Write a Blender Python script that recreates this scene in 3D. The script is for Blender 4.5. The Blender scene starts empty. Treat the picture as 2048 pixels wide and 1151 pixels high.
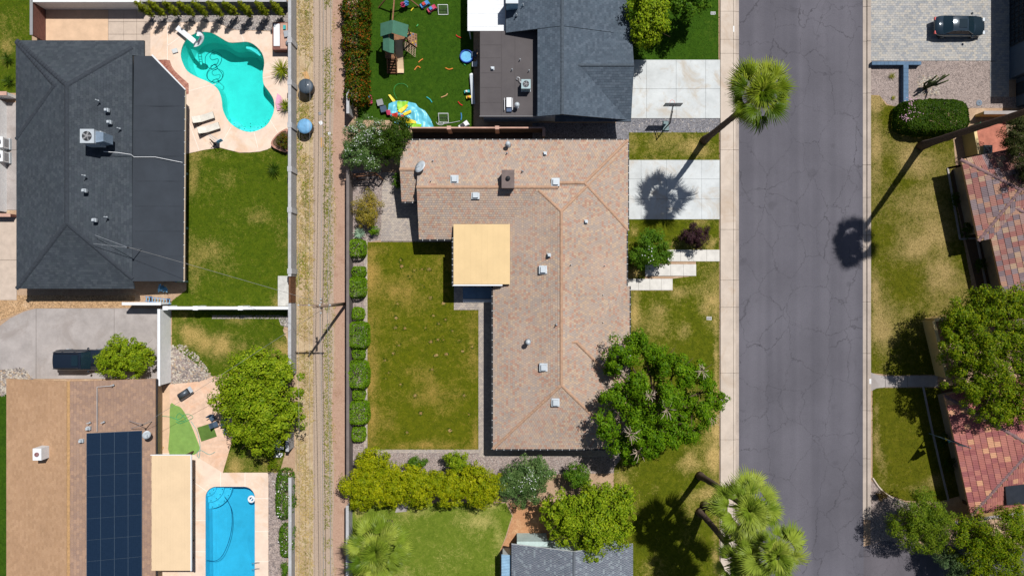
import bpy, bmesh, math, random
import numpy as np
from mathutils import Vector, Matrix
random.seed(7)
RNG = np.random.default_rng(7)
scene = bpy.context.scene
C = scene.collection
# ------------------------------------------------------------------ camera, sky, sun, exposure
CAM_H = 68.0          # drone height in metres, looking straight down
PX = 20.0             # photograph pixels per metre on the ground
cd = bpy.data.cameras.new('camera'); cam = bpy.data.objects.new('camera', cd); C.objects.link(cam)
cam.location = (0, 0, CAM_H); cam.rotation_euler = (0, 0, 0)
cd.sensor_width = 36; cd.lens = 36 * CAM_H / (2048 / PX); cd.clip_end = 2000
scene.camera = cam
SUN_EL = math.radians(60); SUN_AZ = math.atan2(0.584, 0.811)
w = bpy.data.worlds.new('World'); scene.world = w; w.use_nodes = True
nt = w.node_tree; bg = nt.nodes['Background']
sk = nt.nodes.new('ShaderNodeTexSky'); sk.sky_type = 'NISHITA'; sk.sun_disc = False
sk.sun_elevation = SUN_EL; sk.sun_rotation = SUN_AZ
nt.links.new(sk.outputs[0], bg.inputs[0]); bg.inputs[1].default_value = 0.05
sd = bpy.data.lights.new('sun', 'SUN'); sd.energy = 5.0; sd.angle = math.radians(0.5); sd.color = (1, 0.975, 0.94)
sun = bpy.data.objects.new('sun', sd); C.objects.link(sun)
ld = Vector((-0.584 * math.cos(SUN_EL), -0.811 * math.cos(SUN_EL), -math.sin(SUN_EL)))
sun.rotation_euler = ld.to_track_quat('-Z', 'Y').to_euler(); sun.location = (30, 40, 60)
scene.view_settings.view_transform = 'Standard'; scene.view_settings.look = 'None'
scene.view_settings.exposure = 0.09; scene.view_settings.gamma = 1.0
scene.render.engine = 'CYCLES'
# ------------------------------------------------------------------ helpers
def P(x, y, z=0.0):
    """where the thing seen at photograph point (x, y) stands when it is z metres up"""
    k = (1 - z / CAM_H) / PX
    return ((x - 1024) * k, (575.5 - y) * k, z)
def PV(x, y, z=0.0): return Vector(P(x, y, z))
def P2(x, y, z=0.0): return P(x, y, z)[:2]
def lin(c):
    return tuple(((v / 255) / 12.92 if v / 255 <= 0.04045 else ((v / 255 + 0.055) / 1.055) ** 2.4) for v in c)
LIGHT = 1.27
def alb(c):
    """surface colour of something that shows sRGB c in this sunlight"""
    return tuple(min(0.88, v / LIGHT) for v in lin(c)) + (1,)
WM = {}
def add(name, me, mat=None, parent=None, M=None):
    o = bpy.data.objects.new(name, me); C.objects.link(o)
    M = M if M is not None else Matrix.Identity(4)
    if parent is not None:
        o.parent = parent; o.matrix_parent_inverse = WM[parent].inverted()
    o.matrix_basis = M; WM[o] = M.copy()
    if mat is not None and me is not None and len(me.materials) == 0: me.materials.append(mat)
    return o
def tag(o, label=None, cat=None, group=None, kind=None):
    if label: o['label'] = label
    if cat: o['category'] = cat
    if group: o['group'] = group
    if kind: o['kind'] = kind
    return o
def thing(name, label, cat, loc, group=None):
    o = add(name, None, M=Matrix.Translation(Vector(loc)))
    o.empty_display_size = 0.3
    return tag(o, label, cat, group)
class B:
    def __init__(s): s.v = []; s.f = []
    def poly(s, pts):
        n = len(s.v); s.v += [tuple(p) for p in pts]; s.f.append(tuple(range(n, n + len(pts)))); return s
    def prism(s, pts, z0, z1, pts_top=None):
        n = len(s.v); k = len(pts); t = pts_top or pts
        s.v += [(p[0], p[1], z0) for p in pts] + [(p[0], p[1], z1) for p in t]
        s.f.append(tuple(range(n + k - 1, n - 1, -1))); s.f.append(tuple(range(n + k, n + 2 * k)))
        for i in range(k):
            j = (i + 1) % k; s.f.append((n + i, n + j, n + k + j, n + k + i))
        return s
    def box(s, x0, y0, z0, x1, y1, z1):
        return s.prism([(x0, y0), (x1, y0), (x1, y1), (x0, y1)], z0, z1)
    def obox(s, c, ax, ay, az):
        """box by centre and three half-axis vectors"""
        c = Vector(c); ax = Vector(ax); ay = Vector(ay); az = Vector(az); n = len(s.v)
        for k in (-1, 1):
            for (i, j) in ((-1, -1), (1, -1), (1, 1), (-1, 1)): s.v.append(tuple(c + ax * i + ay * j + az * k))
        s.f += [(n + 3, n + 2, n + 1, n), (n + 4, n + 5, n + 6, n + 7)]
        for i in range(4): s.f.append((n + i, n + (i + 1) % 4, n + 4 + (i + 1) % 4, n + 4 + i))
        return s
    def bar(s, a, b, wd, ht=None):
        a = Vector(a); b = Vector(b); d = b - a; ht = ht or wd
        u = Vector((0, 0, 1)) if abs(d.normalized().z) < 0.95 else Vector((0, 1, 0))
        sx = d.cross(u).normalized(); sy = sx.cross(d).normalized()
        return s.obox((a + b) / 2, d / 2, sx * wd / 2, sy * ht / 2)
    def tube(s, pts, rad, n=6, cap=True):
        pts = [Vector(p) for p in pts]; m = len(pts)
        if not hasattr(rad, '__len__'): rad = [rad] * m
        base = len(s.v)
        for i, p in enumerate(pts):
            d = (pts[min(i + 1, m - 1)] - pts[max(i - 1, 0)]).normalized()
            u = Vector((0, 0, 1)) if abs(d.z) < 0.9 else Vector((1, 0, 0))
            a = d.cross(u).normalized(); b2 = a.cross(d).normalized()
            for k in range(n):
                t = 2 * math.pi * k / n
                s.v.append(tuple(p + (a * math.cos(t) + b2 * math.sin(t)) * rad[i]))
        for i in range(m - 1):
            for k in range(n):
                s.f.append((base + i * n + k, base + i * n + (k + 1) % n, base + (i + 1) * n + (k + 1) % n, base + (i + 1) * n + k))
        if cap:
            s.f.append(tuple(base + k for k in range(n))[::-1]); s.f.append(tuple(base + (m - 1) * n + k for k in range(n)))
        return s
    def lathe(s, c, prof, n=16, sx=1.0, sy=1.0):
        base = len(s.v)
        for (r, z) in prof:
            for k in range(n):
                t = 2 * math.pi * k / n; s.v.append((c[0] + r * sx * math.cos(t), c[1] + r * sy * math.sin(t), c[2] + z))
        for i in range(len(prof) - 1):
            for k in range(n):
                s.f.append((base + i * n + k, base + i * n + (k + 1) % n, base + (i + 1) * n + (k + 1) % n, base + (i + 1) * n + k))
        s.f.append(tuple(base + k for k in range(n))[::-1]); s.f.append(tuple(base + (len(prof) - 1) * n + k for k in range(n)))
        return s
    def mesh(s, name, smooth=False):
        me = bpy.data.meshes.new(name); me.from_pydata(s.v, [], s.f); me.validate(); me.update()
        if smooth:
            for p in me.polygons: p.use_smooth = True
        return me
    def make(s, name, mat, parent=None, smooth=False, M=None):
        return add(name, s.mesh(name, smooth), mat, parent, M)
def np_mesh(name, V, F, attr=None):
    """V (n,3), F (m,k) arrays -> mesh quickly"""
    me = bpy.data.meshes.new(name); m, k = F.shape
    me.vertices.add(len(V)); me.vertices.foreach_set('co', np.ascontiguousarray(V, dtype=np.float32).ravel())
    me.loops.add(m * k); me.loops.foreach_set('vertex_index', np.ascontiguousarray(F, dtype=np.int32).ravel())
    me.polygons.add(m); me.polygons.foreach_set('loop_start', np.arange(0, m * k, k, dtype=np.int32))
    me.polygons.foreach_set('loop_total', np.full(m, k, dtype=np.int32))
    if attr:
        for an, av in attr.items():
            a = me.attributes.new(an, 'FLOAT', 'POINT'); a.data.foreach_set('value', np.ascontiguousarray(av, dtype=np.float32))
    me.update(calc_edges=True)
    return me
def hash2(ix, iy, seed):
    h = (ix * 374761393 + iy * 668265263 + seed * 1274126177) & 0xffffffff
    h = ((h ^ (h >> 13)) * 1274126177) & 0xffffffff
    return ((h ^ (h >> 16)) & 0xffff) / 65535.0
def vnoise(x, y, seed=0):
    x = np.asarray(x, float); y = np.asarray(y, float)
    ix = np.floor(x).astype(np.int64); iy = np.floor(y).astype(np.int64); fx = x - ix; fy = y - iy
    fx = fx * fx * (3 - 2 * fx); fy = fy * fy * (3 - 2 * fy)
    a = hash2(ix, iy, seed); b = hash2(ix + 1, iy, seed); c = hash2(ix, iy + 1, seed); d = hash2(ix + 1, iy + 1, seed)
    return (a * (1 - fx) + b * fx) * (1 - fy) + (c * (1 - fx) + d * fx) * fy
def fbm(x, y, seed=0, o=4):
    t = 0; a = 0.5; s = 0
    for i in range(o): t = t + a * vnoise(np.asarray(x) * 2 ** i, np.asarray(y) * 2 ** i, seed + i); s += a; a *= 0.55
    return t / s
def smooth_loop(pts, n=4):
    out = []; m = len(pts)
    for i in range(m):
        p0, p1, p2, p3 = [Vector(pts[(i + k - 1) % m]) for k in range(4)]
        for k in range(n):
            t = k / n
            out.append(tuple(0.5 * ((2 * p1) + (p2 - p0) * t + (2 * p0 - 5 * p1 + 4 * p2 - p3) * t * t + (3 * p1 - p0 - 3 * p2 + p3) * t ** 3)))
    return out
def smooth_path(pts, n=5):
    pts = [Vector(p) for p in pts]; q = [pts[0] * 2 - pts[1]] + pts + [pts[-1] * 2 - pts[-2]]; out = []
    for i in range(1, len(q) - 2):
        p0, p1, p2, p3 = q[i - 1:i + 3]
        for k in range(n):
            t = k / n
            out.append(0.5 * ((2 * p1) + (p2 - p0) * t + (2 * p0 - 5 * p1 + 4 * p2 - p3) * t * t + (3 * p1 - p0 - 3 * p2 + p3) * t ** 3))
    return out + [pts[-1]]
def inside(px, py, poly):
    r = np.zeros(px.shape, bool); n = len(poly)
    for i in range(n):
        x1, y1 = poly[i][:2]; x2, y2 = poly[(i + 1) % n][:2]
        c = ((y1 > py) != (y2 > py))
        with np.errstate(divide='ignore', invalid='ignore'):
            r ^= c & (px < (x2 - x1) * (py - y1) / (y2 - y1 + 1e-12) + x1)
    return r
def clip_half(poly, a, b, c):
    """keep a*x+b*y+c >= 0"""
    out = []; n = len(poly)
    for i in range(n):
        p = poly[i]; q = poly[(i + 1) % n]; dp = a * p[0] + b * p[1] + c; dq = a * q[0] + b * q[1] + c
        if dp >= 0: out.append(p)
        if (dp >= 0) != (dq >= 0):
            t = dp / (dp - dq); out.append((p[0] + (q[0] - p[0]) * t, p[1] + (q[1] - p[1]) * t))
    return out
def clip_rect(poly, x0, y0, x1, y1):
    for h in ((1, 0, -x0), (-1, 0, x1), (0, 1, -y0), (0, -1, y1)):
        poly = clip_half(poly, *h)
        if len(poly) < 3: return []
    return poly
def fill_holes(name, outer, holes, z, mat, kind='structure'):
    bm = bmesh.new(); es = []
    for lp in [outer] + holes:
        vs = [bm.verts.new((p[0], p[1], z)) for p in lp]
        es += [bm.edges.new((vs[i], vs[(i + 1) % len(vs)])) for i in range(len(vs))]
    bmesh.ops.triangle_fill(bm, use_beauty=True, use_dissolve=False, edges=es)
    for f in bm.faces:
        if f.normal.z < 0: f.normal_flip()
    me = bpy.data.meshes.new(name); bm.to_mesh(me); bm.free()
    return tag(add(name, me, mat), kind=kind)
# ------------------------------------------------------------------ materials
MATS = {}
def newmat(name):
    m = bpy.data.materials.new(name); m.use_nodes = True; nt = m.node_tree
    return m, nt, nt.nodes['Principled BSDF']
def N(nt, t, **kw):
    n = nt.nodes.new(t)
    for k, v in kw.items():
        if k.startswith('i_'): n.inputs[k[2:].replace('_', ' ')].default_value = v
        else: setattr(n, k, v)
    return n
def wpos(nt): return N(nt, 'ShaderNodeNewGeometry').outputs['Position']
def noise_tex(nt, scale, detail=4, rough=0.6, dist=0.0, vec=None):
    n = N(nt, 'ShaderNodeTexNoise'); n.inputs['Scale'].default_value = scale; n.inputs['Detail'].default_value = detail
    n.inputs['Roughness'].default_value = rough; n.inputs['Distortion'].default_value = dist
    nt.links.new(vec or wpos(nt), n.inputs['Vector']); return n.outputs['Fac']
def ramp(nt, fac, stops, interp='LINEAR'):
    r = N(nt, 'ShaderNodeValToRGB'); r.color_ramp.interpolation = interp; e = r.color_ramp.elements
    while len(e) < len(stops): e.new(0.5)
    for i, (p, c) in enumerate(stops): e[i].position = p; e[i].color = c if len(c) == 4 else tuple(c) + (1,)
    nt.links.new(fac, r.inputs[0]); return r.outputs[0]
def mixc(nt, fac, a, b, mode='MIX'):
    m = N(nt, 'ShaderNodeMix', data_type='RGBA', blend_type=mode)
    for s, v in ((0, fac), (6, a), (7, b)):
        if hasattr(v, 'links') or hasattr(v, 'is_output'): nt.links.new(v, m.inputs[s])
        else: m.inputs[s].default_value = v
    return m.outputs[2]
def math_n(nt, op, a, b=0.0, clamp=False):
    m = N(nt, 'ShaderNodeMath', operation=op, use_clamp=clamp)
    for i, v in enumerate((a, b)):
        if hasattr(v, 'is_output'): nt.links.new(v, m.inputs[i])
        else: m.inputs[i].default_value = v
    return m.outputs[0]
def bump(nt, bs, h, strength=0.4, dist=0.02):
    b = N(nt, 'ShaderNodeBump'); b.inputs['Strength'].default_value = strength; b.inputs['Distance'].default_value = dist
    nt.links.new(h, b.inputs['Height']); nt.links.new(b.outputs[0], bs.inputs['Normal'])
def plain(name, c, rough=0.7, metal=0.0, var=0.12, scale=1.5, fine=9.0, bmp=0.25, spec=0.3, stain=None):
    """painted or raw surface: colour c (as it shows in sunlight) with soft stains and grain"""
    if name in MATS: return MATS[name]
    m, nt, bs = newmat(name); a = alb(c)
    f = noise_tex(nt, scale, 5, 0.65); g = noise_tex(nt, fine, 3, 0.7)
    lo = tuple(v * (1 - var * 1.6) for v in a[:3]) + (1,); hi = tuple(min(0.9, v * (1 + var)) for v in a[:3]) + (1,)
    col = ramp(nt, f, [(0.3, lo), (0.7, hi)])
    col = mixc(nt, 0.5, col, ramp(nt, g, [(0.3, (1 - var,) * 3 + (1,)), (0.7, (1, 1, 1, 1))]), 'MULTIPLY')
    if stain:
        st = ramp(nt, noise_tex(nt, 0.32, 6, 0.7, 1.2), [(0.5, (0, 0, 0, 1)), (0.66, (1, 1, 1, 1))])
        col = mixc(nt, math_n(nt, 'MULTIPLY', st, 0.62), col, alb(stain))
        sp = ramp(nt, noise_tex(nt, 1.3, 3, 0.5), [(0.68, (0, 0, 0, 1)), (0.76, (1, 1, 1, 1))])
        col = mixc(nt, math_n(nt, 'MULTIPLY', sp, 0.3), col, tuple(v * 0.45 for v in a[:3]) + (1,))
    nt.links.new(col, bs.inputs['Base Color'])
    bs.inputs['Roughness'].default_value = rough; bs.inputs['Metallic'].default_value = metal
    bs.inputs['Specular IOR Level'].default_value = spec
    if bmp: bump(nt, bs, g, bmp, 0.01)
    MATS[name] = m; return m
def island(name, cols, rough=0.85, var=0.25, objinfo=False, interp='CONSTANT', fine=14.0, stain=None):
    """separate pieces (tiles, shingles, pavers, stones), each with its own colour from the list"""
    if name in MATS: return MATS[name]
    m, nt, bs = newmat(name)
    src = N(nt, 'ShaderNodeObjectInfo').outputs['Random'] if objinfo else N(nt, 'ShaderNodeNewGeometry').outputs['Random Per Island']
    k = len(cols)
    col = ramp(nt, src, [((i / k if interp == 'CONSTANT' else i / max(1, k - 1)), alb(c)) for i, c in enumerate(cols)], interp)
    g = noise_tex(nt, fine, 3, 0.7); f = noise_tex(nt, 0.35, 4, 0.6)
    col = mixc(nt, 0.8, col, ramp(nt, g, [(0.3, (1 - var,) * 3 + (1,)), (0.7, (1, 1, 1, 1))]), 'MULTIPLY')
    col = mixc(nt, 0.8, col, ramp(nt, f, [(0.3, (0.84, 0.83, 0.82, 1)), (0.65, (1, 1, 1, 1))]), 'MULTIPLY')
    if stain:
        col = mixc(nt, math_n(nt, 'MULTIPLY', ramp(nt, noise_tex(nt, 0.22, 5, 0.7, 0.6), [(0.5, (0, 0, 0, 1)), (0.72, (1, 1, 1, 1))]), 0.5), col, alb(stain))
    nt.links.new(col, bs.inputs['Base Color']); bs.inputs['Roughness'].default_value = rough
    bs.inputs['Specular IOR Level'].default_value = 0.2
    bump(nt, bs, g, 0.3, 0.01)
    MATS[name] = m; return m
def leafmat(name, cols, trans=0.25):
    if name in MATS: return MATS[name]
    m, nt, bs = newmat(name); nt.nodes.remove(bs); out = nt.nodes['Material Output']
    src = N(nt, 'ShaderNodeNewGeometry').outputs['Random Per Island']; k = len(cols)
    col = ramp(nt, src, [(i / (k - 1), tuple(v * 0.86 for v in alb(c)[:3]) + (1,)) for i, c in enumerate(cols)])
    f = noise_tex(nt, 0.9, 3, 0.6)
    col = mixc(nt, 1.0, col, ramp(nt, f, [(0.3, (0.62, 0.72, 0.62, 1)), (0.7, (1.15, 1.1, 1, 1))]), 'MULTIPLY')
    d = N(nt, 'ShaderNodeBsdfDiffuse'); t = N(nt, 'ShaderNodeBsdfTranslucent'); g = N(nt, 'ShaderNodeBsdfGlossy'); g.inputs['Roughness'].default_value = 0.45
    g.inputs['Color'].default_value = (0.9, 0.9, 0.9, 1)
    nt.links.new(col, d.inputs['Color']); nt.links.new(col, t.inputs['Color'])
    mx = N(nt, 'ShaderNodeMixShader'); mx.inputs[0].default_value = trans
    nt.links.new(d.outputs[0], mx.inputs[1]); nt.links.new(t.outputs[0], mx.inputs[2])
    m2 = N(nt, 'ShaderNodeMixShader'); m2.inputs[0].default_value = 0.004
    nt.links.new(mx.outputs[0], m2.inputs[1]); nt.links.new(g.outputs[0], m2.inputs[2])
    nt.links.new(m2.outputs[0], out.inputs['Surface'])
    MATS[name] = m; return m
def glassy(name, c, rough=0.08, spec=0.6, metal=0.0, coat=0.0):
    if name in MATS: return MATS[name]
    m, nt, bs = newmat(name); bs.inputs['Base Color'].default_value = alb(c); bs.inputs['Roughness'].default_value = rough
    bs.inputs['Specular IOR Level'].default_value = spec; bs.inputs['Metallic'].default_value = metal; bs.inputs['Coat Weight'].default_value = coat
    MATS[name] = m; return m
def blockmat(name, c, mortar, bw=0.4, bh=0.2, var=0.12):
    """painted block or brick wall: pieces under ten pixels, so joints are in the material's relief"""
    if name in MATS: return MATS[name]
    m, nt, bs = newmat(name); a = alb(c)
    pos = wpos(nt); sp = N(nt, 'ShaderNodeSeparateXYZ'); nt.links.new(pos, sp.inputs[0])
    cb = N(nt, 'ShaderNodeCombineXYZ'); nt.links.new(math_n(nt, 'ADD', sp.outputs[0], sp.outputs[1]), cb.inputs[0]); nt.links.new(sp.outputs[2], cb.inputs[1])
    br = N(nt, 'ShaderNodeTexBrick'); nt.links.new(cb.outputs[0], br.inputs['Vector'])
    br.inputs['Scale'].default_value = 1; br.inputs['Brick Width'].default_value = bw; br.inputs['Row Height'].default_value = bh
    br.inputs['Mortar Size'].default_value = 0.012; br.inputs['Mortar'].default_value = alb(mortar)
    br.inputs['Color1'].default_value = a; br.inputs['Color2'].default_value = tuple(v * (1 - var) for v in a[:3]) + (1,)
    g = noise_tex(nt, 3, 5, 0.7)
    col = mixc(nt, 0.8, br.outputs['Color'], ramp(nt, g, [(0.3, (0.82,) * 3 + (1,)), (0.65, (1, 1, 1, 1))]), 'MULTIPLY')
    nt.links.new(col, bs.inputs['Base Color']); bs.inputs['Roughness'].default_value = 0.85
    inv = math_n(nt, 'SUBTRACT', 1.0, br.outputs['Fac']); bump(nt, bs, inv, 0.5, 0.01)
    MATS[name] = m; return m
def asphalt(name, c, cracks=True):
    m, nt, bs = newmat(name); a = alb(c); pos = wpos(nt)
    big = noise_tex(nt, 0.12, 4, 0.6); fine = noise_tex(nt, 16, 3, 0.8)
    col = ramp(nt, big, [(0.3, tuple(v * 0.84 for v in a[:3])), (0.7, tuple(v * 1.14 for v in a[:3]))])
    # wheel tracks polished along the street
    sp = N(nt, 'ShaderNodeSeparateXYZ'); nt.links.new(pos, sp.inputs[0])
    wv = N(nt, 'ShaderNodeMapping'); wv.inputs['Scale'].default_value = (0.55, 0.012, 1); nt.links.new(pos, wv.inputs[0])
    tr = noise_tex(nt, 1.0, 2, 0.5, 0, wv.outputs[0])
    col = mixc(nt, 0.8, col, ramp(nt, tr, [(0.32, (0.76, 0.76, 0.77, 1)), (0.66, (1.08, 1.07, 1.06, 1))]), 'MULTIPLY')
    col = mixc(nt, 0.9, col, ramp(nt, fine, [(0.3, (0.74, 0.74, 0.75, 1)), (0.7, (1.1, 1.1, 1.1, 1))]), 'MULTIPLY')
    if cracks:
        def crack(scale, wid, stretch, off):
            mp = N(nt, 'ShaderNodeMapping'); mp.inputs['Scale'].default_value = stretch; mp.inputs['Location'].default_value = (off, off * 2, 0)
            nt.links.new(pos, mp.inputs[0])
            dn = N(nt, 'ShaderNodeTexNoise'); dn.inputs['Scale'].default_value = 0.9; dn.inputs['Detail'].default_value = 8; dn.inputs['Roughness'].default_value = 0.65; nt.links.new(pos, dn.inputs['Vector'])
            mx = N(nt, 'ShaderNodeVectorMath', operation='MULTIPLY_ADD'); mx.inputs[1].default_value = (1.5, 1.5, 0)
            nt.links.new(dn.outputs['Color'], mx.inputs[0]); nt.links.new(mp.outputs[0], mx.inputs[2])
            vo = N(nt, 'ShaderNodeTexVoronoi', feature='DISTANCE_TO_EDGE'); vo.inputs['Scale'].default_value = scale; vo.inputs['Randomness'].default_value = 0.9
            nt.links.new(mx.outputs[0], vo.inputs['Vector'])
            return ramp(nt, vo.outputs['Distance'], [(0.0, (0, 0, 0, 1)), (wid, (1, 1, 1, 1))])
        c1 = crack(0.34, 0.009, (1, 0.75, 1), 3.3)
        fade = ramp(nt, noise_tex(nt, 0.3, 3, 0.6), [(0.42, (1, 1, 1, 1)), (0.6, (0.15, 0.15, 0.15, 1))])
        dk = mixc(nt, 1.0, c1, (1, 1, 1, 1), 'MIX')
        fac = math_n(nt, 'MULTIPLY', math_n(nt, 'SUBTRACT', 1.0, c1), math_n(nt, 'ADD', 0.45, math_n(nt, 'MULTIPLY', fade, 0.5)), True)
        col = mixc(nt, fac, col, tuple(v * 0.38 for v in a[:3]) + (1,))
        c2 = crack(0.7, 0.014, (1, 1, 1), 9.1)
        fac2 = math_n(nt, 'MULTIPLY', math_n(nt, 'SUBTRACT', 1.0, c2), math_n(nt, 'MULTIPLY', ramp(nt, noise_tex(nt, 0.15, 3, 0.6), [(0.46, (0, 0, 0, 1)), (0.62, (1, 1, 1, 1))]), 0.35), True)
        col = mixc(nt, fac2, col, tuple(v * 0.4 for v in a[:3]) + (1,))
        spot = ramp(nt, noise_tex(nt, 0.55, 2, 0.4), [(0.67, (0, 0, 0, 1)), (0.74, (1, 1, 1, 1))])
        col = mixc(nt, math_n(nt, 'MULTIPLY', spot, 0.35), col, tuple(v * 0.5 for v in a[:3]) + (1,))
    nt.links.new(col, bs.inputs['Base Color']); bs.inputs['Roughness'].default_value = 0.9; bs.inputs['Specular IOR Level'].default_value = 0.2
    bump(nt, bs, fine, 0.5, 0.01); return m
def earth(name, cols, scale=0.5, along=False, fine=7.0, pebble=None):
    """soil, straw, gravel: several colours broken up by noise"""
    m, nt, bs = newmat(name); pos = wpos(nt); vec = pos
    if along:
        mp = N(nt, 'ShaderNodeMapping'); mp.inputs['Scale'].default_value = (1, 0.06, 1); nt.links.new(pos, mp.inputs[0]); vec = mp.outputs[0]
    f = noise_tex(nt, scale, 6, 0.7, 0.3, vec); k = len(cols)
    col = ramp(nt, f, [(0.3 + 0.4 * i / (k - 1), alb(c)) for i, c in enumerate(cols)])
    g = noise_tex(nt, fine, 4, 0.75)
    col = mixc(nt, 0.9, col, ramp(nt, g, [(0.3, (0.72, 0.70, 0.68, 1)), (0.7, (1.12, 1.12, 1.12, 1))]), 'MULTIPLY')
    h = g
    if pebble:
        vo = N(nt, 'ShaderNodeTexVoronoi'); vo.inputs['Scale'].default_value = pebble; nt.links.new(pos, vo.inputs['Vector'])
        sp = N(nt, 'ShaderNodeSeparateColor'); nt.links.new(vo.outputs['Color'], sp.inputs[0])
        col = mixc(nt, 0.85, col, ramp(nt, sp.outputs[0], [(0, (0.45, 0.44, 0.44, 1)), (0.5, (0.95, 0.93, 0.92, 1)), (1, (1.3, 1.28, 1.25, 1))]), 'MULTIPLY')
        h = math_n(nt, 'SUBTRACT', 1.0, vo.outputs['Distance'])
    nt.links.new(col, bs.inputs['Base Color']); bs.inputs['Roughness'].default_value = 0.95; bs.inputs['Specular IOR Level'].default_value = 0.1
    bump(nt, bs, h, 0.6, 0.03); MATS[name] = m; return m
def grassmat(name, greens, drys):
    m, nt, bs = newmat(name)
    at = N(nt, 'ShaderNodeAttribute', attribute_name='dry').outputs['Fac']
    n1 = noise_tex(nt, 1.7, 8, 0.78, 0.8); n2 = noise_tex(nt, 9, 4, 0.8); n3 = noise_tex(nt, 0.6, 4, 0.6)
    g = ramp(nt, n1, [(0.3, alb(greens[0])), (0.52, alb(greens[1])), (0.72, alb(greens[2]))])
    d = ramp(nt, n2, [(0.3, alb(drys[0])), (0.7, alb(drys[1]))])
    t = math_n(nt, 'ADD', at, math_n(nt, 'MULTIPLY', math_n(nt, 'SUBTRACT', n1, 0.5), 1.2))
    t = math_n(nt, 'ADD', t, math_n(nt, 'MULTIPLY', math_n(nt, 'SUBTRACT', n2, 0.5), 0.7))
    f = ramp(nt, t, [(0.2, (0, 0, 0, 1)), (1.0, (1, 1, 1, 1))])
    col = mixc(nt, f, g, d)
    col = mixc(nt, 0.9, col, ramp(nt, n2, [(0.28, (0.7, 0.72, 0.68, 1)), (0.7, (1.14, 1.12, 1.08, 1))]), 'MULTIPLY')
    nt.links.new(col, bs.inputs['Base Color']); bs.inputs['Roughness'].default_value = 0.95; bs.inputs['Specular IOR Level'].default_value = 0.1
    bump(nt, bs, n2, 0.7, 0.04); MATS[name] = m; return m
def watermat(name, tint, ripple=0.0, rough=0.03):
    m, nt, bs = newmat(name); nt.nodes.remove(bs); out = nt.nodes['Material Output']
    tr = N(nt, 'ShaderNodeBsdfTransparent'); tr.inputs[0].default_value = tint + (1,)
    gl = N(nt, 'ShaderNodeBsdfGlossy'); gl.inputs['Roughness'].default_value = rough
    fr = N(nt, 'ShaderNodeFresnel'); fr.inputs[0].default_value = 1.33
    mx = N(nt, 'ShaderNodeMixShader'); nt.links.new(fr.outputs[0], mx.inputs[0]); nt.links.new(tr.outputs[0], mx.inputs[1]); nt.links.new(gl.outputs[0], mx.inputs[2])
    nt.links.new(mx.outputs[0], out.inputs[0])
    if ripple:
        b = N(nt, 'ShaderNodeBump'); b.inputs['Strength'].default_value = ripple; b.inputs['Distance'].default_value = 0.1
        nt.links.new(noise_tex(nt, 3.5, 3, 0.6, 0.8), b.inputs['Height'])
        nt.links.new(b.outputs[0], gl.inputs['Normal']); nt.links.new(b.outputs[0], fr.inputs['Normal'])
    return m
# ------------------------------------------------------------------ generic builders
def sheet(name, pts, z, mat, kind='structure'):
    b = B(); b.poly([P(x, y)[:2] + (z,) for x, y in pts]); o = b.make(name, mat)
    if o.data.polygons[0].normal.z < 0: o.data.flip_normals()
    return tag(o, kind=kind)
def rect(x0, y0, x1, y1): return [(x0, y0), (x1, y0), (x1, y1), (x0, y1)]
def slabs(name, polys, mat, joint, z=0.06, gap=0.4, parent=None, piece='slab'):
    """poured slabs as separate pieces on a joint bed; polys in photo points"""
    xs = [p[0] for q in polys for p in q]; ys = [p[1] for q in polys for p in q]
    if parent is None:
        b = B()
        for q in polys: b.poly([P(x, y)[:2] + (0.006,) for x, y in q])
        parent = tag(b.make(name, joint), kind='structure')
    for q in polys:
        cx = sum(p[0] for p in q) / len(q); cy = sum(p[1] for p in q) / len(q)
        pts = []
        for (x, y) in q:
            dx, dy = x - cx, y - cy; l = math.hypot(dx, dy)
            pts.append(P2(x - gap * (dx / abs(dx) if abs(dx) > 1 else 0), y - gap * (dy / abs(dy) if abs(dy) > 1 else 0)))
        if sum(pts[i][0] * pts[(i + 1) % len(pts)][1] - pts[(i + 1) % len(pts)][0] * pts[i][1] for i in range(len(pts))) < 0: pts = pts[::-1]
        b = B(); b.prism(pts, 0.0, z + random.uniform(-0.003, 0.003)); b.make(piece, mat, parent)
    return parent
def grid_slabs(xs, ys):
    return [rect(xs[i], ys[j], xs[i + 1], ys[j + 1]) for i in range(len(xs) - 1) for j in range(len(ys) - 1)]
def pieces_flat(name, poly_px, w_, h_, z, mat, parent=None, gap=0.006, thick=0.03, bond=True, ang=0.0):
    """small pavers laid in courses, joined (each far under ten pixels)"""
    poly = [P2(x, y) for x, y in poly_px]; b = B()
    ca, sa = math.cos(ang), math.sin(ang)
    lp = [(x * ca + y * sa, -x * sa + y * ca) for x, y in poly]
    x0 = min(p[0] for p in lp); x1 = max(p[0] for p in lp); y0 = min(p[1] for p in lp); y1 = max(p[1] for p in lp)
    j = 0; y = y0
    while y < y1:
        x = x0 - (w_ / 2 if (bond and j % 2) else 0)
        while x < x1:
            q = clip_rect(lp, x + gap, y + gap, x + w_ - gap, y + h_ - gap)
            if len(q) >= 3:
                zz = z + thick + random.uniform(-0.004, 0.004)
                b.poly([(px * ca - py * sa, px * sa + py * ca, zz) for px, py in q])
            x += w_
        y += h_; j += 1
    o = b.make(name, mat, parent)
    for p in o.data.polygons: pass
    bm = bmesh.new(); bm.from_mesh(o.data)
    for f in bm.faces:
        if f.normal.z < 0: f.normal_flip()
    bm.to_mesh(o.data); bm.free()
    o['kind'] = 'stuff' if parent is not None else 'structure'
    return o
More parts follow.
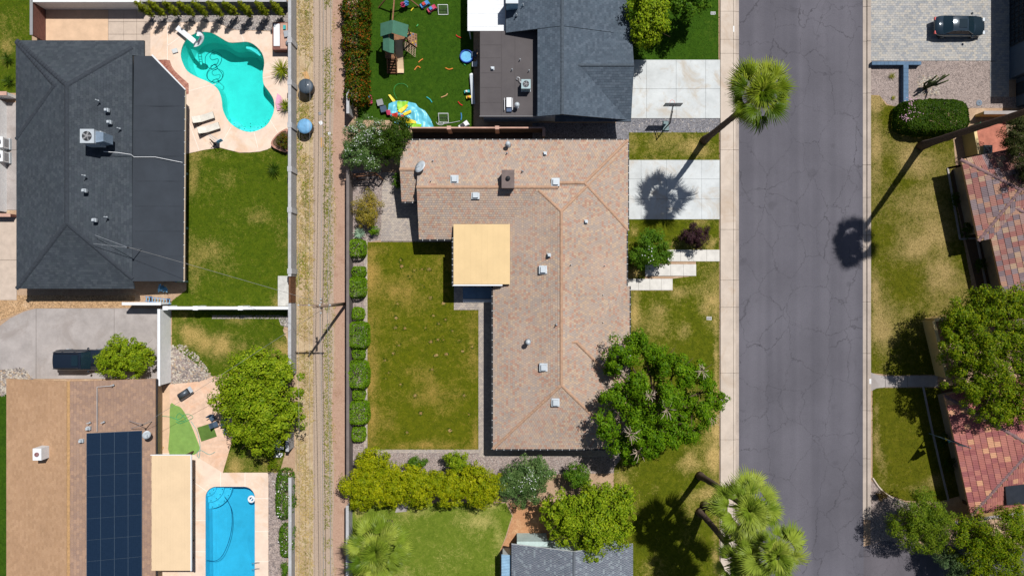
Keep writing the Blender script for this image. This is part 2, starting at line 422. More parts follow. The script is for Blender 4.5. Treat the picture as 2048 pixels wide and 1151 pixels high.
def dryness(x, y, patches, base, seed):
    """x, y world arrays"""
    d = base + (fbm(x * 0.28, y * 0.28, seed) - 0.5) * 1.0
    px = x * PX + 1024; py = 575.5 - y * PX
    for (cx, cy, rx, ry, s) in patches:
        wob = 1 + 0.7 * (fbm(x * 0.7, y * 0.7, seed + 9) - 0.5)
        r2 = ((px - cx) / rx) ** 2 + ((py - cy) / ry) ** 2
        d = d + s * np.exp(-r2 * wob * 1.3) * (0.15 + 1.7 * np.clip(fbm(x * 0.9, y * 0.9, seed + 5) - 0.08, 0, 1))
    return d
def lawn(poly_px, mat, patches=(), base=0.2, seed=1, density=55, z=0.02, label=None, blade=0.16, name='lawn', hole=None):
    poly = [P2(x, y) for x, y in poly_px]; cs = 0.45
    x0 = min(p[0] for p in poly); x1 = max(p[0] for p in poly); y0 = min(p[1] for p in poly); y1 = max(p[1] for p in poly)
    vid = {}; vs = []; fs = []
    for i in range(int((x1 - x0) / cs) + 1):
        for j in range(int((y1 - y0) / cs) + 1):
            q = clip_rect(poly, x0 + i * cs, y0 + j * cs, x0 + (i + 1) * cs, y0 + (j + 1) * cs)
            if len(q) < 3: continue
            f = []
            for p in q:
                k = (round(p[0], 3), round(p[1], 3))
                if k not in vid: vid[k] = len(vs); vs.append((p[0], p[1], z))
                if not f or f[-1] != vid[k]: f.append(vid[k])
            if len(set(f)) >= 3 and len(set(f)) == len(f): fs.append(f)
    me = bpy.data.meshes.new(name); me.from_pydata(vs, [], fs); me.validate()
    va = np.array(vs); av = dryness(va[:, 0], va[:, 1], patches, base, seed)
    if len(me.vertices) == len(vs):
        a = me.attributes.new('dry', 'FLOAT', 'POINT'); a.data.foreach_set('value', av.astype(np.float32))
    bm = bmesh.new(); bm.from_mesh(me)
    for f in bm.faces:
        if f.normal.z < 0: f.normal_flip()
    bm.to_mesh(me); bm.free()
    o = tag(add(name, me, mat), kind='structure')
    n = int(density * (x1 - x0) * (y1 - y0)); r = np.random.default_rng(seed)
    gx = r.uniform(x0, x1, n); gy = r.uniform(y0, y1, n); k = inside(gx, gy, poly); gx = gx[k]; gy = gy[k]; n = len(gx)
    if n:
        a = r.uniform(0, 2 * np.pi, n); L = r.uniform(0.5, 1.2, n) * blade; wd = L * 0.28; hz = r.uniform(0.02, 0.07, n)
        dx, dy = np.cos(a), np.sin(a); V = np.zeros((n, 3, 3))
        V[:, 0] = np.stack([gx - dy * wd, gy + dx * wd, np.full(n, z)], 1)
        V[:, 1] = np.stack([gx + dy * wd, gy - dx * wd, np.full(n, z)], 1)
        V[:, 2] = np.stack([gx + dx * L, gy + dy * L, z + hz], 1)
        dv = np.repeat(dryness(gx, gy, patches, base, seed) + r.uniform(-0.25, 0.25, n), 3)
        me = np_mesh('grass', V.reshape(-1, 3), np.arange(n * 3).reshape(n, 3)[:, ::1], {'dry': dv})
        g = add('grass', me, mat); tag(g, label or 'short grass of the lawn', 'grass', kind='stuff')
    return o
def pebbles(poly_px, mat, label, n_m2=35, size=0.07, z=0.0, seed=3, name='gravel_stones', parent=None, flat=0.6):
    poly = [P2(x, y) for x, y in poly_px]; r = np.random.default_rng(seed)
    x0 = min(p[0] for p in poly); x1 = max(p[0] for p in poly); y0 = min(p[1] for p in poly); y1 = max(p[1] for p in poly)
    n = int(n_m2 * (x1 - x0) * (y1 - y0)); gx = r.uniform(x0, x1, n); gy = r.uniform(y0, y1, n); k = inside(gx, gy, poly)
    gx = gx[k]; gy = gy[k]; n = len(gx); s = size * r.uniform(0.5, 1.4, n); a = r.uniform(0, 6.28, n)
    T = np.array([(1, 0, 0), (0.3, 0.9, 0.1), (-0.8, 0.6, 0), (-0.9, -0.5, 0.1), (0.2, -0.85, 0), (0.05, 0.1, flat), (-0.2, -0.1, flat * 0.95)])
    Fq = np.array([(0, 1, 5), (1, 2, 5), (2, 6, 5), (2, 3, 6), (3, 4, 6), (4, 5, 6), (4, 0, 5)])
    ca, sa = np.cos(a), np.sin(a); asp = r.uniform(0.6, 1.0, n)
    X = T[None, :, 0] * s[:, None]; Y = T[None, :, 1] * (s * asp)[:, None]; Z = T[None, :, 2] * s[:, None]
    V = np.stack([gx[:, None] + X * ca[:, None] - Y * sa[:, None], gy[:, None] + X * sa[:, None] + Y * ca[:, None], z + Z], 2).reshape(-1, 3)
    F = (Fq[None] + (np.arange(n) * 7)[:, None, None]).reshape(-1, 3)
    return tag(add(name, np_mesh(name, V, F), mat, parent), label if parent is None else None, 'stones' if parent is None else None, kind='stuff')
def leaves_mesh(name, pts, nor, size, asp, r, fold=0.0):
    n = len(pts); nor = nor / np.linalg.norm(nor, axis=1, keepdims=True)
    rd = r.normal(size=(n, 3)); t = np.cross(nor, rd); t /= np.linalg.norm(t, axis=1, keepdims=True) + 1e-9
    b = np.cross(nor, t); L = size * r.uniform(0.6, 1.35, n)[:, None]; Wd = L * asp * r.uniform(0.7, 1.2, n)[:, None]
    V = np.zeros((n, 4, 3))
    V[:, 0] = pts - t * L * 0.5; V[:, 1] = pts + b * Wd * 0.5 + nor * fold * L; V[:, 2] = pts + t * L * 0.5; V[:, 3] = pts - b * Wd * 0.5 + nor * fold * L
    return np_mesh(name, V.reshape(-1, 3), np.arange(n * 4).reshape(n, 4))
def crown_pts(blobs, dens, r, clump=0.33, up=0.45):
    """leaves in clumps over the surfaces of a set of ellipsoids (world centre, radii)"""
    PT = []; NR = []
    for (c, rad) in blobs:
        c = np.array(c); rad = np.array(rad); area = 4 * math.pi * ((rad[0] * rad[1]) ** 1.6 / 3 + 2 * (rad[0] * rad[2]) ** 1.6 / 3) ** (1 / 1.6)
        n = int(area * dens * 3.0); nc = max(8, int(area / (clump * rad.mean()) ** 2 / 3.2))
        d = r.normal(size=(nc, 3)); d[:, 2] += 0.25; d /= np.linalg.norm(d, axis=1, keepdims=True)
        cr = np.where(r.uniform(0, 1, nc) < 0.3, r.uniform(0.25, 0.6, nc), r.uniform(0.65, 1.0, nc)); cc = d * cr[:, None] * rad; crad = clump * rad.mean() * r.uniform(0.6, 1.3, nc)
        idx = r.integers(0, nc, n); ld_ = r.normal(size=(n, 3)); ld_[:, 2] += up; ld_ /= np.linalg.norm(ld_, axis=1, keepdims=True)
        rr = r.uniform(0.35, 1.0, n) ** 0.6
        p = c + cc[idx] + ld_ * (crad[idx] * rr)[:, None]
        k = p[:, 2] > 0.08; p = p[k]
        nn = ld_[k] * 0.8 + d[idx][k] * 0.5 + r.normal(size=p.shape) * 0.45; nn[:, 2] += 0.55
        PT.append(p); NR.append(nn)
    return np.concatenate(PT), np.concatenate(NR)
def trunk_into(b, base, top, r0, r1, blobs, rnd, bend=0.2):
    base = Vector(base); top = Vector(top); pts = []
    for i in range(5):
        t = i / 4; pts.append(base.lerp(top, t) + Vector((rnd.uniform(-bend, bend), rnd.uniform(-bend, bend), 0)) * (1 if 0 < i < 4 else 0))
    b.tube(pts, [r0 + (r1 - r0) * i / 4 for i in range(5)], 8)
    for (c, rad) in blobs:
        c = Vector(c); s = pts[rnd.choice((2, 3))]; m_ = s.lerp(c, 0.5) + Vector((rnd.uniform(-.2, .2), rnd.uniform(-.2, .2), 0.2))
        b.tube([s, m_, c], [r1 * 0.8, r1 * 0.55, r1 * 0.25], 5)
        for k in range(4):
            e = c + Vector((rnd.uniform(-1, 1) * rad[0], rnd.uniform(-1, 1) * rad[1], rnd.uniform(0, 0.8) * rad[2]))
            b.tube([m_.lerp(c, 0.6), e], [r1 * 0.35, r1 * 0.1], 4)
def tree(name, label, cat, base_px, blobs_px, mat, dens=45, leaf=0.24, asp=0.55, seed=1, trunk_r=0.16, bark=None, group=None, clump=0.33, flowers=None, twigs=None, up=0.45):
    """blobs_px: (x, y, z, r_px, rz_m[, ry_px]) where the crown's lobes are seen"""
    r = np.random.default_rng(seed); rnd = random.Random(seed); blobs = []
    for q in blobs_px:
        x, y, z, rp, rz = q[:5]; k = (1 - z / CAM_H) / PX; ry = q[5] if len(q) > 5 else rp
        blobs.append((P(x, y, z), (rp * k, ry * k, rz)))
    base = P(base_px[0], base_px[1], 0.0)
    t = thing(name, label, cat, base, group)
    zt = sum(c[2] for c, _ in blobs) / len(blobs)
    tp = (base[0] * 0.6 + 0.4 * np.mean([c[0] for c, _ in blobs]), base[1] * 0.6 + 0.4 * np.mean([c[1] for c, _ in blobs]), zt * 0.8)
    b = B(); trunk_into(b, base, tp, trunk_r, trunk_r * 0.6, blobs, rnd)
    b.make('trunk', bark or MATS['bark'], t, smooth=True)
    p, n = crown_pts(blobs, dens, r, clump, up)
    add('crown', leaves_mesh('crown', p, n, leaf * 0.76, asp, r, 0.08), mat, t)
    if flowers:
        fm, cnt, fs = flowers
        up_ = np.argsort(-(p[:, 2] + r.uniform(0, 1.2, len(p))))[:max(cnt * 3, 10)]
        sel = r.choice(up_, min(cnt, len(up_)), replace=False)
        add('flowers', leaves_mesh('flowers', p[sel] + np.array([0, 0, 0.06]), np.tile(np.array([[0, 0, 1.]]), (len(sel), 1)) + r.normal(size=(len(sel), 3)) * 0.3, fs, 0.9, r), fm, t)['kind'] = 'stuff'
    if twigs:
        for (x, y, z, rr) in twigs:
            b = B(); c = PV(x, y, z)
            for k in range(16):
                a = rnd.uniform(0, 6.28); e = c + Vector((math.cos(a) * rr, math.sin(a) * rr, rnd.uniform(-0.1, 0.4))) * rnd.uniform(0.5, 1)
                m_ = c.lerp(e, 0.5) + Vector((rnd.uniform(-.1, .1), rnd.uniform(-.1, .1), 0.1))
                b.tube([c - Vector((0, 0, 0.5)), m_, e], [0.035, 0.022, 0.012], 4)
            b.make('dead_branch', MATS['deadwood'], t)
    return t
def hedge(name, label, px_rect, z0, z1, mat, seed, dens=150, leaf=0.14, group=None, rough=0.1, flowers=None, cat='hedge', ztop=True, core=True):
    """clipped block of leaves; px_rect is its top as seen"""
    x0, y0, x1, y1 = px_rect; a = P(x0, y1, z1); c = P(x1, y0, z1); r = np.random.default_rng(seed)
    lx, ly, lz = c[0] - a[0], c[1] - a[1], z1 - z0
    base = ((a[0] + c[0]) / 2, (a[1] + c[1]) / 2, 0.0)
    t = thing(name, label, cat, base, group); PT = []; NR = []
    for (ar, fn, nn) in (
        (lx * ly, lambda u, v: np.stack([a[0] + u * lx, a[1] + v * ly, np.full(u.shape, z1)], 1), (0, 0, 1)),
        (lx * lz, lambda u, v: np.stack([a[0] + u * lx, np.full(u.shape, a[1]), z0 + v * lz], 1), (0, -1, 0.2)),
        (lx * lz, lambda u, v: np.stack([a[0] + u * lx, np.full(u.shape, c[1]), z0 + v * lz], 1), (0, 1, 0.2)),
        (ly * lz, lambda u, v: np.stack([np.full(u.shape, a[0]), a[1] + u * ly, z0 + v * lz], 1), (-1, 0, 0.2)),
        (ly * lz, lambda u, v: np.stack([np.full(u.shape, c[0]), a[1] + u * ly, z0 + v * lz], 1), (1, 0, 0.2))):
        n = int(ar * dens); p = fn(r.uniform(0, 1, n), r.uniform(0, 1, n))
        # soften the block: round corners and lumps
        cx = (p[:, 0] - base[0]) / (lx / 2); cy = (p[:, 1] - base[1]) / (ly / 2); cz = (p[:, 2] - z0) / lz
        rr = np.sqrt(np.maximum(0, np.abs(cx) ** 3.6 + np.abs(cy) ** 3.6 + np.maximum(0, cz) ** 3.6) / 1.0)
        k = 1 / np.maximum(1, rr ** 0.5556)
        p[:, 0] = base[0] + cx * lx / 2 * k; p[:, 1] = base[1] + cy * ly / 2 * k; p[:, 2] = z0 + cz * lz * k
        lump = (fbm(p[:, 0] * 1.8 + p[:, 2], p[:, 1] * 1.8 - p[:, 2], seed) - 0.5) * rough * 5
        nv = np.array(nn, float); p = p + nv * lump[:, None] + r.normal(size=p.shape) * rough * 0.5; p[:, 2] = np.maximum(p[:, 2], 0.05)
        PT.append(p); NR.append(nv + r.normal(size=p.shape) * 0.55 + np.array([0, 0, 0.3]))
    p = np.concatenate(PT); n = np.concatenate(NR)
    add('foliage', leaves_mesh('foliage', p, n, leaf, 0.6, r, 0.08), mat, t)
    if core:
        b = B(); m_ = 0.16
        for k in range(5):
            xx = base[0] + (k - 2) * lx * 0.16
            b.tube([(xx, base[1], 0), (xx + 0.1, base[1] + random.uniform(-.3, .3) * ly, z0 + lz * 0.75)], [0.05, 0.02], 5)
            for q in range(4): b.tube([(xx, base[1], z0 + 0.2 * lz), (xx + random.uniform(-.2, .2) * lx, base[1] + random.uniform(-.4, .4) * ly, z0 + lz * 0.8)], [0.03, 0.012], 4)
        b.make('stems', MATS['bark'], t)
    if flowers:
        fm, spots, fs = flowers; q = []
        for (fx, fy, fr, cnt) in spots:
            cc = np.array(P(fx, fy, z1 + 0.05)); q.append(cc + r.normal(size=(cnt, 3)) * np.array([fr, fr, 0.04]) / PX)
        q = np.concatenate(q)
        add('flowers', leaves_mesh('flowers', q, np.tile(np.array([[0, 0, 1.]]), (len(q), 1)) + r.normal(size=q.shape) * 0.4, fs, 0.8, r), fm, t)['kind'] = 'stuff'
    return t
def wall(name, label, a_px, b_px, h, mat, capmat, thick=0.2, cat='wall', cap_over=0.04, cols=(), group=None, capname='coping', cap_h=0.06):
    """freestanding wall on the ground line from a to b (ground points in the photo)"""
    a = Vector(P2(*a_px)); b_ = Vector(P2(*b_px)); d = (b_ - a).normalized(); s = Vector((-d.y, d.x))
    mid = (a + b_) / 2; t = thing(name, label, cat, (mid.x, mid.y, 0), group)
    q = [a + s * thick / 2, a - s * thick / 2, b_ - s * thick / 2, b_ + s * thick / 2]
    B().prism([(p.x, p.y) for p in q], 0.0, h).make('wall_body', mat, t)
    o = thick / 2 + cap_over
    q = [a + s * o - d * cap_over, a - s * o - d * cap_over, b_ - s * o + d * cap_over, b_ + s * o + d * cap_over]
    B().prism([(p.x, p.y) for p in q], h + 0.002, h + cap_h).make(capname, capmat, t)
    for f in cols:
        c = a.lerp(b_, f); k = thick / 2 + 0.1
        pt = [c + s * k - d * k * 1.2, c - s * k - d * k * 1.2, c - s * k + d * k * 1.2, c + s * k + d * k * 1.2]
        B().prism([(p.x, p.y) for p in pt], 0, h + 0.1).make('pillar', capmat, t)
    return t
# ---- roofs
def wing(cx, cy, ang, hx, hy, E, pit, clip=None, ridge_shift=0.0):
    """one convex hip or gable roof; pit = pitches for +x,-x,+y,-y (None = gable). Returns faces and ridge lines in world space"""
    rectp = [(-hx, -hy), (hx, -hy), (hx, hy), (-hx, hy)]
    pl = []   # height = E + k + gx*x + gy*y
    for p, (gx, gy, h) in zip(pit, ((-1, 0, hx), (1, 0, hx), (0, -1, hy), (0, 1, hy))):
        if p: pl.append((p * gx, p * gy, p * h, (gx, gy), p))
    ca, sa = math.cos(ang), math.sin(ang)
    tw = lambda x, y: (cx + x * ca - y * sa, cy + x * sa + y * ca)
    faces = []
    for i, a in enumerate(pl):
        poly = rectp
        for j, b in enumerate(pl):
            if i != j: poly = clip_half(poly, b[0] - a[0], b[1] - a[1], b[2] - a[2])
            if len(poly) < 3: break
        if clip and len(poly) >= 3: poly = clip_rect(poly, *clip)
        if len(poly) < 3: continue
        h = lambda x, y, a=a: E + a[2] + a[0] * x + a[1] * y
        faces.append(dict(poly=[tw(x, y) + (h(x, y),) for x, y in poly], local=poly, h=h, up=a[3], p=a[4], tw=tw))
    # ridge and hip lines: edges shared by two faces
    lines = []
    for i in range(len(faces)):
        for j in range(i + 1, len(faces)):
            sh = [p for p in faces[i]['poly'] if any((Vector(p) - Vector(q)).length < 1e-3 for q in faces[j]['poly'])]
            if len(sh) >= 2:
                u = []
                for p in sh:
                    if not any((Vector(p) - Vector(q)).length < 1e-3 for q in u): u.append(p)
                if len(u) >= 2: lines.append((u[0], u[1]))
    return faces, lines
def face_tiles(b, f, tw_, te, thick, stagger=True, jit=0.004):
    """tiles in courses over one roof face, cut to its outline"""
    gx, gy = f['up']; s = math.sqrt(1 + f['p'] ** 2); dv = te / s
    uv = lambda x, y: (x * gy - y * gx, x * gx + y * gy)
    inv = lambda u, v: (u * gy + v * gx, -u * gx + v * gy)
    poly = [uv(x, y) for x, y in f['local']]
    ar = sum(poly[i][0] * poly[(i + 1) % len(poly)][1] - poly[(i + 1) % len(poly)][0] * poly[i][1] for i in range(len(poly)))
    if ar < 0: poly = poly[::-1]
    hs = []
    for i in range(len(poly)):
        p = poly[i]; q = poly[(i + 1) % len(poly)]; a, c = -(q[1] - p[1]), (q[0] - p[0]); l = math.hypot(a, c)
        if l > 1e-6: hs.append((a / l, c / l, -(a * p[0] + c * p[1]) / l))
    u0 = min(p[0] for p in poly); u1 = max(p[0] for p in poly); v0 = min(p[1] for p in poly); v1 = max(p[1] for p in poly)
    j = 0; v = v0
    while v < v1 - 1e-4:
        u = u0 - (tw_ * 0.5 if j % 2 and stagger else 0) + (random.uniform(-0.02, 0.02))
        while u < u1:
            q = [(u + 0.006, v), (u + tw_ - 0.006, v), (u + tw_ - 0.006, v + dv), (u + 0.006, v + dv)]
            for (a, c, k) in hs:
                dd = [a * x + c * y + k for x, y in q]
                if min(dd) >= 0: continue
                if max(dd) <= 0: q = []; break
                q = clip_half(q, a, c, k)
                if len(q) < 3: q = []; break
            if len(q) >= 3:
                jt = random.uniform(-jit, jit)
                top = []; low = []
                for (x, y) in q:
                    lx, ly = inv(x, y); wx, wy = f['tw'](lx, ly); z = f['h'](lx, ly)
                    t = thick * (1 - (y - v) / dv) + 0.004 + jt; top.append((wx, wy, z + t))
                    if y < v + 1e-5: low.append((x, (wx, wy, z - 0.002), (wx, wy, z + t)))
                n = len(b.v); b.v += top; b.f.append(tuple(range(n, n + len(top))))
                if len(low) >= 2:
                    low.sort(key=lambda k_: k_[0]); A, Z_ = low[0], low[-1]; n2 = len(b.v)
                    b.v += [A[1], Z_[1]]; ia = n + top.index(A[2]); iz = n + top.index(Z_[2]); b.f.append((n2, n2 + 1, iz, ia))
            u += tw_
        v += dv; j += 1
def cap_line(b, p, q, wd=0.3, step=0.36, t=0.06):
    p = Vector(p); q = Vector(q); L = (q - p).length; n = max(1, int(L / step)); d = (q - p) / n
    s = d.cross(Vector((0, 0, 1))).normalized()
    for i in range(n):
        a = p + d * i; c = p + d * (i + 1.12); up = Vector((0, 0, 1)); w0 = wd / 2 * random.uniform(0.94, 1.06)
        k = len(b.v); h0 = t + 0.025; h1 = t
        for (pt, hh) in ((a, h0), (c, h1)):
            b.v += [tuple(pt - s * w0 + up * (hh - 0.09)), tuple(pt - s * w0 * 0.5 + up * (hh - 0.015)), tuple(pt + up * hh), tuple(pt + s * w0 * 0.5 + up * (hh - 0.015)), tuple(pt + s * w0 + up * (hh - 0.09))]
        for m_ in range(4): b.f.append((k + m_, k + m_ + 1, k + 5 + m_ + 1, k + 5 + m_))
        b.f.append((k, k + 1, k + 2, k + 3, k + 4))
def wing_px(x0, y0, x1, y1, E, pit, clip_px=None):
    a = P(x0, y1, E); c = P(x1, y0, E); cx, cy = (a[0] + c[0]) / 2, (a[1] + c[1]) / 2
    clip = None
    if clip_px:
        k = P(clip_px[0], clip_px[3], E); m_ = P(clip_px[2], clip_px[1], E); clip = (k[0] - cx, k[1] - cy, m_[0] - cx, m_[1] - cy)
    return wing(cx, cy, 0, (c[0] - a[0]) / 2, (c[1] - a[1]) / 2, E, pit, clip)
def build_roof(root, wings, tilemat, deckmat, capmat, fasciamat, tile=(0.33, 0.3, 0.03), cap_w=0.3, tiles_name='roof_tiles', lines=True, each_tile=None):
    deck = B(); caps = B(); tl = B()
    for faces, ln in wings:
        for f in faces:
            p = f['poly']; n = len(deck.v); k = len(p)
            deck.v += [tuple(v) for v in p] + [(v[0], v[1], v[2] - 0.2) for v in p]
            a = Vector(p[1]) - Vector(p[0]); c = Vector(p[2]) - Vector(p[0]); o = range(k) if a.cross(c).z > 0 else range(k - 1, -1, -1)
            deck.f.append(tuple(n + i for i in o)); deck.f.append(tuple(n + k + i for i in reversed(list(o))))
            for i in range(k): deck.f.append((n + i, n + (i + 1) % k, n + k + (i + 1) % k, n + k + i))
            if each_tile is None: face_tiles(tl, f, *tile)
        if lines:
            for (p, q) in (ln if ln else []): cap_line(caps, p, q, cap_w)
    roof = deck.make('roof', fasciamat, root)
    if each_tile is None:
        o = tl.make(tiles_name, tilemat, roof); o['kind'] = 'stuff'
    if caps.v: caps.make('ridge_cap', capmat, roof)['kind'] = 'stuff'
    return roof
def house_walls(root, polys, mat, h):
    b = B()
    for q in polys: b.prism([P2(x, y, z) for (x, y, z) in q], 0, h)
    return b.make('wall', mat, root)
# ------------------------------------------------------------------ material library
plain('bark', (96, 78, 62), 0.9, var=0.3, scale=5); plain('deadwood', (205, 185, 165), 0.9, var=0.2, scale=4)
M_conc = plain('driveway_concrete', (210, 214, 214), 0.85, var=0.1, scale=0.5, fine=5, stain=(188, 172, 150))
M_conc_old = plain('old_concrete', (176, 168, 164), 0.9, var=0.13, scale=0.6, fine=6, stain=(150, 140, 134))
M_walk = plain('sidewalk_concrete', (208, 193, 178), 0.9, var=0.08, scale=0.7, fine=6, stain=(186, 164, 142))
M_gutter = plain('gutter_concrete', (186, 172, 160), 0.9, var=0.14, scale=0.5, fine=8)
M_joint = plain('joint_dirt', (132, 118, 104), 0.95)
M_deck = plain('pool_deck_cooldeck', (238, 214, 194), 0.85, var=0.08, scale=0.8, fine=7, stain=(222, 184, 150))
M_deckjoint = plain('deck_joint_filler', (250, 238, 225), 0.9, var=0.03)
M_peach = plain('peach_patio_concrete', (224, 190, 158), 0.9, var=0.1, scale=0.7)
M_flag = plain('stained_patio_concrete', (230, 196, 170), 0.9, var=0.12, scale=1.6, stain=(224, 172, 136))
M_white = plain('white_paint', (236, 238, 240), 0.6, var=0.05, scale=1.0, bmp=0.1)
M_whitewall = blockmat('white_painted_block', (255, 255, 255), (250, 250, 250), var=0.02)
M_greywall = blockmat('grey_block', (176, 176, 178), (140, 138, 136))
M_darkwall = blockmat('brown_grey_block', (118, 108, 104), (92, 84, 80))
M_brick = blockmat('red_brick', (140, 88, 76), (90, 62, 56), 0.24, 0.08, 0.3)
M_bluewall = blockmat('blue_grey_block', (86, 112, 140), (58, 78, 100))
M_tanwall = plain('tan_stucco', (222, 190, 122), 0.9, var=0.06)
M_stucco_w = plain('white_stucco', (215, 218, 222), 0.9, var=0.05)
M_stucco_g = plain('grey_stucco', (150, 150, 152), 0.9, var=0.05)
M_stucco_d = plain('dark_blue_stucco', (74, 92, 112), 0.9, var=0.06)
M_stucco_t = plain('beige_stucco', (196, 176, 150), 0.9, var=0.05)
M_tancover = plain('tan_patio_cover', (228, 198, 148), 0.75, var=0.04, scale=0.6)
M_tancover2 = plain('beige_patio_cover', (230, 202, 164), 0.75, var=0.04, scale=0.6)
M_metal = plain('galvanised_metal', (190, 195, 200), 0.4, 0.6, var=0.08)
M_lightmetal = plain('painted_sheet_metal', (196, 204, 210), 0.5, 0.1, var=0.06)
M_dark = plain('dark_metal', (48, 48, 52), 0.55, 0.2, var=0.1)
M_black = plain('black_plastic', (38, 40, 44), 0.5, var=0.1)
M_wood = plain('brown_timber', (122, 84, 60), 0.85, var=0.25, scale=4)
M_polewood = plain('pole_timber', (150, 128, 110), 0.9, var=0.3, scale=6)
M_greycap = plain('grey_coping', (188, 188, 190), 0.9, var=0.12, scale=2)
M_pinkcap = plain('pink_brick_cap', (205, 165, 148), 0.9)
M_flatroof = plain('dark_rolled_roofing', (58, 64, 72), 0.9, var=0.1, scale=0.5, fine=12)
M_brownroof = plain('brown_rolled_roofing', (94, 89, 90), 0.9, var=0.1, scale=0.4, fine=10)
M_ridge = plain('tan_ridge_tile', (188, 152, 126), 0.9, var=0.14, scale=3)
M_fascia = plain('brown_fascia', (96, 74, 62), 0.8)
M_fascia_g = plain('grey_fascia', (70, 78, 86), 0.8)
M_fascia_t = plain('tan_fascia', (190, 150, 112), 0.8)
M_fascia_w = plain('white_fascia', (225, 228, 232), 0.7)
M_tiles = island('blended_concrete_roof_tiles', [(190, 170, 154), (204, 180, 156), (183, 166, 154), (195, 158, 138), (186, 168, 154), (198, 172, 150), (189, 150, 130), (191, 171, 155), (180, 165, 154), (201, 175, 152), (184, 168, 156)], stain=(190, 166, 150))
M_shingle_g = island('charcoal_shingles', [(68, 75, 83), (73, 80, 88), (65, 72, 80), (77, 84, 91), (70, 78, 85)])
M_shingle_b = island('blue_grey_shingles', [(84, 97, 110), (90, 103, 116), (80, 92, 105), (96, 108, 121), (87, 99, 112)])
M_shingle_s = island('speckled_grey_shingles', [(112, 120, 132), (104, 112, 124), (118, 126, 136), (108, 116, 126), (112, 118, 130), (106, 112, 124), (116, 122, 134), (110, 118, 130), (140, 150, 158)])
M_shingle_t = island('tan_shingles', [(196, 158, 124), (192, 154, 120), (200, 162, 128), (188, 151, 118), (195, 157, 124)])
M_shingle_tg = island('weathered_tan_shingles', [(172, 142, 122), (166, 137, 119), (180, 148, 126), (162, 134, 118), (170, 141, 123)])
M_cap_g = plain('charcoal_ridge_shingle', (58, 64, 72), 0.9, var=0.15, scale=4)
M_cap_b = plain('blue_grey_ridge_shingle', (80, 90, 100), 0.9, var=0.15, scale=4)
M_cap_t = plain('tan_ridge_shingle', (190, 150, 104), 0.9, var=0.15, scale=4)
M_pav = island('grey_tan_driveway_pavers', [(190, 188, 184), (176, 177, 178), (200, 194, 184), (186, 184, 180), (168, 170, 173), (196, 192, 186)])
M_pav_y = island('buff_patio_pavers', [(196, 184, 172), (186, 174, 164), (204, 190, 176), (178, 168, 162)])
M_pav_b = island('red_brick_pavers', [(186, 124, 106), (174, 112, 96), (196, 136, 116), (166, 104, 92)])
M_stone_g = island('grey_pebbles', [(176, 170, 166), (150, 146, 144), (196, 190, 184), (128, 124, 124), (206, 196, 186)])
M_stone_p = island('pinkish_pebbles', [(172, 156, 148), (152, 140, 136), (194, 178, 168), (132, 122, 120), (182, 168, 162)])
M_stone_r = island('river_stones', [(182, 170, 156), (196, 186, 172), (148, 138, 132), (206, 196, 182), (130, 122, 118), (186, 164, 140)])
M_clutter_blue = plain('blue_plastic', (70, 140, 200), 0.5); M_lightblue = plain('light_blue_plastic', (132, 196, 232), 0.5)
M_orange = plain('orange_plastic', (236, 140, 60), 0.5); M_yellow = plain('yellow_plastic', (246, 216, 40), 0.5)
M_red = plain('red_plastic', (206, 48, 40), 0.5); M_green = plain('green_plastic', (70, 176, 90), 0.5); M_teal = plain('teal_plastic', (60, 178, 178), 0.5)
M_pink = plain('pink_plastic', (232, 170, 196), 0.5); M_magenta = plain('magenta_plastic', (196, 60, 96), 0.5); M_lime = plain('lime_plastic', (150, 214, 50), 0.5)
M_cardboard = plain('cardboard', (206, 164, 112), 0.9); M_paper = plain('white_paper', (240, 240, 240), 0.9)
M_greenrope = plain('green_hose', (40, 170, 120), 0.6); M_glass = glassy('dark_window_glass', (40, 52, 64), 0.05, 0.7)
# foliage
L_citrus = leafmat('citrus_leaves', [(112, 136, 14), (166, 174, 20), (200, 198, 30), (136, 158, 18)])
L_green = leafmat('mid_green_leaves', [(58, 98, 22), (92, 134, 34), (120, 154, 44), (74, 116, 30)])
L_ash = leafmat('ash_leaves', [(66, 106, 12), (102, 146, 22), (134, 168, 30), (80, 122, 16)])
L_lime = leafmat('lime_green_leaves', [(98, 134, 18), (146, 172, 32), (178, 194, 44), (124, 152, 24)])
L_hedge = leafmat('hedge_leaves', [(86, 130, 18), (120, 162, 30), (142, 180, 36), (104, 144, 24)])
L_dark = leafmat('dark_green_leaves', [(40, 66, 18), (66, 94, 26), (88, 112, 32), (52, 78, 22)])
L_olean = leafmat('oleander_leaves', [(70, 102, 52), (106, 138, 76), (140, 166, 102), (84, 118, 60)])
L_boug = leafmat('bougainvillea_leaves', [(44, 76, 16), (72, 100, 20), (170, 86, 30), (86, 108, 22), (60, 90, 18), (100, 112, 26)])
L_mesq = leafmat('mesquite_leaves', [(74, 108, 14), (114, 142, 22), (160, 168, 30), (90, 122, 18)])
L_olive = leafmat('feathery_leaves', [(76, 108, 22), (114, 140, 32), (148, 164, 46), (92, 122, 28)])
L_yel = leafmat('yellow_shrub_leaves', [(150, 140, 60), (186, 164, 40), (150, 138, 100), (206, 178, 40), (132, 128, 70)])
L_purple = leafmat('purple_leaves', [(52, 34, 46), (78, 50, 62), (96, 66, 72), (60, 40, 52)])
L_pale = leafmat('pale_agave_leaves', [(150, 182, 160), (180, 206, 186), (168, 196, 172)])
L_cyp = leafmat('ficus_leaves', [(98, 116, 18), (142, 152, 30), (170, 172, 42), (116, 132, 22)])
L_white = plain('white_petals', (240, 240, 236), 0.8, bmp=0); L_pinkfl = plain('pink_petals', (214, 170, 190), 0.8, bmp=0)
L_straw = leafmat('dry_straw', [(206, 180, 126), (188, 160, 108), (220, 196, 146), (160, 140, 80)], 0.1)
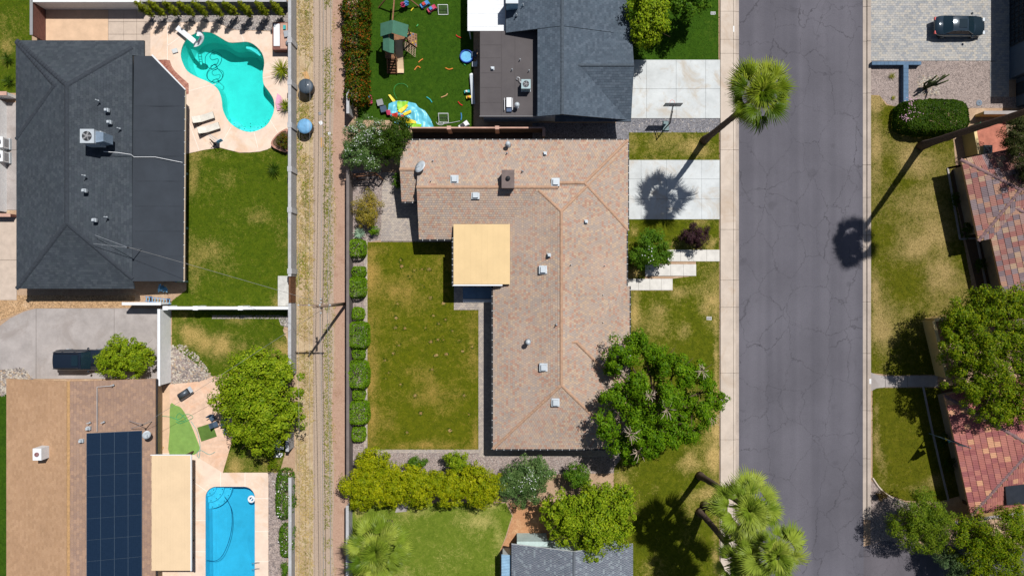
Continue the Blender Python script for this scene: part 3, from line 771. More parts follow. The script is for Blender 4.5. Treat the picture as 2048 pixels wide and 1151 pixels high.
L_weed = leafmat('weed_blades', [(120, 136, 50), (150, 150, 60), (176, 160, 80), (104, 124, 40)], 0.1)
G_front = grassmat('front_lawn', [(66, 78, 10), (92, 100, 14), (116, 116, 26)], [(172, 146, 84), (204, 178, 118)])
G_back = grassmat('back_lawn', [(72, 84, 10), (96, 102, 12), (116, 114, 20)], [(154, 128, 58), (180, 150, 84)])
G_deep = grassmat('irrigated_lawn', [(58, 80, 10), (80, 98, 14), (100, 110, 20)], [(146, 132, 66), (196, 166, 106)])
G_turf = grassmat('artificial_turf', [(42, 72, 12), (56, 88, 16), (70, 98, 20)], [(84, 104, 34), (100, 116, 46)])
G_pale = grassmat('pale_lawn', [(86, 108, 26), (108, 126, 40), (130, 138, 56)], [(176, 170, 96), (196, 180, 116)])
G_lot = grassmat('right_lawn', [(70, 78, 10), (92, 94, 14), (112, 108, 26)], [(146, 126, 74), (176, 154, 104)])
G_putt = plain('putting_green_turf', (130, 166, 84), 0.95, var=0.1, scale=1.5); G_mat = plain('dark_green_mat', (92, 122, 52), 0.95)
# ------------------------------------------------------------------ ground, street, alley
POOL1 = [(386, 69), (403, 64), (423, 66), (440, 75), (458, 85), (478, 85), (494, 84), (509, 90), (524, 106), (529, 126), (526, 149), (528, 169), (538, 183), (548, 201), (548, 224), (538, 246), (524, 258), (501, 265), (478, 259), (458, 244), (446, 221), (443, 198), (435, 178), (418, 165), (395, 155), (375, 143), (365, 126), (361, 109), (366, 89), (376, 76)]
POOL1 = [P2(*p) for p in smooth_loop([(x, y, 0) for x, y in POOL1], 3) for p in [p[:2]]]
def rr(x0, y0, x1, y1, r):
    o = []
    for (cx, cy, a0, rad) in ((x0 + r, y0 + r, 180, r), (x1 - r, y0 + r, 270, r)):
        for k in range(9):
            a = math.radians(a0 + 90 * k / 8); o.append((cx + rad * math.cos(a), cy + rad * math.sin(a)))
    return o + [(x1, y1), (x0, y1)]
POOL2 = [P2(*p) for p in rr(411, 972, 510, 1230, 22)]
fill_holes('ground', [(-300, -300), (300, -300), (300, 300), (-300, 300)], [POOL1, POOL2], 0.0, earth('dry_soil', [(196, 168, 140), (182, 152, 126), (206, 182, 152)], 0.5))
sheet('street', rect(1477, -600, 1727, 2000), 0.012, asphalt('street_asphalt', (106, 104, 112)))
sheet('side_street', [(1726, 1092), (1770, 1080), (1850, 1090), (2100, 1100), (2100, 1400), (1726, 1400)], 0.010, asphalt('side_street_asphalt', (104, 100, 106), True))
ys = [-60, 24, 80, 108, 300, 459, 560, 614, 745, 878, 1010, 1140, 1280]
slabs('sidewalk', [rect(1440, ys[i], 1466, ys[i + 1]) for i in range(len(ys) - 1)], M_walk, M_joint, z=0.15, gap=0.25)
slabs('curb', [rect(1466, ys[i], 1470.5, ys[i + 1]) for i in range(len(ys) - 1)], M_walk, M_joint, z=0.152, gap=0.4, piece='curb_stone')
slabs('gutter', [rect(1470.5, ys[i], 1478, ys[i + 1]) for i in range(len(ys) - 1)], M_gutter, M_joint, z=0.03, gap=0.4)
yr = [-60, 14, 83, 187, 330, 395, 470, 603, 706, 820, 916, 1038]
slabs('curb', [rect(1733, yr[i], 1741, yr[i + 1]) for i in range(len(yr) - 1)], M_gutter, M_joint, z=0.14, gap=0.4, piece='curb_stone')
slabs('gutter', [rect(1725, yr[i], 1733, yr[i + 1]) for i in range(len(yr) - 1)], M_gutter, M_joint, z=0.03, gap=0.4)
# alley: verge of straw, wheel ruts, red dirt
sheet('alley_verge', rect(590, -400, 626, 1700), 0.004, earth('straw_verge', [(190, 166, 132), (180, 156, 122), (202, 180, 148), (158, 148, 98)], 0.8))
sheet('alley_track', rect(626, -400, 668, 1700), 0.005, earth('rutted_dirt', [(184, 164, 146), (188, 168, 149), (180, 160, 142), (191, 172, 152)], 0.9, along=True))
sheet('alley_dirt', [(668 + 3 * math.sin(k * 1.7) + 2 * math.sin(k * .6), -400 + k * 70) for k in range(31)] + [(700, 1700), (700, -400)], 0.006, earth('red_dirt', [(180, 146, 126), (188, 156, 136), (172, 138, 118)], 0.6))
def tufts(poly_px, mat, label, n_m2, size, seed, name='weeds', cat='weeds', mask=None):
    poly = [P2(x, y) for x, y in poly_px]; r = np.random.default_rng(seed)
    x0 = min(p[0] for p in poly); x1 = max(p[0] for p in poly); y0 = min(p[1] for p in poly); y1 = max(p[1] for p in poly)
    n = int(n_m2 * (x1 - x0) * (y1 - y0)); gx = r.uniform(x0, x1, n); gy = r.uniform(y0, y1, n)
    k = inside(gx, gy, poly) & (fbm(gx * 0.6, gy * 0.35, seed) > (mask or 0.0)); gx = gx[k]; gy = gy[k]; n = len(gx)
    a = r.uniform(0, 6.28, n); L = size * r.uniform(0.5, 1.4, n); wd = L * 0.16; z = r.uniform(0.02, 0.14, n)
    V = np.zeros((n, 3, 3)); V[:, 0] = np.stack([gx - np.sin(a) * wd, gy + np.cos(a) * wd, np.full(n, 0.008)], 1)
    V[:, 1] = np.stack([gx + np.sin(a) * wd, gy - np.cos(a) * wd, np.full(n, 0.008)], 1); V[:, 2] = np.stack([gx + np.cos(a) * L, gy + np.sin(a) * L, z], 1)
    return tag(add(name, np_mesh(name, V.reshape(-1, 3), np.arange(3 * n).reshape(n, 3)), mat), label, cat, kind='stuff')
tufts(rect(595, -20, 626, 1180), L_straw, 'dry straw weeds along the alley beside the grey block wall', 60, 0.28, 5, 'dry_weeds', mask=0.42)
tufts(rect(594, -20, 618, 640), L_weed, 'green weeds at the foot of the alley block wall', 45, 0.3, 6, 'green_weeds', mask=0.55)
tufts(rect(648, -20, 664, 1180), L_weed, 'yellow green weeds in the middle of the alley track', 90, 0.2, 8, 'green_weeds', mask=0.36)
tufts(rect(664, -20, 672, 1180), L_straw, 'straw along the edge of the red dirt of the alley', 40, 0.2, 9, 'dry_weeds', mask=0.5)
# ------------------------------------------------------------------ lawns
lawn([(373, 304), (408, 300), (440, 296), (480, 306), (520, 304), (548, 292), (580, 312), (580, 612), (340, 612), (345, 600), (373, 580)], G_deep,
     [(430, 310, 40, 12, .45), (388, 330, 10, 80, .35), (386, 570, 12, 40, .5), (500, 430, 40, 30, .2), (424, 500, 20, 20, .25), (560, 600, 20, 14, .3), (505, 360, 30, 16, .15)], 0.16, 11, label='green backyard lawn between the charcoal roofed house and the alley wall')
lawn([(344, 618), (578, 618), (566, 660), (575, 680), (575, 720), (470, 740), (425, 752), (344, 690)], G_deep,
     [(370, 660, 40, 45, 1.0), (430, 690, 45, 25, .9), (470, 640, 25, 10, .7), (560, 700, 60, 30, 1.1), (485, 690, 12, 10, .6)], 0.0, 12, label='patchy green lawn below the long white wall')
lawn([(466, 866), (580, 866), (560, 944), (446, 944)], G_deep, [(470, 930, 20, 40, .7), (535, 930, 35, 20, .6), (500, 900, 14, 20, .5)], 0.1, 13, label='small patchy lawn by the rectangular swimming pool')
lawn([(716, -40), (947, -40), (947, 256), (826, 256), (820, 240), (716, 240)], G_turf, [(850, 90, 20, 60, .2), (930, 120, 18, 60, .2)], -0.1, 14, density=80, blade=0.1, label='dark green turf of the play yard')
lawn([(735, 484), (908, 484), (908, 620), (957, 620), (957, 899), (735, 899)], G_back,
     [(745, 540, 18, 40, .7), (742, 780, 14, 130, .6), (838, 800, 22, 30, .22), (855, 768, 24, 30, .2), (870, 785, 14, 30, .18), (830, 740, 40, 16, .2), (790, 800, 60, 60, .12), (800, 585, 30, 20, .5), (765, 500, 40, 12, .5), (850, 890, 70, 12, .7), (945, 690, 10, 80, .4), (950, 850, 8, 50, .5), (785, 845, 30, 20, .3), (820, 545, 20, 14, .2)], 0.16, 15, label='broad back lawn with small brown spots beside the tile roofed house')
lawn(rect(1258, -60, 1437, 120), G_turf, [(1420, 20, 12, 60, .3)], 0.02, 16, label='dark green front lawn under the two round trees')
lawn(rect(1258, 265, 1438, 320), G_front, [(1265, 290, 12, 30, .8), (1350, 270, 30, 8, .5), (1395, 295, 30, 18, .8), (1300, 316, 40, 6, .5)], 0.12, 17, label='narrow strip of front lawn between the two driveways')
lawn([(1255, 438), (1438, 438), (1438, 499), (1335, 499), (1335, 528), (1290, 528), (1290, 557), (1255, 557)], G_front, [(1400, 445, 40, 10, .5), (1268, 462, 10, 20, .5), (1270, 545, 20, 12, .9), (1350, 490, 50, 10, .5), (1425, 480, 12, 20, .5)], 0.12, 18, label='front lawn around the purple shrub')
lawn([(1345, 557), (1392, 551), (1392, 522), (1438, 522), (1438, 1180), (1225, 1180), (1228, 935), (1255, 900), (1255, 581), (1345, 581)], G_front,
     [(1268, 620, 14, 45, .9), (1358, 585, 22, 14, .7), (1415, 610, 24, 30, .7), (1372, 660, 16, 18, .8), (1432, 760, 7, 200, .8), (1318, 620, 16, 12, .5), (1425, 905, 18, 60, 1.0), (1385, 925, 25, 20, .6), (1376, 934, 18, 20, .5), (1410, 985, 30, 14, .8), (1430, 1080, 8, 100, .6), (1244, 965, 14, 20, .7), (1310, 975, 12, 12, .6)], 0.14, 19, label='wide front lawn along the sidewalk under the big tree')
lawn([(700, 1012), (760, 1005), (1012, 1005), (1024, 1030), (1010, 1075), (1000, 1100), (1000, 1180), (700, 1180)], G_pale, [(960, 1045, 30, 20, .7), (830, 1025, 40, 12, .5), (720, 1020, 14, 20, .8), (980, 1010, 20, 8, .6), (1000, 1080, 16, 30, .4)], 0.15, 20, label='pale green lawn around the lone fan palm')
lawn([(1741, 190), (1760, 192), (1772, 210), (1800, 215), (1905, 262), (1912, 340), (1900, 340), (1945, 580), (1985, 600), (1985, 640), (1845, 640), (1875, 748), (1790, 750), (1741, 745)], G_lot,
     [(1750, 205, 22, 22, 1.0), (1752, 290, 12, 90, .7), (1835, 330, 40, 30, .7), (1840, 400, 60, 40, .5), (1855, 480, 40, 40, .9), (1880, 545, 35, 35, 1.0), (1810, 500, 30, 30, .5), (1750, 590, 9, 50, .8), (1762, 660, 24, 50, .8), (1815, 310, 20, 30, .5)], 0.22, 21, label='dry yellowing lawn right of the street behind the curb')
lawn([(1745, 775), (1880, 775), (1895, 850), (1920, 990), (1880, 1002), (1810, 1000), (1768, 985), (1745, 958)], G_lot, [(1752, 860, 9, 80, .7), (1765, 930, 12, 40, .5), (1830, 975, 60, 14, .4), (1870, 960, 20, 20, .5)], 0.08, 22, label='curved green lawn with the leaning flag above it')
lawn(rect(-20, -60, 64, 186), G_deep, [(10, 100, 20, 40, .5)], 0.1, 23, label='green lawn left of the brick fence at the corner')
lawn(rect(-20, 788, 14, 1240), G_turf, [], -0.1, 24, density=60, label='strip of green lawn left of the tan shingle roof')
# bare spots in the back lawn
b = B(); R_ = random.Random(4)
SPOT = island('dry_dirt_spots', [(172, 142, 92), (160, 128, 80), (140, 120, 70)])
for (x, y) in [(801, 520), (829, 540), (803, 532), (844, 538), (858, 538), (820, 553), (845, 571), (861, 595), (887, 606), (795, 607), (792, 635), (867, 631), (891, 639), (791, 655), (810, 656), (851, 655), (878, 647), (876, 679), (887, 679), (861, 683), (798, 690), (872, 710), (893, 708), (865, 738), (770, 720), (777, 745), (771, 757), (814, 864), (801, 768), (842, 825), (787, 706), (925, 702), (928, 790), (938, 828), (900, 860), (841, 826), (905, 661), (918, 680), (944, 693), (830, 790)]:
    c = P(x, y); n = 9; r0 = R_.uniform(0.06, 0.2)
    ring = [(c[0] + math.cos(k * 6.283 / n) * r0 * R_.uniform(0.7, 1.3), c[1] + math.sin(k * 6.283 / n) * r0 * R_.uniform(0.6, 1.1)) for k in range(n)]
    k0 = len(b.v); b.v += [(p[0], p[1], 0.024) for p in ring] + [(c[0], c[1], 0.05)]
    for k in range(n): b.f.append((k0 + k, k0 + (k + 1) % n, k0 + n))
tag(b.make('bare_spots', SPOT), 'small bare dirt mounds scattered over the back lawn', 'dirt mounds', kind='stuff')
r = np.random.default_rng(31); q = []
for v in b.v:
    if abs(v[2] - 0.05) < 1e-3:
        n = 16; a = r.uniform(0, 6.28, n); d = r.normal(0.24, 0.06, n); q.append(np.stack([v[0] + np.cos(a) * d, v[1] + np.sin(a) * d * 0.9, np.full(n, 0.06)], 1))
q = np.concatenate(q); tag(add('grass_rings', leaves_mesh('grass_rings', q, np.tile([[0, 0, 1.]], (len(q), 1)) + r.normal(size=q.shape) * 0.5, 0.14, 0.5, r), L_dark), 'darker grass rings around the bare spots of the back lawn', 'grass', kind='stuff')
# ------------------------------------------------------------------ gravel and planting beds
M_grav_g = earth('grey_gravel', [(156, 148, 146), (170, 162, 158), (144, 136, 136)], 1.0, pebble=14)
M_grav_p = earth('pinkish_gravel', [(158, 146, 142), (170, 156, 150), (146, 134, 130)], 1.0, pebble=14)
M_grav_d = earth('blue_grey_gravel', [(126, 128, 136), (142, 142, 148), (112, 114, 122)], 1.0, pebble=14)
M_grav_t = earth('tan_gravel', [(206, 172, 134), (190, 156, 118), (216, 184, 148)], 1.0, pebble=12)
def bed(poly, mat, stone=None, label=None, n=30, size=0.06, z=0.008, seed=1, name='gravel_bed'):
    s = sheet(name, poly, z, mat)
    if stone: pebbles(poly, stone, label, n, size, z, seed)
bed([(298, 20), (582, 20), (582, 52), (545, 62), (470, 60), (450, 52), (430, 45), (330, 45), (298, 45)], M_grav_g, M_stone_g, 'grey pebbles under the row of slim trees by the pool', 40, 0.07, seed=2)
bed([(700, 340), (765, 340), (762, 480), (735, 484), (728, 484), (728, 900), (957, 905), (1240, 912), (1240, 945), (1000, 950), (700, 950)], M_grav_p, M_stone_g, 'fine gravel bed around the edge of the back lawn', 22, 0.05, seed=3)
bed([(1232, 237), (1440, 237), (1440, 265), (1232, 265)], M_grav_d, M_stone_g, 'dark gravel strip below the basketball hoop', 25, 0.05, seed=4)
bed([(1738, 122), (1990, 122), (1990, 194), (2050, 194), (2050, 216), (1800, 216), (1775, 208), (1758, 190), (1738, 190)], M_grav_p, M_stone_p, 'pinkish gravel yard between the pavers and the clipped hedge', 25, 0.05, seed=5)
bed(rect(1835, 152, 1878, 190), M_grav_p, M_stone_r, 'patch of pale stones around the cactus', 70, 0.1, z=0.012, seed=55)
bed([(0, 745), (12, 738), (45, 734), (62, 745), (68, 757), (14, 790), (0, 790)], M_grav_g, M_stone_r, 'river stones beside the tan shingle house', 60, 0.13, seed=6, name='river_rock_bed')
bed([(-40, 600), (0, 590), (270, 590), (270, 614), (60, 616), (20, 632), (-40, 660)], M_grav_t, M_stone_r, None, 0, name='tan_gravel_bed')
bed([(342, 690), (372, 690), (400, 715), (425, 752), (400, 762), (342, 768)], M_grav_p, M_stone_r, 'grey river stones beside the white wall', 50, 0.11, seed=7)
bed([(537, 944), (575, 944), (575, 1180), (537, 1180)], M_grav_p, M_stone_p, 'mixed gravel bed beside the rectangular pool', 45, 0.09, seed=8)
bed([(556, 632), (578, 632), (578, 655), (562, 650)], M_grav_g, M_stone_g, 'small heap of grey stones at the corner of the white wall', 60, 0.09, seed=9, z=0.022)
bed([(300, 740), (322, 740), (322, 770), (300, 770)], M_grav_t, M_stone_r, 'stones under the round bush by the white wall', 40, 0.1, seed=10)
bed([(1741, 958), (1768, 987), (1830, 1010), (1830, 1085), (1741, 1100)], M_grav_p, M_stone_p, 'gravel under the feathery tree at the corner', 20, 0.06, seed=12)
bed([(424, 630), (566, 630), (566, 637), (424, 637)], M_grav_g, None, None, z=0.024, name='drain_strip')
sheet('bare_dirt', [(1018, 1005), (1100, 1000), (1100, 1100), (1000, 1100), (1012, 1075), (1026, 1030)], 0.009, earth('orange_dirt', [(206, 158, 116), (190, 140, 102), (214, 172, 130)], 0.8))
sheet('bare_dirt', [(575, 680), (545, 690), (520, 740), (575, 740)], 0.009, MATS['tan_gravel'])
sheet('side_yard_soil', rect(1065, 246, 1260, 282), 0.007, MATS['blue_grey_gravel'])
sheet('side_yard_soil', rect(826, 256, 1065, 282), 0.006, earth('dark_soil', [(70, 62, 60), (84, 76, 72)], 0.8))
sheet('planting_soil', [(1895, 330), (1990, 330), (2060, 600), (1960, 600)], 0.006, earth('brown_soil', [(98, 80, 64), (112, 92, 74)], 0.8))
sheet('planting_soil', [(1878, 770), (1960, 770), (2000, 1040), (1925, 1005)], 0.006, MATS['brown_soil'])
# ------------------------------------------------------------------ drives, walks, patios
slabs('driveway', grid_slabs([1255, 1293, 1352, 1411, 1440], [120, 178, 237]), M_conc, M_joint, 0.07, 0.22)
slabs('driveway', grid_slabs([1252, 1282, 1333, 1403, 1439], [320, 358, 398, 438.5]), M_conc, M_joint, 0.07, 0.18)
for k, (x0, x1, y0, y1, n) in enumerate(((1335, 1439, 499, 522.5, 4), (1290, 1392, 528, 551.5, 4), (1254, 1345, 557, 580, 4))):
    slabs('front_path', grid_slabs([x0 + (x1 - x0) * i / n for i in range(n + 1)], [y0, y1]), M_white if False else plain('pale_path_concrete', (222, 218, 210), 0.85, var=0.1, scale=1.2), M_joint, 0.08, 0.2)
dr = [(0, 650), (30, 630), (70, 618), (100, 616), (322, 616), (322, 757), (66, 757), (45, 735), (12, 738), (-40, 748), (-40, 690)]
slabs('driveway', [[(73, 616), (229, 616), (229, 757), (73, 757)], [(229, 616), (322, 616), (322, 757), (229, 757)], [(-40, 700), (-12, 660), (20, 636), (50, 622), (73, 616), (73, 757), (66, 757), (48, 736), (12, 738), (-40, 748)]], M_conc_old, M_joint, 0.06, 0.4)
slabs('back_patio', [rect(92, 4, 217, 84)], M_peach, M_joint, 0.05)
slabs('back_patio', grid_slabs([217, 248, 274, 301], [4, 44, 69, 120]), plain('tan_slab_concrete', (204, 186, 170), 0.9, var=0.08), M_joint, 0.05, 0.3)
slabs('side_walk', grid_slabs([12, 34], [205, 300, 420]) , M_conc_old, M_joint, 0.04)
slabs('side_walk', grid_slabs([-10, 34], [432, 520, 600]), plain('tan_slab_concrete', (204, 186, 170)), M_joint, 0.04)
fill_holes('pool_deck', [P2(*p) for p in [(301, 45), (335, 46), (372, 46), (430, 45), (450, 53), (468, 61), (550, 64), (578, 64), (578, 268), (560, 285), (548, 292), (535, 299), (520, 303), (500, 305), (480, 305), (458, 300), (440, 295), (408, 300), (372, 308), (372, 190), (350, 150), (334, 120), (301, 120)]], [POOL1], 0.05, M_deck)
fill_holes('pool_deck', [P2(*p) for p in [(382, 905), (446, 944), (537, 944), (537, 1230), (286, 1230), (286, 905)]], [POOL2], 0.05, M_deck)
sheet('patio', [(318, 770), (400, 762), (425, 752), (445, 765), (470, 862), (446, 944), (382, 944), (382, 905), (318, 905)], 0.045, M_flag)
sheet('patio_strip', rect(318, 770, 340, 906), 0.049, M_peach)
# deck joints: pale filled lines, proud by a few millimetres
b = B()
for (p, q) in [((334, 92), (361, 73)), ((335, 120), (335, 47)), ((376, 182), (432, 168)), ((398, 300), (376, 240)), ((440, 292), (462, 254)), ((516, 296), (508, 264)), ((526, 156), (578, 146)), ((540, 240), (560, 272)), ((370, 64), (372, 47)), ((488, 84), (480, 62)), ((383, 1040), (411, 1040)), ((383, 1102), (411, 1102)), ((510, 996), (537, 996)), ((510, 1062), (537, 1062)), ((510, 1122), (537, 1122)), ((441, 972), (441, 944)), ((490, 972), (490, 944)), ((390, 965), (414, 982))]:
    b.bar(P(*p, 0.051), P(*q, 0.051), 0.045, 0.008)
tag(b.make('deck_joint_lines', M_deckjoint), 'thin pale joint lines across the pool decks', 'joints', kind='stuff')
pieces_flat('brick_paving', [(313, 120), (340, 121), (344, 133), (350, 142), (360, 152), (378, 168), (378, 188), (372, 190), (340, 150)], 0.22, 0.11, 0.03, M_pav_b)
pieces_flat('paver_driveway', rect(1740, -40, 1990, 122), 0.34, 0.22, 0.02, M_pav)
pieces_flat('paver_driveway', [(1990, -40), (2050, -40), (2050, 160), (2017, 160), (2017, 194), (1980, 194), (1980, 124), (1990, 124)], 0.34, 0.22, 0.021, M_pav)
sheet('paver_bed', rect(1740, -40, 2050, 122), 0.016, M_joint); sheet('paver_bed', rect(1981, 122, 2017, 193), 0.0165, M_joint)
sheet('paver_bed', [(765, 345), (790, 345), (845, 345), (1000, 380), (1000, 620), (905, 620), (905, 484), (762, 484)], 0.013, M_joint)
pieces_flat('paver_patio', [(765, 345), (845, 345), (845, 478), (1000, 478), (1000, 619), (908, 619), (908, 482), (762, 482)], 0.24, 0.16, 0.018, M_pav_y)
pieces_flat('paver_border', [(957, 600), (970, 600), (1000, 600), (1000, 897), (1240, 897), (1240, 913), (957, 913)], 0.2, 0.14, 0.018, M_pav_y)
pieces_flat('paver_border', rect(735, 898, 957, 905), 0.2, 0.14, 0.018, M_pav_y)
pieces_flat('paver_border', rect(728.5, 482, 735, 905), 0.16, 0.3, 0.018, M_pav_y)
slabs('front_walk', [[(1741, 744), (1752, 748), (1770, 751), (1770, 774), (1752, 776), (1741, 782)], rect(1770, 751, 1815, 774), rect(1815, 750, 1875, 773)], M_conc_old, M_joint, 0.06, 0.4)
slabs('stepping_slab', [[(797, 1003), (818, 1003), (814, 1022), (790, 1024)]], M_conc_old, M_joint, 0.06)
slabs('utility_slab', [[(556, 551), (578, 551), (578, 612), (556, 612)]], plain('pale_slab', (206, 204, 198), 0.9, var=0.14, scale=2), M_joint, 0.1)
sheet('putting_green', smooth_loop([(341, 808, 0), (352, 810, 0), (362, 814, 0), (372, 828, 0), (384, 852, 0), (396, 882, 0), (400, 896, 0), (394, 905, 0), (382, 909, 0), (340, 909, 0), (340, 860, 0)], 3) and [(p[0], p[1]) for p in smooth_loop([(341, 808, 0), (352, 810, 0), (362, 814, 0), (372, 828, 0), (384, 852, 0), (396, 882, 0), (400, 896, 0), (394, 905, 0), (382, 909, 0), (340, 909, 0), (340, 860, 0)], 3)], 0.062, G_putt)
# covers and plates in the lawns
def ground_box(px, label, mat, w_=0.5, h_=0.35):
    t = thing('meter_box', label, 'meter box', P(*px)); c = P(*px)
    B().box(c[0] - w_ / 2, c[1] - h_ / 2, 0, c[0] + w_ / 2, c[1] + h_ / 2, 0.05).make('frame', M_conc, t)
    for k in (-1, 1):
        B().box(c[0] + k * w_ * 0.22 - w_ * 0.16, c[1] - h_ * 0.3, 0.05, c[0] + k * w_ * 0.22 + w_ * 0.16, c[1] + h_ * 0.3, 0.062).make('lid', M_stucco_g, t)
ground_box((1418, 636), 'grey meter box in the front lawn by the sidewalk', M_stucco_g)
ground_box((1426, 27), 'pinkish meter box in the dark lawn by the round trees', M_pinkcap, 0.5, 0.3)
ground_box((1790, 425), 'small valve box in the dry lawn', M_stucco_g, 0.3, 0.2) if False else None
# ------------------------------------------------------------------ swimming pools
def pool(name, label, loop, depth, plaster, tint, ripple, center, tilemat):
    t = thing(name, label, 'swimming pool', (center[0], center[1], 0.0))
    n = len(loop); c = np.mean(np.array(loop), 0); b = B(); rings = [(1.0, 0.05, None), (1.0, -0.25, None), (0.985, 0, 0.55), (0.93, 0, 0.85), (0.8, 0, 0.97), (0.4, 0, 1.0)]
    for (s, z, f) in rings:
        for p in loop:
            x = c[0] + (p[0] - c[0]) * s; y = c[1] + (p[1] - c[1]) * s; b.v.append((x, y, z if f is None else -depth(x, y) * f))
    for i in range(len(rings) - 1):
        for k in range(n): b.f.append((i * n + k, i * n + (k + 1) % n, (i + 1) * n + (k + 1) % n, (i + 1) * n + k))
    b.f.append(tuple((len(rings) - 1) * n + k for k in range(n)))
    o = b.make('basin', plaster, t, smooth=False)
    bb = B()
    for k in range(n):
        p = loop[k]; q = loop[(k + 1) % n]; f = 1.004
        bb.poly([(p[0], p[1], 0.046), (q[0], q[1], 0.046), (c[0] + (q[0] - c[0]) * 0.994, c[1] + (q[1] - c[1]) * 0.994, 0.02), (c[0] + (p[0] - c[0]) * 0.994, c[1] + (p[1] - c[1]) * 0.994, 0.02)])
    bb.make('coping', tilemat, t)
    bm = bmesh.new(); bm.faces.new([bm.verts.new((p[0], p[1], -0.1)) for p in loop]); bmesh.ops.triangulate(bm, faces=bm.faces[:])
    for f in bm.faces:
        if f.normal.z < 0: f.normal_flip()
    me = bpy.data.meshes.new('water'); bm.to_mesh(me); bm.free(); add('water', me, watermat(name + '_water', tint, ripple), t)
    return t
M_plaster = plain('pale_pool_plaster', (160, 236, 220), 0.8, var=0.06, scale=0.6); M_plaster2 = plain('blue_pool_plaster', (150, 212, 232), 0.8, var=0.08, scale=0.6)
kp = pool('swimming_pool', 'kidney shaped turquoise pool with a diving board', POOL1, lambda x, y: 0.9 + 1.7 * min(1, max(0, (y - P(0, 240)[1]) / (P(0, 100)[1] - P(0, 240)[1]))), M_plaster, (0.30, 0.88, 0.92), 0.12, P(460, 170), M_deck)
rp = pool('swimming_pool', 'rectangular bright blue pool beside the beige patio cover', POOL2, lambda x, y: 1.3 + 0.5 * min(1, max(0, (P(0, 990)[1] - y) / 6)), M_plaster2, (0.32, 0.80, 0.92), 0.5, P(460, 1090), M_deck)
# bench and steps under water
b = B(); pts = [P2(*p) for p in [(490, 91), (500, 92), (512, 98), (520, 108), (517, 110), (508, 103), (498, 97), (490, 95)]]
b.prism(pts[::-1], -1.2, -0.3).make('bench', plain('white_plaster', (215, 250, 240), 0.8), kp)
b = B(); b.prism([P2(*p) for p in [(458, 245), (468, 240), (476, 244), (484, 253), (496, 258), (505, 250), (520, 250), (530, 254), (522, 258), (501, 264), (478, 258)]], -1.2, -0.35); b.make('step', MATS['white_plaster'], kp)
b = B()
for (x, y) in [(460, 239), (468, 248), (478, 255), (489, 258), (500, 262), (508, 262), (516, 255), (523, 254), (501, 247), (501, 253), (490, 253), (538, 240), (531, 247)]: b.lathe(P(x, y, -0.35)[:2] + (-0.348,), [(0.045, 0), (0.045, 0.004)], 8)
b.make('step_tile', M_dark, kp)
M_step2 = plain('pale_blue_step', (170, 232, 248), 0.8)
for (r0, z) in ((46, -0.75), (32, -0.5), (18, -0.28)):
    b = B(); b.prism([P2(412, 975)] + [P2(412 + r0 * math.cos(a), 975 + r0 * math.sin(a)) for a in [math.pi / 2 * k / 10 for k in range(11)]][::1], -1.4, z); b.make('step', M_step2, rp)
b = B()
for (r0, z, k_) in ((43, -0.748, 5), (29, -0.498, 4), (14, -0.278, 2)):
    for k in range(k_):
        a = math.pi / 2 * (k + 0.5) / k_; b.lathe(P2(412 + r0 * math.cos(a), 975 + r0 * math.sin(a)) + (z,), [(0.05, 0), (0.05, 0.004)], 8)
b.make('step_tile', M_dark, rp)
# ------------------------------------------------------------------ houses
def vents(root, items, E=3.4):
    for it in items:
        x, y, z, k = it; c = P(x, y, z)
        if k == 'pipe':
            B().lathe((c[0], c[1], z - 0.4), [(0.12, 0.25), (0.06, 0.36), (0.045, 0.38), (0.045, 0.72), (0.03, 0.74)], 10).make('vent_pipe', M_lightmetal, root, True)
        elif k == 'flue':
            B().lathe((c[0], c[1], z - 0.4), [(0.3, 0.25), (0.14, 0.4), (0.12, 0.42), (0.12, 0.95), (0.24, 0.98), (0.24, 1.08), (0.05, 1.2)], 12).make('vent_pipe', M_lightmetal, root, True)
        else:
            s = 0.29 if k == 'box' else 0.13
            b = B(); b.prism([(c[0] - s * 1.3, c[1] - s * 1.3), (c[0] + s * 1.3, c[1] - s * 1.3), (c[0] + s * 1.3, c[1] + s * 1.3), (c[0] - s * 1.3, c[1] + s * 1.3)], z - 0.25, z + 0.03)
            b.prism([(c[0] - s * .9, c[1] - s * .9), (c[0] + s * .9, c[1] - s * .9), (c[0] + s * .9, c[1] + s * .9), (c[0] - s * .9, c[1] + s * .9)], z + 0.03, z + 0.24, [(c[0] - s * .8, c[1] - s * .9), (c[0] + s * .8, c[1] - s * .9), (c[0] + s * .8, c[1] + s * .8), (c[0] - s * .8, c[1] + s * .8)])
            b.make('roof_vent', M_lightmetal, root)
def gutter(root, a, b_, mat=M_dark, strap=M_white, step=0.7, w_=0.13):
    a = Vector(a); b_ = Vector(b_); B().bar(a, b_, w_, 0.12).make('gutter', mat, root)
    if strap:
        bb = B(); n = int((b_ - a).length / step); d = (b_ - a).normalized(); s = Vector((-d.y, d.x, 0))
        for i in range(n + 1):
            p = a + d * (i + 0.5) * step if i < n else b_; bb.obox(p + Vector((0, 0, 0.075)), d * 0.018, s * 0.07, (0, 0, 0.012))
        bb.make('gutter_straps', strap, root)['kind'] = 'stuff'
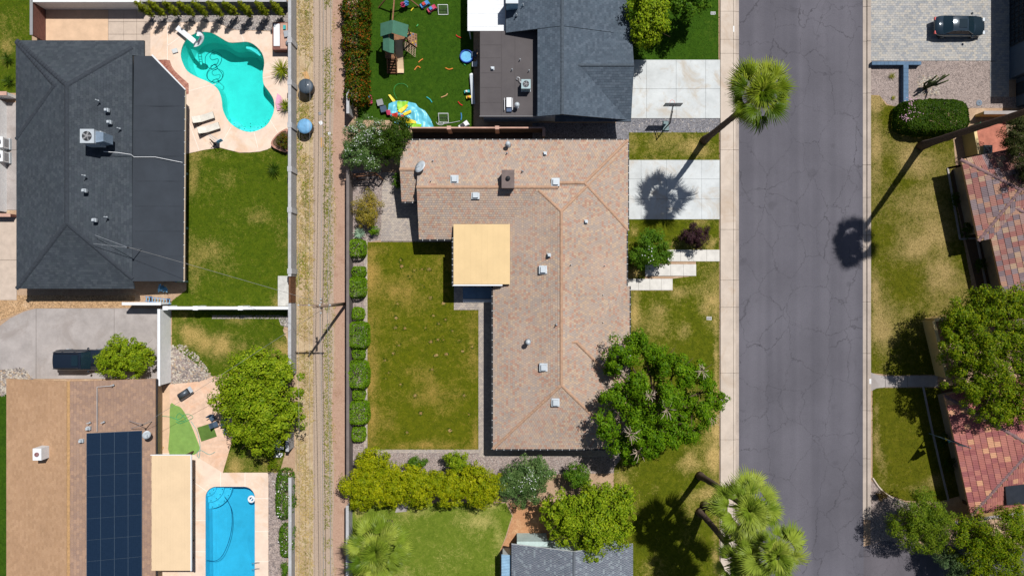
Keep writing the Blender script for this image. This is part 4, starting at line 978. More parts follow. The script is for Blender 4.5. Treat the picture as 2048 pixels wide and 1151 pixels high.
def window(root, a, b_, z0, z1, nx=2, ny=1, out=(0, -1), frame=None, depth=0.06):
    """window set on a wall face from a to b (world xy)"""
    a = Vector((a[0], a[1], 0)); b_ = Vector((b_[0], b_[1], 0)); d = (b_ - a); L = d.length; d.normalize(); o = Vector((out[0], out[1], 0)).normalized()
    f = B(); up = Vector((0, 0, 1)); t = 0.05
    for i in range(nx + 1): f.obox(a + d * L * i / nx + up * (z0 + z1) / 2 + o * depth / 2, d * t / 2, o * depth / 2, up * ((z1 - z0) / 2 + t / 2))
    for j in range(ny + 1):
        for i in range(nx): f.obox(a + d * (L * (i + 0.5) / nx) + up * (z0 + (z1 - z0) * j / ny) + o * depth / 2, d * (L / nx / 2 - t / 2), o * (depth / 2 - 0.003), up * t / 2)
    fr = f.make('window', frame or M_white, root)
    for i in range(nx):
        for j in range(ny):
            B().obox(a + d * (L * (i + 0.5) / nx) + up * (z0 + (z1 - z0) * (j + 0.5) / ny) + o * depth * 0.3, d * (L / nx / 2 - t / 2), o * 0.008, up * ((z1 - z0) / ny / 2 - t / 2)).make('pane', M_glass, fr)
    return fr
PT = 0.33
# --- main house: blended tile roof
mh = thing('house', 'large L shaped house with blended pink and tan tile roof', 'house', P(1100, 600))
E = 2.7
wgs = [wing_px(838, 280, 1114, 478, E, (None, None, PT, PT)),
       wing_px(803, 281, 842, 403, E - 0.06, (None, None, PT, PT)),
       wing_px(986, 294, 1253, 897, E + 0.015, (PT, PT, PT, PT)),
       wing_px(1114, 280, 1256, 460, E, (PT, None, PT, PT)),
       wing_px(1130, 572, 1259, 790, E + 0.01, (PT, None, PT, PT))]
wgs[4] = (wgs[4][0], [l for l in wgs[4][1] if min(l[0][1], l[1][1]) < P(0, 700, 4)[1] or abs(l[0][1] - l[1][1]) < .01]); roof = build_roof(mh, wgs, M_tiles, M_ridge, M_ridge, M_fascia, (0.24, 0.22, 0.03), 0.3)
house_walls(mh, [[(850, 292, E), (1246, 292, E), (1246, 450, E), (1120, 450, E), (1120, 468, E), (850, 468, E)], [(998, 440, E), (1242, 440, E), (1242, 886, E), (998, 886, E)], [(812, 292, E), (850, 292, E), (850, 392, E), (812, 392, E)]], M_stucco_t, E - 0.12)
for (a, c) in (((803, 279, E), (1256, 279, E)), ((1257, 280, E), (1257, 460, E)), ((838, 479.5, E), (908, 479.5, E)), ((984.5, 570, E), (984.5, 897, E)), ((986, 898.5, E), (1253, 898.5, E)), ((1254.5, 462, E), (1254.5, 572, E)), ((1260.5, 572, E), (1260.5, 790, E)), ((803, 404.5, E - .06), (838, 404.5, E - .06))):
    gutter(mh, Vector(P(*a)) - Vector((0, 0, 0.1)), Vector(P(*c)) - Vector((0, 0, 0.1)))
vents(mh, [(909, 358, 4.15, 'box'), (951, 390, 4.1, 'box'), (1111, 364, 4.3, 'box'), (1086, 539, 4.5, 'box'), (1087, 734, 4.5, 'box'), (1111, 804, 4.45, 'box'), (1098, 510, 4.75, 'small'), (1172, 443, 4.2, 'small'), (1056, 683, 4.1, 'flue'), (1113, 649, 4.95, 'pipe'), (1142, 529, 4.6, 'pipe'), (1209, 531, 3.4, 'pipe'), (1206, 589, 3.4, 'pipe'), (1206, 644, 3.5, 'pipe'), (1014, 306, 3.3, 'pipe'), (1016, 290, 3.1, 'flue'), (1090, 307, 3.3, 'small'), (1045, 342, 4.0, 'pipe'), (862, 362, 4.1, 'pipe'), (866, 321, 3.5, 'pipe')])
# brown chimney box on the ridge
ch = P(1016, 358, 5.2); b = B(); b.box(ch[0] - .55, ch[1] - .8, 3.6, ch[0] + .55, ch[1] + .8, 5.2); b.box(ch[0] - .59, ch[1] - .84, 5.2, ch[0] + .59, ch[1] + .84, 5.27)
chim = b.make('chimney', plain('brown_grey_chimney', (124, 110, 106), 0.9), mh)
B().lathe((ch[0], ch[1] + 0.05, 5.27), [(0.22, 0), (0.22, 0.1), (0.16, 0.14), (0.2, 0.18), (0.05, 0.26)], 12).make('chimney_cap', M_dark, chim)
# debris on the roof
r = np.random.default_rng(61); q = np.array([P(1199, 597, 3.35)]) + r.normal(size=(60, 3)) * np.array([0.2, 0.28, 0.01]); q[:, 2] = 3.22 + (P(1253, 0, E)[0] - q[:, 0]) * 0 + 0.1 + (q[:, 0] - P(1199, 597, 3.35)[0]) * -PT
tag(add('leaf_litter', leaves_mesh('leaf_litter', q, np.tile([[0, 0, 1.]], (60, 1)) + r.normal(size=q.shape) * .3, 0.14, 0.6, r), plain('dry_leaves', (150, 96, 50), 0.9)), 'small heap of brown leaves on the tile roof', 'leaf litter', kind='stuff')
# small porch gable strip, windows along the patio side
window(mh, P2(1000, 640), P2(1000, 690), 0.9, 2.1, 2, 1, (-1, 0)); window(mh, P2(1000, 760), P2(1000, 830), 0.9, 2.1, 3, 1, (-1, 0))
window(mh, P2(1040, 878), P2(1090, 878), 0.9, 2.1, 2, 1, (0, -1))
# flat tan patio cover
pc = thing('patio_cover', 'flat tan patio cover over the inner corner of the tile roofed house', 'patio cover', P(960, 510))
z = 3.62; a = P(907, 568, z); c = P(1020, 448, z); wpan = (c[0] - a[0]) / 10
for i in range(10):
    B().box(a[0] + i * wpan + 0.0015, a[1], z - 0.12, a[0] + (i + 1) * wpan - 0.0015, c[1], z + random.uniform(-.003, .003)).make('panel', M_tancover, pc)
gutter(pc, (a[0] - 0.08, a[1] - 0.1, z - 0.07), (a[0] - 0.08, P(0, 476, z)[1], z - 0.07), M_dark, M_white, 0.55)
gutter(pc, (a[0] - 0.1, a[1] - 0.09, z - 0.07), (P(1005, 0, z)[0], a[1] - 0.09, z - 0.07), M_white, None)
for (x, y) in ((911, 486), (911, 561), (975, 562)):
    g = P(x, y, z); B().box(g[0] - .08, g[1] - .08, 0.05, g[0] + .08, g[1] + .08, z - .13).make('post', M_white, pc)
st = tag(B().prism([P2(926, 598), P2(985, 598), P2(985, 604), P2(926, 604)][::-1], 0.0, 0.16).make('patio_step', M_white), 'long white step at the edge of the shaded patio', 'step')
tag(B().prism([P2(926, 574), P2(985, 574), P2(985, 597), P2(926, 597)][::-1], 0.055, 0.09).make('patio_shade_patch', plain('blue_grey_shade', (120, 150, 178), 0.95)), 'blue grey patch painted for the shade of the tan patio cover', 'mat')  # flat patch whose blue grey colour paints the shadow on the patio ground
# --- charcoal house at upper left
ga = thing('house', 'charcoal shingle house at upper left beside the kidney pool', 'house', P(170, 350)); E = 2.7
wgs = [wing_px(33, 81, 288, 577, E, (PT, PT, PT * 1.25, PT), clip_px=(32, 81, 268, 577)), wing_px(32, 83, 160, 279, E + 0.02, (None, PT, PT * 1.02, PT))]
fc, ln = wing_px(33, 81, 288, 577, E, (PT, PT, PT * 1.25, PT), clip_px=(267.5, 81, 288, 113)); wgs.append((fc, []))
build_roof(ga, wgs, M_shingle_g, M_cap_g, M_cap_g, M_fascia_g, (0.34, 0.24, 0.016), 0.42, 'shingles')
house_walls(ga, [[(46, 95, E), (262, 95, E), (262, 560, E), (46, 560, E)], [(262, 125, E), (300, 125, E), (345, 175, E), (345, 400, E), (262, 400, E)]], M_stucco_g, E - 0.15)
fl = [(268, 112, 2.98), (303, 112, 2.74), (370, 180, 2.5), (367, 562, 2.5), (263, 562, 2.98)]
b = B(); tp = [P(*p) for p in fl]; b.v = tp + [(p[0], p[1], p[2] - .14) for p in tp]; b.f = [(4, 3, 2, 1, 0), (5, 6, 7, 8, 9)] + [(i, (i + 1) % 5, 5 + (i + 1) % 5, 5 + i) for i in range(5)]
b.make('flat_roof', M_flatroof, ga)
b = B()
for i in range(1, 9): y = 112 + i * 50; b.bar(P(270 if y > 112 else 300, y, 2.97), P(366 if y > 182 else 330, y, 2.515), 0.03, 0.012)
b.make('roofing_seam', plain('roofing_lap', (56, 62, 70), 0.9), ga)
gutter(ga, Vector(P(371, 182, 2.42)), Vector(P(368.5, 562, 2.42)), M_stucco_t, M_white, 1.1, 0.12); gutter(ga, Vector(P(304, 110, 2.6)), Vector(P(371, 180, 2.42)), M_white, None)
for y in (340, 452, 562):
    g = P(351, y, 2.4); B().box(g[0] - .1, g[1] - .1, 0, g[0] + .1, g[1] + .1, 2.35).make('post', plain('teal_post', (120, 150, 160)), ga)
vents(ga, [(195, 201, 4.4, 'pipe'), (213, 220, 4.1, 'small'), (218, 244, 4.0, 'small'), (238, 257, 3.7, 'pipe'), (168, 351, 4.8, 'pipe'), (168, 381, 4.8, 'small'), (188, 440, 4.5, 'small'), (212, 434, 4.2, 'pipe')])
window(ga, P2(346, 220, 0), P2(346, 260, 0), 0.8, 2.0, 2, 1, (1, 0))
b = B(); b.tube([P(207, 303, 4.35), P(235, 305, 3.95), P(262, 309, 3.3), P(268, 314, 3.05), P(310, 314, 2.9), P(365, 325, 2.6)], 0.03, 5); b.make('conduit', M_white, ga)
# --- blue grey house top middle
gb = thing('house', 'blue grey shingle house at top beside the play yard', 'house', P(1120, 120)); E = 2.8
wgs = [wing_px(984, -120, 1258, 240, E, (PT, PT, None, None), clip_px=(1074, 70, 1258, 240)), wing_px(984, -120, 1258, 240, E, (PT, PT, None, None), clip_px=(1012, -120, 1258, 69)),
       wing_px(1110, 40, 1262, 243, E + 0.02, (None, None, PT, PT))]
wgs[1] = (wgs[1][0], []) if False else wgs[1]
build_roof(gb, wgs, M_shingle_b, M_cap_b, M_cap_b, M_fascia_g, (0.34, 0.24, 0.016), 0.3, 'shingles')
house_walls(gb, [[(1078, -100, E), (1240, -100, E), (1240, 228, E), (1078, 228, E)], [(1015, -100, E), (1080, -100, E), (1080, 66, E), (1015, 66, E)]], plain('blue_white_stucco', (186, 200, 212), 0.9), E - .15)
z = 3.0; a = P(960, 232, z); c = P(1073, 62, z); B().box(a[0], a[1], z - .25, c[0], c[1], z).make('flat_roof', M_brownroof, gb)
b = B()
for x in (1003, 1030): b.box(P(x, 0, z)[0] - .02, a[1] + .05, z - .01, P(x, 0, z)[0] + .02, c[1] - .05, z + .012)
for y in (90, 116, 146, 175, 205): b.box(a[0] + .05, P(0, y, z)[1] - .015, z - .01, P(1003, 0, z)[0] - .03, P(0, y, z)[1] + .015, z + .011)
b.make('roofing_seam', plain('brown_roofing_lap', (85, 80, 81), 0.9), gb)
B().box(a[0] - .05, a[1] - .05, z - .28, c[0], a[1] - .002, z + .04).make('fascia', M_stucco_g, gb)
B().prism([P2(966, 228, z), P2(1080, 228, z), P2(1080, 66, z), P2(966, 66, z)], 0, z - .26).make('wall', MATS['blue_white_stucco'], gb)
window(gb, P2(985, 234), P2(1005, 234), 0.9, 2.0, 2, 1, (0, -1))
vents(gb, [(1040, 120, 3.05, 'pipe'), (1024, 140, 3.05, 'pipe'), (985, 137, 3.05, 'small'), (1058, 142, 3.05, 'pipe'), (1046, 10, 4.0, 'pipe'), (1033, 30, 3.9, 'pipe'), (1034, 213, 3.05, 'flue')])
wc = thing('patio_cover', 'white slatted patio cover at the top edge of the picture', 'patio cover', P(975, 20)); z = 2.6; a = P(935, 62, z); c = P(1011, -60, z)
for i in range(14):
    h_ = (c[1] - a[1]) / 14; B().box(a[0], a[1] + i * h_ + .004, z - .1, c[0], a[1] + (i + 1) * h_ - .004, z + random.uniform(-.003, .003)).make('panel', M_white, wc)
for (x, y) in ((938, 58), (938, -20)): g = P(x, y, z); B().box(g[0] - .06, g[1] - .06, 0, g[0] + .06, g[1] + .06, z - .1).make('post', M_white, wc)
cb = thing('cooler', 'pale blue box cooler on the roof edge beside the white patio cover', 'cooler', P(1022, 5, 3.4)); g = P(1024, -4, 4.9)
B().box(g[0] - .55, g[1] - .5, 3.2, g[0] + .55, g[1] + .55, 4.9).make('cabinet', plain('pale_blue_metal', (150, 190, 214), .5), cb); B().box(g[0] - .58, g[1] - .53, 4.9, g[0] + .58, g[1] + .58, 4.95).make('lid', M_lightmetal, cb)
# --- speckled grey house bottom middle
gc = thing('house', 'speckled grey shingle house at the bottom edge', 'house', P(1150, 1180)); E = 2.7
wgs = [wing_px(1023, 1087, 1266, 1420, E, (PT, PT, None, None))]
build_roof(gc, wgs, M_shingle_s, M_cap_b, plain('grey_cap', (100, 106, 114)), M_fascia_w, (0.22, 0.2, 0.016), 0.26, 'shingles')
house_walls(gc, [[(1035, 1100, E), (1250, 1100, E), (1250, 1400, E), (1035, 1400, E)]], plain('pale_green_stucco', (196, 216, 212), .9), E - .15)
b = B(); b.box(P(1034, 0, 2.3)[0], P(0, 1092, 2.3)[1], 0, P(1095, 0, 2.3)[0], P(0, 1082, 2.3)[1], 2.3); b.make('porch', MATS['pale_green_stucco'], gc)
sh = thing('metal_shed', 'narrow pale blue corrugated metal roof beside the speckled grey house', 'shed', P(1011, 1140)); a = P(1003, 1180, 2.1); c = P(1021, 1108, 2.1); b = B()
for i in range(24):
    y0 = a[1] + (c[1] - a[1]) * i / 24; y1 = a[1] + (c[1] - a[1]) * (i + .55) / 24; y2 = a[1] + (c[1] - a[1]) * (i + 1) / 24
    b.poly([(a[0], y0, 2.05), (c[0], y0, 2.2), (c[0], y1, 2.25), (a[0], y1, 2.1)]); b.poly([(a[0], y1, 2.1), (c[0], y1, 2.25), (c[0], y2, 2.2), (a[0], y2, 2.05)])
b.make('roof', plain('pale_blue_sheet', (168, 206, 232), .4, .3), sh); B().box(a[0] + .1, a[1] + .1, 0, c[0], c[1] - .1, 2.02).make('wall', M_lightmetal, sh)
# --- tan house bottom left
gd = thing('house', 'tan shingle house at lower left with solar panels', 'house', P(160, 980)); E = 2.6
wl = wing_px(13, 757, 311, 1500, E, (PT * .8, PT * .8, None, None))
roofD = build_roof(gd, [([wl[0][1]], wl[1])], M_shingle_t, M_cap_t, M_cap_t, M_fascia_t, (0.34, 0.24, 0.016), 0.3, 'shingles')
build_roof(gd, [([wl[0][0]], [])], M_shingle_tg, M_cap_t, M_cap_t, M_fascia_t, (0.34, 0.24, 0.016), 0.3, 'shingles')
house_walls(gd, [[(28, 770, E), (298, 770, E), (298, 1480, E), (28, 1480, E)]], M_stucco_t, E - .15)
gutter(gd, Vector(P(314, 757, 2.5)), Vector(P(314, 1200, 2.5)), M_dark, None)
vents(gd, [(178, 845, 4.3, 'pipe'), (176, 856, 4.3, 'small'), (206, 844, 4.0, 'pipe'), (162, 881, 4.4, 'small'), (225, 770, 3.8, 'pipe')])
b = B(); b.tube([P(222, 771, 3.85), P(194, 773, 4.15), P(194, 805, 4.15), P(194, 862, 4.15)], 0.025, 5); b.make('conduit', M_lightmetal, gd)
g = P(74, 908, 5.0); b = B(); b.box(g[0] - .4, g[1] - .55, 2.8, g[0] + .4, g[1] + .55, 5.0); ch2 = b.make('chimney', M_white, gd)
B().lathe((g[0], g[1], 5.0), [(0.2, 0), (0.2, 0.1), (0.13, 0.1), (0.13, 0.02)], 12).make('chimney_cap', plain('pinkish_flue', (150, 110, 110)), ch2)
pc2 = thing('patio_cover', 'long beige patio cover beside the rectangular pool', 'patio cover', P(335, 1020)); z = 2.7; a = P(288, 1140, z); c = P(381, 910, z); n = 16; hh = (c[0] - a[0]) / n
for i in range(n): B().box(a[0] + i * hh + .0015, a[1], z - .1, a[0] + (i + 1) * hh - .0015, c[1], z + random.uniform(-.002, .002)).make('panel', M_tancover2, pc2)
b = B(); b.box(c[0] + .004, a[1] - .05, z - .14, c[0] + .1, c[1] + .05, z + .02); b.box(a[0], c[1] + .004, z - .14, c[0], c[1] + .08, z + .02); b.make('edge_trim', M_white, pc2)
for y in (915, 975, 1038, 1100, 1136): g = P(361, y, z); B().box(g[0] - .06, g[1] - .06, 0, g[0] + .06, g[1] + .06, z - .1).make('post', M_fascia, pc2)
# solar array: 4 columns of panels on the east slope
sa = thing('solar_array', 'dark blue solar panel array on the tan shingle roof', 'solar panels', P(226, 1000, 3.8)); f = wl[0][0]
m_pv, nt_, bs_ = newmat('solar_cells'); pos = wpos(nt_); br = N(nt_, 'ShaderNodeTexBrick'); br.offset = 0.0; nt_.links.new(pos, br.inputs['Vector']); br.inputs['Scale'].default_value = 1; br.inputs['Brick Width'].default_value = 0.16; br.inputs['Row Height'].default_value = 0.16; br.inputs['Mortar Size'].default_value = 0.004
br.inputs['Color1'].default_value = (0.006, 0.016, 0.036, 1); br.inputs['Color2'].default_value = (0.007, 0.018, 0.04, 1); br.inputs['Mortar'].default_value = (0.012, 0.026, 0.05, 1)
nt_.links.new(br.outputs[0], bs_.inputs['Base Color']); bs_.inputs['Roughness'].default_value = 0.25; bs_.inputs['Specular IOR Level'].default_value = 0.4
ex = P(311, 0, E)[0]
def onslope(x, y):   # point of the east slope seen at photo (x, y), lifted a little
    z_ = 3.5
    for _ in range(8): z_ = E + PT * .8 * (ex - P(x, y, z_)[0]) + 0.16
    return Vector(P(x, y, z_))
x0, x1 = onslope(173, 900).x, onslope(283, 900).x; yt = onslope(220, 864).y; pw, ph = (x1 - x0) / 4, 2.0
for i in range(4):
    for j in range(9):
        ya = yt - j * ph - .015; yb = yt - (j + 1) * ph + .015; xa = x0 + i * pw + .015; xb = x0 + (i + 1) * pw - .015; zf = lambda x: E + PT * .8 * (ex - x) + .14
        b = B(); v = [(xa, yb), (xb, yb), (xb, ya), (xa, ya)]; b.v = [(x, y, zf(x)) for x, y in v] + [(x, y, zf(x) - .05) for x, y in v]
        b.f = [(0, 1, 2, 3), (7, 6, 5, 4)] + [(k, 4 + k, 4 + (k + 1) % 4, (k + 1) % 4) for k in range(4)]; b.make('panel', m_pv, sa)
b = B()
for i in range(5):
    x = x0 + i * pw; b.bar((x, yt, E + PT * .8 * (ex - x) + .12), (x, yt - 18, E + PT * .8 * (ex - x) + .12), 0.035, 0.05)
for j in range(10): b.bar((x0, yt - j * ph, E + PT * .8 * (ex - x0) + .09), (x1, yt - j * ph, E + PT * .8 * (ex - x1) + .09), 0.03, 0.03)
b.make('rail', plain('aluminium_rail', (84, 100, 116), .5, .3), sa)
# --- two houses with multicoloured barrel tiles at right
def tile_mesh(nm, L=0.56, W_=0.5, ribs=3):
    b = B(); n = ribs * 4
    for e, zz in ((0, 0.05), (L, 0.012)):
        for k in range(n + 1):
            t = k / n; b.v.append((t * W_ - W_ / 2, e, zz + 0.035 * abs(math.sin(t * ribs * math.pi))))
    for k in range(n + 1): b.v.append((k / n * W_ - W_ / 2, 0, -0.01))
    for k in range(n): b.f.append((k, k + 1, n + 1 + k + 1, n + 1 + k)); b.f.append((2 * n + 2 + k, 2 * n + 2 + k + 1, k + 1, k))
    return b.mesh(nm)
def each_tiles(roof, faces, me, mat, limit=300, W_=0.5, L=0.53):
    me.materials.append(mat); cand = []
    for f in faces:
        gx, gy = f['up']; s = math.sqrt(1 + f['p'] ** 2); uv = lambda x, y: (x * gy - y * gx, x * gx + y * gy); inv = lambda u, v: (u * gy + v * gx, -u * gx + v * gy)
        poly = [uv(x, y) for x, y in f['local']]; u0 = min(p[0] for p in poly); u1 = max(p[0] for p in poly); v0 = min(p[1] for p in poly); v1 = max(p[1] for p in poly)
        v = v0
        while v < v1:
            u = u0 + W_ / 2
            while u < u1 + W_ / 2:
                if inside(np.array([u]), np.array([v + L / 2]), poly)[0]:
                    lx, ly = inv(u, v); x, y = f['tw'](lx, ly); z = f['h'](lx, ly)
                    ix, iy = inv(u, v + 1); X, Y = f['tw'](ix, iy); up = Vector((X - x, Y - y, f['p'])).normalized(); rt = up.cross(Vector((0, 0, 1))).normalized(); nr = rt.cross(up)
                    M = Matrix(((rt.x, up.x, nr.x, x), (rt.y, up.y, nr.y, y), (rt.z, up.z, nr.z, z), (0, 0, 0, 1))); px = x * PX / (1 - z / CAM_H) + 1024; py = 575.5 - y * PX / (1 - z / CAM_H)
                    out = max(0, px - 2048) + max(0, py - 1151); cand.append((out, M))
                u += W_
            v += L / s
    cand.sort(key=lambda k: k[0]); cut = [k for k in cand if k[0] < 12][:limit]; rest = cand[len(cut):]
    for _, M in cut: add('roof_tile', me, None, roof, M)
    if rest:
        b = B(); vs = [Vector(v.co) for v in me.vertices]; fs = [tuple(p.vertices) for p in me.polygons]
        for _, M in rest: n = len(b.v); b.v += [tuple(M @ v) for v in vs]; b.f += [tuple(n + i for i in q) for q in fs]
        b.make('roof_tiles', MATS[mat.name + '_island'], roof)['kind'] = 'stuff'
def rot_wing(nw, sw, depth, E, pit):
    a = Vector(P2(*nw, E)); c = Vector(P2(*sw, E)); d = (a - c); L = d.length; d.normalize(); s = Vector((d.y, -d.x))
    m_ = (a + c) / 2 + s * depth / 2; return wing(m_.x, m_.y, math.atan2(d.y, d.x) - math.pi / 2, depth / 2, L / 2, E, pit), (a, c, d, s)
multi = [(180, 130, 118), (154, 136, 138), (190, 148, 126), (170, 116, 108), (140, 122, 126), (194, 164, 138), (164, 112, 106), (174, 142, 134)]
redc = [(190, 124, 114), (178, 112, 106), (198, 132, 118), (172, 106, 104), (188, 120, 110), (226, 170, 134), (184, 120, 114), (168, 104, 104)]
mt1 = island('multicolour_barrel_tiles', multi, objinfo=True); mt2 = island('rose_barrel_tiles', redc, objinfo=True); island('multicolour_barrel_tiles_island', multi); island('rose_barrel_tiles_island', redc)
def right_house(label, loc, specs, mt, capmat, nm, limit=300):
    t = thing('house', label, 'house', P(*loc)); wg = []; b = B()
    for (nw, sw, dep, E, pit) in specs:
        (fc, ln), (a, c, d, s) = rot_wing(nw, sw, dep, E, pit); wg.append((fc, ln))
        q = [a - d * .6 + s * 1.0, c + d * .6 + s * 1.0, c + d * .6 + s * (dep - .6), a - d * .6 + s * (dep - .6)]; b.prism([(p.x, p.y) for p in q], 0, E - .15)
    b.make('wall', plain('taupe_stucco', (158, 142, 120), .9), t); roof = build_roof(t, wg, None, None, capmat, M_fascia_t, cap_w=0.34, each_tile=True)
    each_tiles(roof, [f for fc, _ in wg for f in fc], tile_mesh(nm), mt, limit); return t, wg
capm = plain('mauve_ridge_tile', (140, 112, 112), 0.9, var=0.2, scale=4)
he, wge = right_house('tan walled house with multicoloured tile roof at right edge', (2010, 430), [((1922, 319), (1957, 482), 15.0, 2.9, (PT, PT, PT, PT)), ((1960, 380), (2022, 660), 14.0, 2.88, (PT, PT, PT, PT))], mt1, capm, 'roof_tile')
hf, wgf = right_house('tan walled house with rose tile roof at lower right', (2010, 900), [((1889, 790), (1942, 1031), 12.4, 2.9, (PT, PT, PT, PT))], mt2, capm, 'roof_tile')
for (wp, wq) in (((1905, 850), (1911, 876)), ((1925, 940), (1929, 958))):
    window(hf, P2(wp[0] + 10, wp[1]), P2(wq[0] + 10, wq[1]), 0.8, 2.0, 2, 1, (-1, .25))
b = B(); g = [P(2009, 972, 3.75), P(2060, 966, 3.75), P(2062, 1004, 3.3), P(2012, 1008, 3.3)]; b.v = [(p[0], p[1], p[2] + .1) for p in g] + [(p[0], p[1], p[2] - .02) for p in g]; b.f = [(3, 2, 1, 0), (4, 5, 6, 7)] + [(i, (i + 1) % 4, 4 + (i + 1) % 4, 4 + i) for i in range(4)]
tp_ = thing('pool_heater', 'dark solar heating panel on the rose tile roof', 'pool heater', P(2035, 988, 3.4)); b.make('collector', plain('dark_collector', (52, 56, 64), .4), tp_)
bb = B()
for i in range(4): bb.bar(Vector(g[i]) + Vector((0, 0, .1)), Vector(g[(i + 1) % 4]) + Vector((0, 0, .1)), .06, .05)
bb.make('frame', M_dark, tp_)
# --- dark modern building at top right with tall gridded window
gm = thing('building', 'dark blue building with tall gridded window at upper right corner', 'building', P(2060, 60))
bx0 = P(2018, 0)[0]; b = B(); b.box(bx0, P(0, 158)[1], 0, bx0 + 9, P(0, -160)[1], 4.4); b.make('wall', M_stucco_d, gm)
b = B(); b.box(P(2032, 0)[0], P(0, 214)[1], 0, bx0 + 9, P(0, 158)[1] - .01, 3.2); b.make('wing_wall', M_stucco_d, gm)
b = B(); b.box(bx0 - .3, P(0, 158)[1] - .3, 4.4, bx0 + 9.3, P(0, -160)[1], 4.65); b.make('roof', M_flatroof, gm); b = B(); b.box(P(2032, 0)[0] - .2, P(0, 214)[1] - .2, 3.2, bx0 + 9.2, P(0, 158)[1] - .32, 3.4); b.make('wing_roof', M_flatroof, gm)
window(gm, (bx0, P(0, 95)[1]), (bx0, P(0, -40)[1]), 0.25, 3.6, 13, 6, (-1, 0), M_dark, 0.08)
window(gm, (P(2032, 0)[0], P(0, 192)[1]), (P(2032, 0)[0], P(0, 168)[1]), 0.1, 2.2, 1, 1, (-1, 0), M_dark)
# ------------------------------------------------------------------ walls and fences
wall('block_wall', 'long grey block wall between the kidney pool yard and the alley', (591, -60), (591, 552), 1.75, M_greywall, M_greycap, 0.22, cols=[.02, .25, .385, .52, .66, .79, .985])
wall('block_wall', 'short grey block wall at the alley below the wooden gate', (591, 606), (591, 745), 1.75, M_greywall, M_greycap, 0.22)
wall('block_wall', 'piece of grey block wall beside the tree at the alley', (586, 862), (586, 893), 1.7, M_greywall, M_greycap, 0.22)
wall('block_wall', 'low pale wall behind the flowering hedge at the alley', (588, 948), (588, 1200), 1.2, M_greywall, M_greycap, 0.22)
wall('white_wall', 'long white wall below the green backyard lawn', (345, 614.5), (588, 614.5), 1.8, M_whitewall, M_white, 0.2, cols=[.02, .26, .62])
wall('white_wall', 'tall white wall beside the concrete driveway at left', (340, 617), (340, 764), 2.1, M_whitewall, M_white, 0.2)
wall('white_wall', 'white wall behind the patio at the upper left', (92, 18), (300, 18), 1.9, M_whitewall, M_white, 0.2)
wall('grey_wall', 'grey wall behind the row of slim trees', (300, 14), (582, 14), 1.5, blockmat('mid_grey_block', (130, 132, 138), (100, 102, 106)), M_greycap, 0.2)  # blockwork in a darker grey than the alley walls
wall('white_wall', 'short white wall at the corner of the charcoal roofed house', (268, 606), (342, 606), 2.0, M_whitewall, M_white, 0.2)
wall('white_wall', 'white wall at the left edge beside the concrete strip', (12, 205), (12, 424), 2.0, M_whitewall, M_white, 0.2)
wall('brick_wall', 'low brick topped wall at the left edge below the corner lawn', (-40, 195), (34, 195), 1.4, M_whitewall, M_pinkcap, 0.3)
wall('brick_wall', 'low brick wall crossing the side yard at the left edge', (-40, 432), (34, 432), 0.9, M_brick, M_pinkcap, 0.25)
# brick fence upper left with separate horizontal bands
t = thing('brick_fence', 'red brick fence beside the peach patio at upper left', 'fence', P(92, 30)); a = P(92, -40); c = P(92, 84)
B().box(a[0] - .2, c[1], 0, a[0], a[1], 1.9).make('fence_body', M_brick, t); B().box(a[0] - .24, c[1] - .02, 1.902, a[0] + .04, a[1], 1.96).make('coping', M_stucco_g, t)
wall('block_wall', 'dark block wall on the alley side of the back lawn hedges', (704, 345), (704, 948), 1.7, M_darkwall, plain('brown_coping', (120, 110, 106)), 0.2)
wall('block_wall', 'pale block wall on the alley side of the fan palm lawn', (703, 1000), (703, 1300), 1.7, M_greywall, M_greycap, 0.2)
wall('block_wall', 'grey wall end under the orange green hedge', (705, 190), (705, 236), 1.9, M_greywall, M_greycap, 0.2)
wall('block_wall', 'brown wall with pale coping between the play yard and the tile roofed house', (826, 264), (1086, 264), 1.8, plain('dark_brown_block', (84, 70, 64), .9), M_pinkcap, 0.14, cols=[.29, .65], cap_over=.0)
wall('block_wall', 'short wall return beside the tile roofed house', (1086, 265), (1086, 280), 1.8, M_darkwall, M_pinkcap, 0.2)
t = thing('block_wall', 'blue grey T shaped block wall by the paver driveway', 'wall', P(1780, 130))
for (x0, y0, x1, y1, h) in ((1738, 127, 1836, 133, 0.5), (1801, 133.3, 1810, 206, 0.5)):
    a = P(x0, y1); c = P(x1, y0); B().box(a[0], a[1], 0, c[0], c[1], h).make('wall_body', M_bluewall, t)
    n = int(max(c[0] - a[0], c[1] - a[1]) / .4)
    for i in range(n):
        if c[0] - a[0] > c[1] - a[1]: w_ = (c[0] - a[0]) / n; B().box(a[0] + i * w_ + .006, a[1] - .02, h + .002, a[0] + (i + 1) * w_ - .006, c[1] + .02, h + .07).make('cap_stone', plain('blue_grey_cap', (96, 124, 152), .85, var=.15), t)
        else: w_ = (c[1] - a[1]) / n; B().box(a[0] - .02, a[1] + i * w_ + .006, h + .002, c[0] + .02, a[1] + (i + 1) * w_ - .006, h + .07).make('cap_stone', MATS['blue_grey_cap'], t)
wall('tan_wall', 'tan stucco wall behind the clipped hedge', (1950, 232), (2080, 232), 1.3, M_tanwall, M_conc_old, 0.25)
wall('tan_wall', 'tan wall by the side gate of the multicoloured tile house', (1924, 262), (1933, 314), 1.8, M_tanwall, plain('cream_coping', (236, 208, 150)), 0.2)
wall('tan_wall', 'tan courtyard wall facing the lawn beside the tree at right', (1846, 640), (1872, 750), 1.7, M_tanwall, plain('cream_coping', (236, 208, 150)), 0.22)
wall('tan_wall', 'upper tan courtyard wall reaching towards the tile roofed house', (1848, 638), (1985, 614), 1.7, M_tanwall, plain('cream_coping', (236, 208, 150)), 0.22)
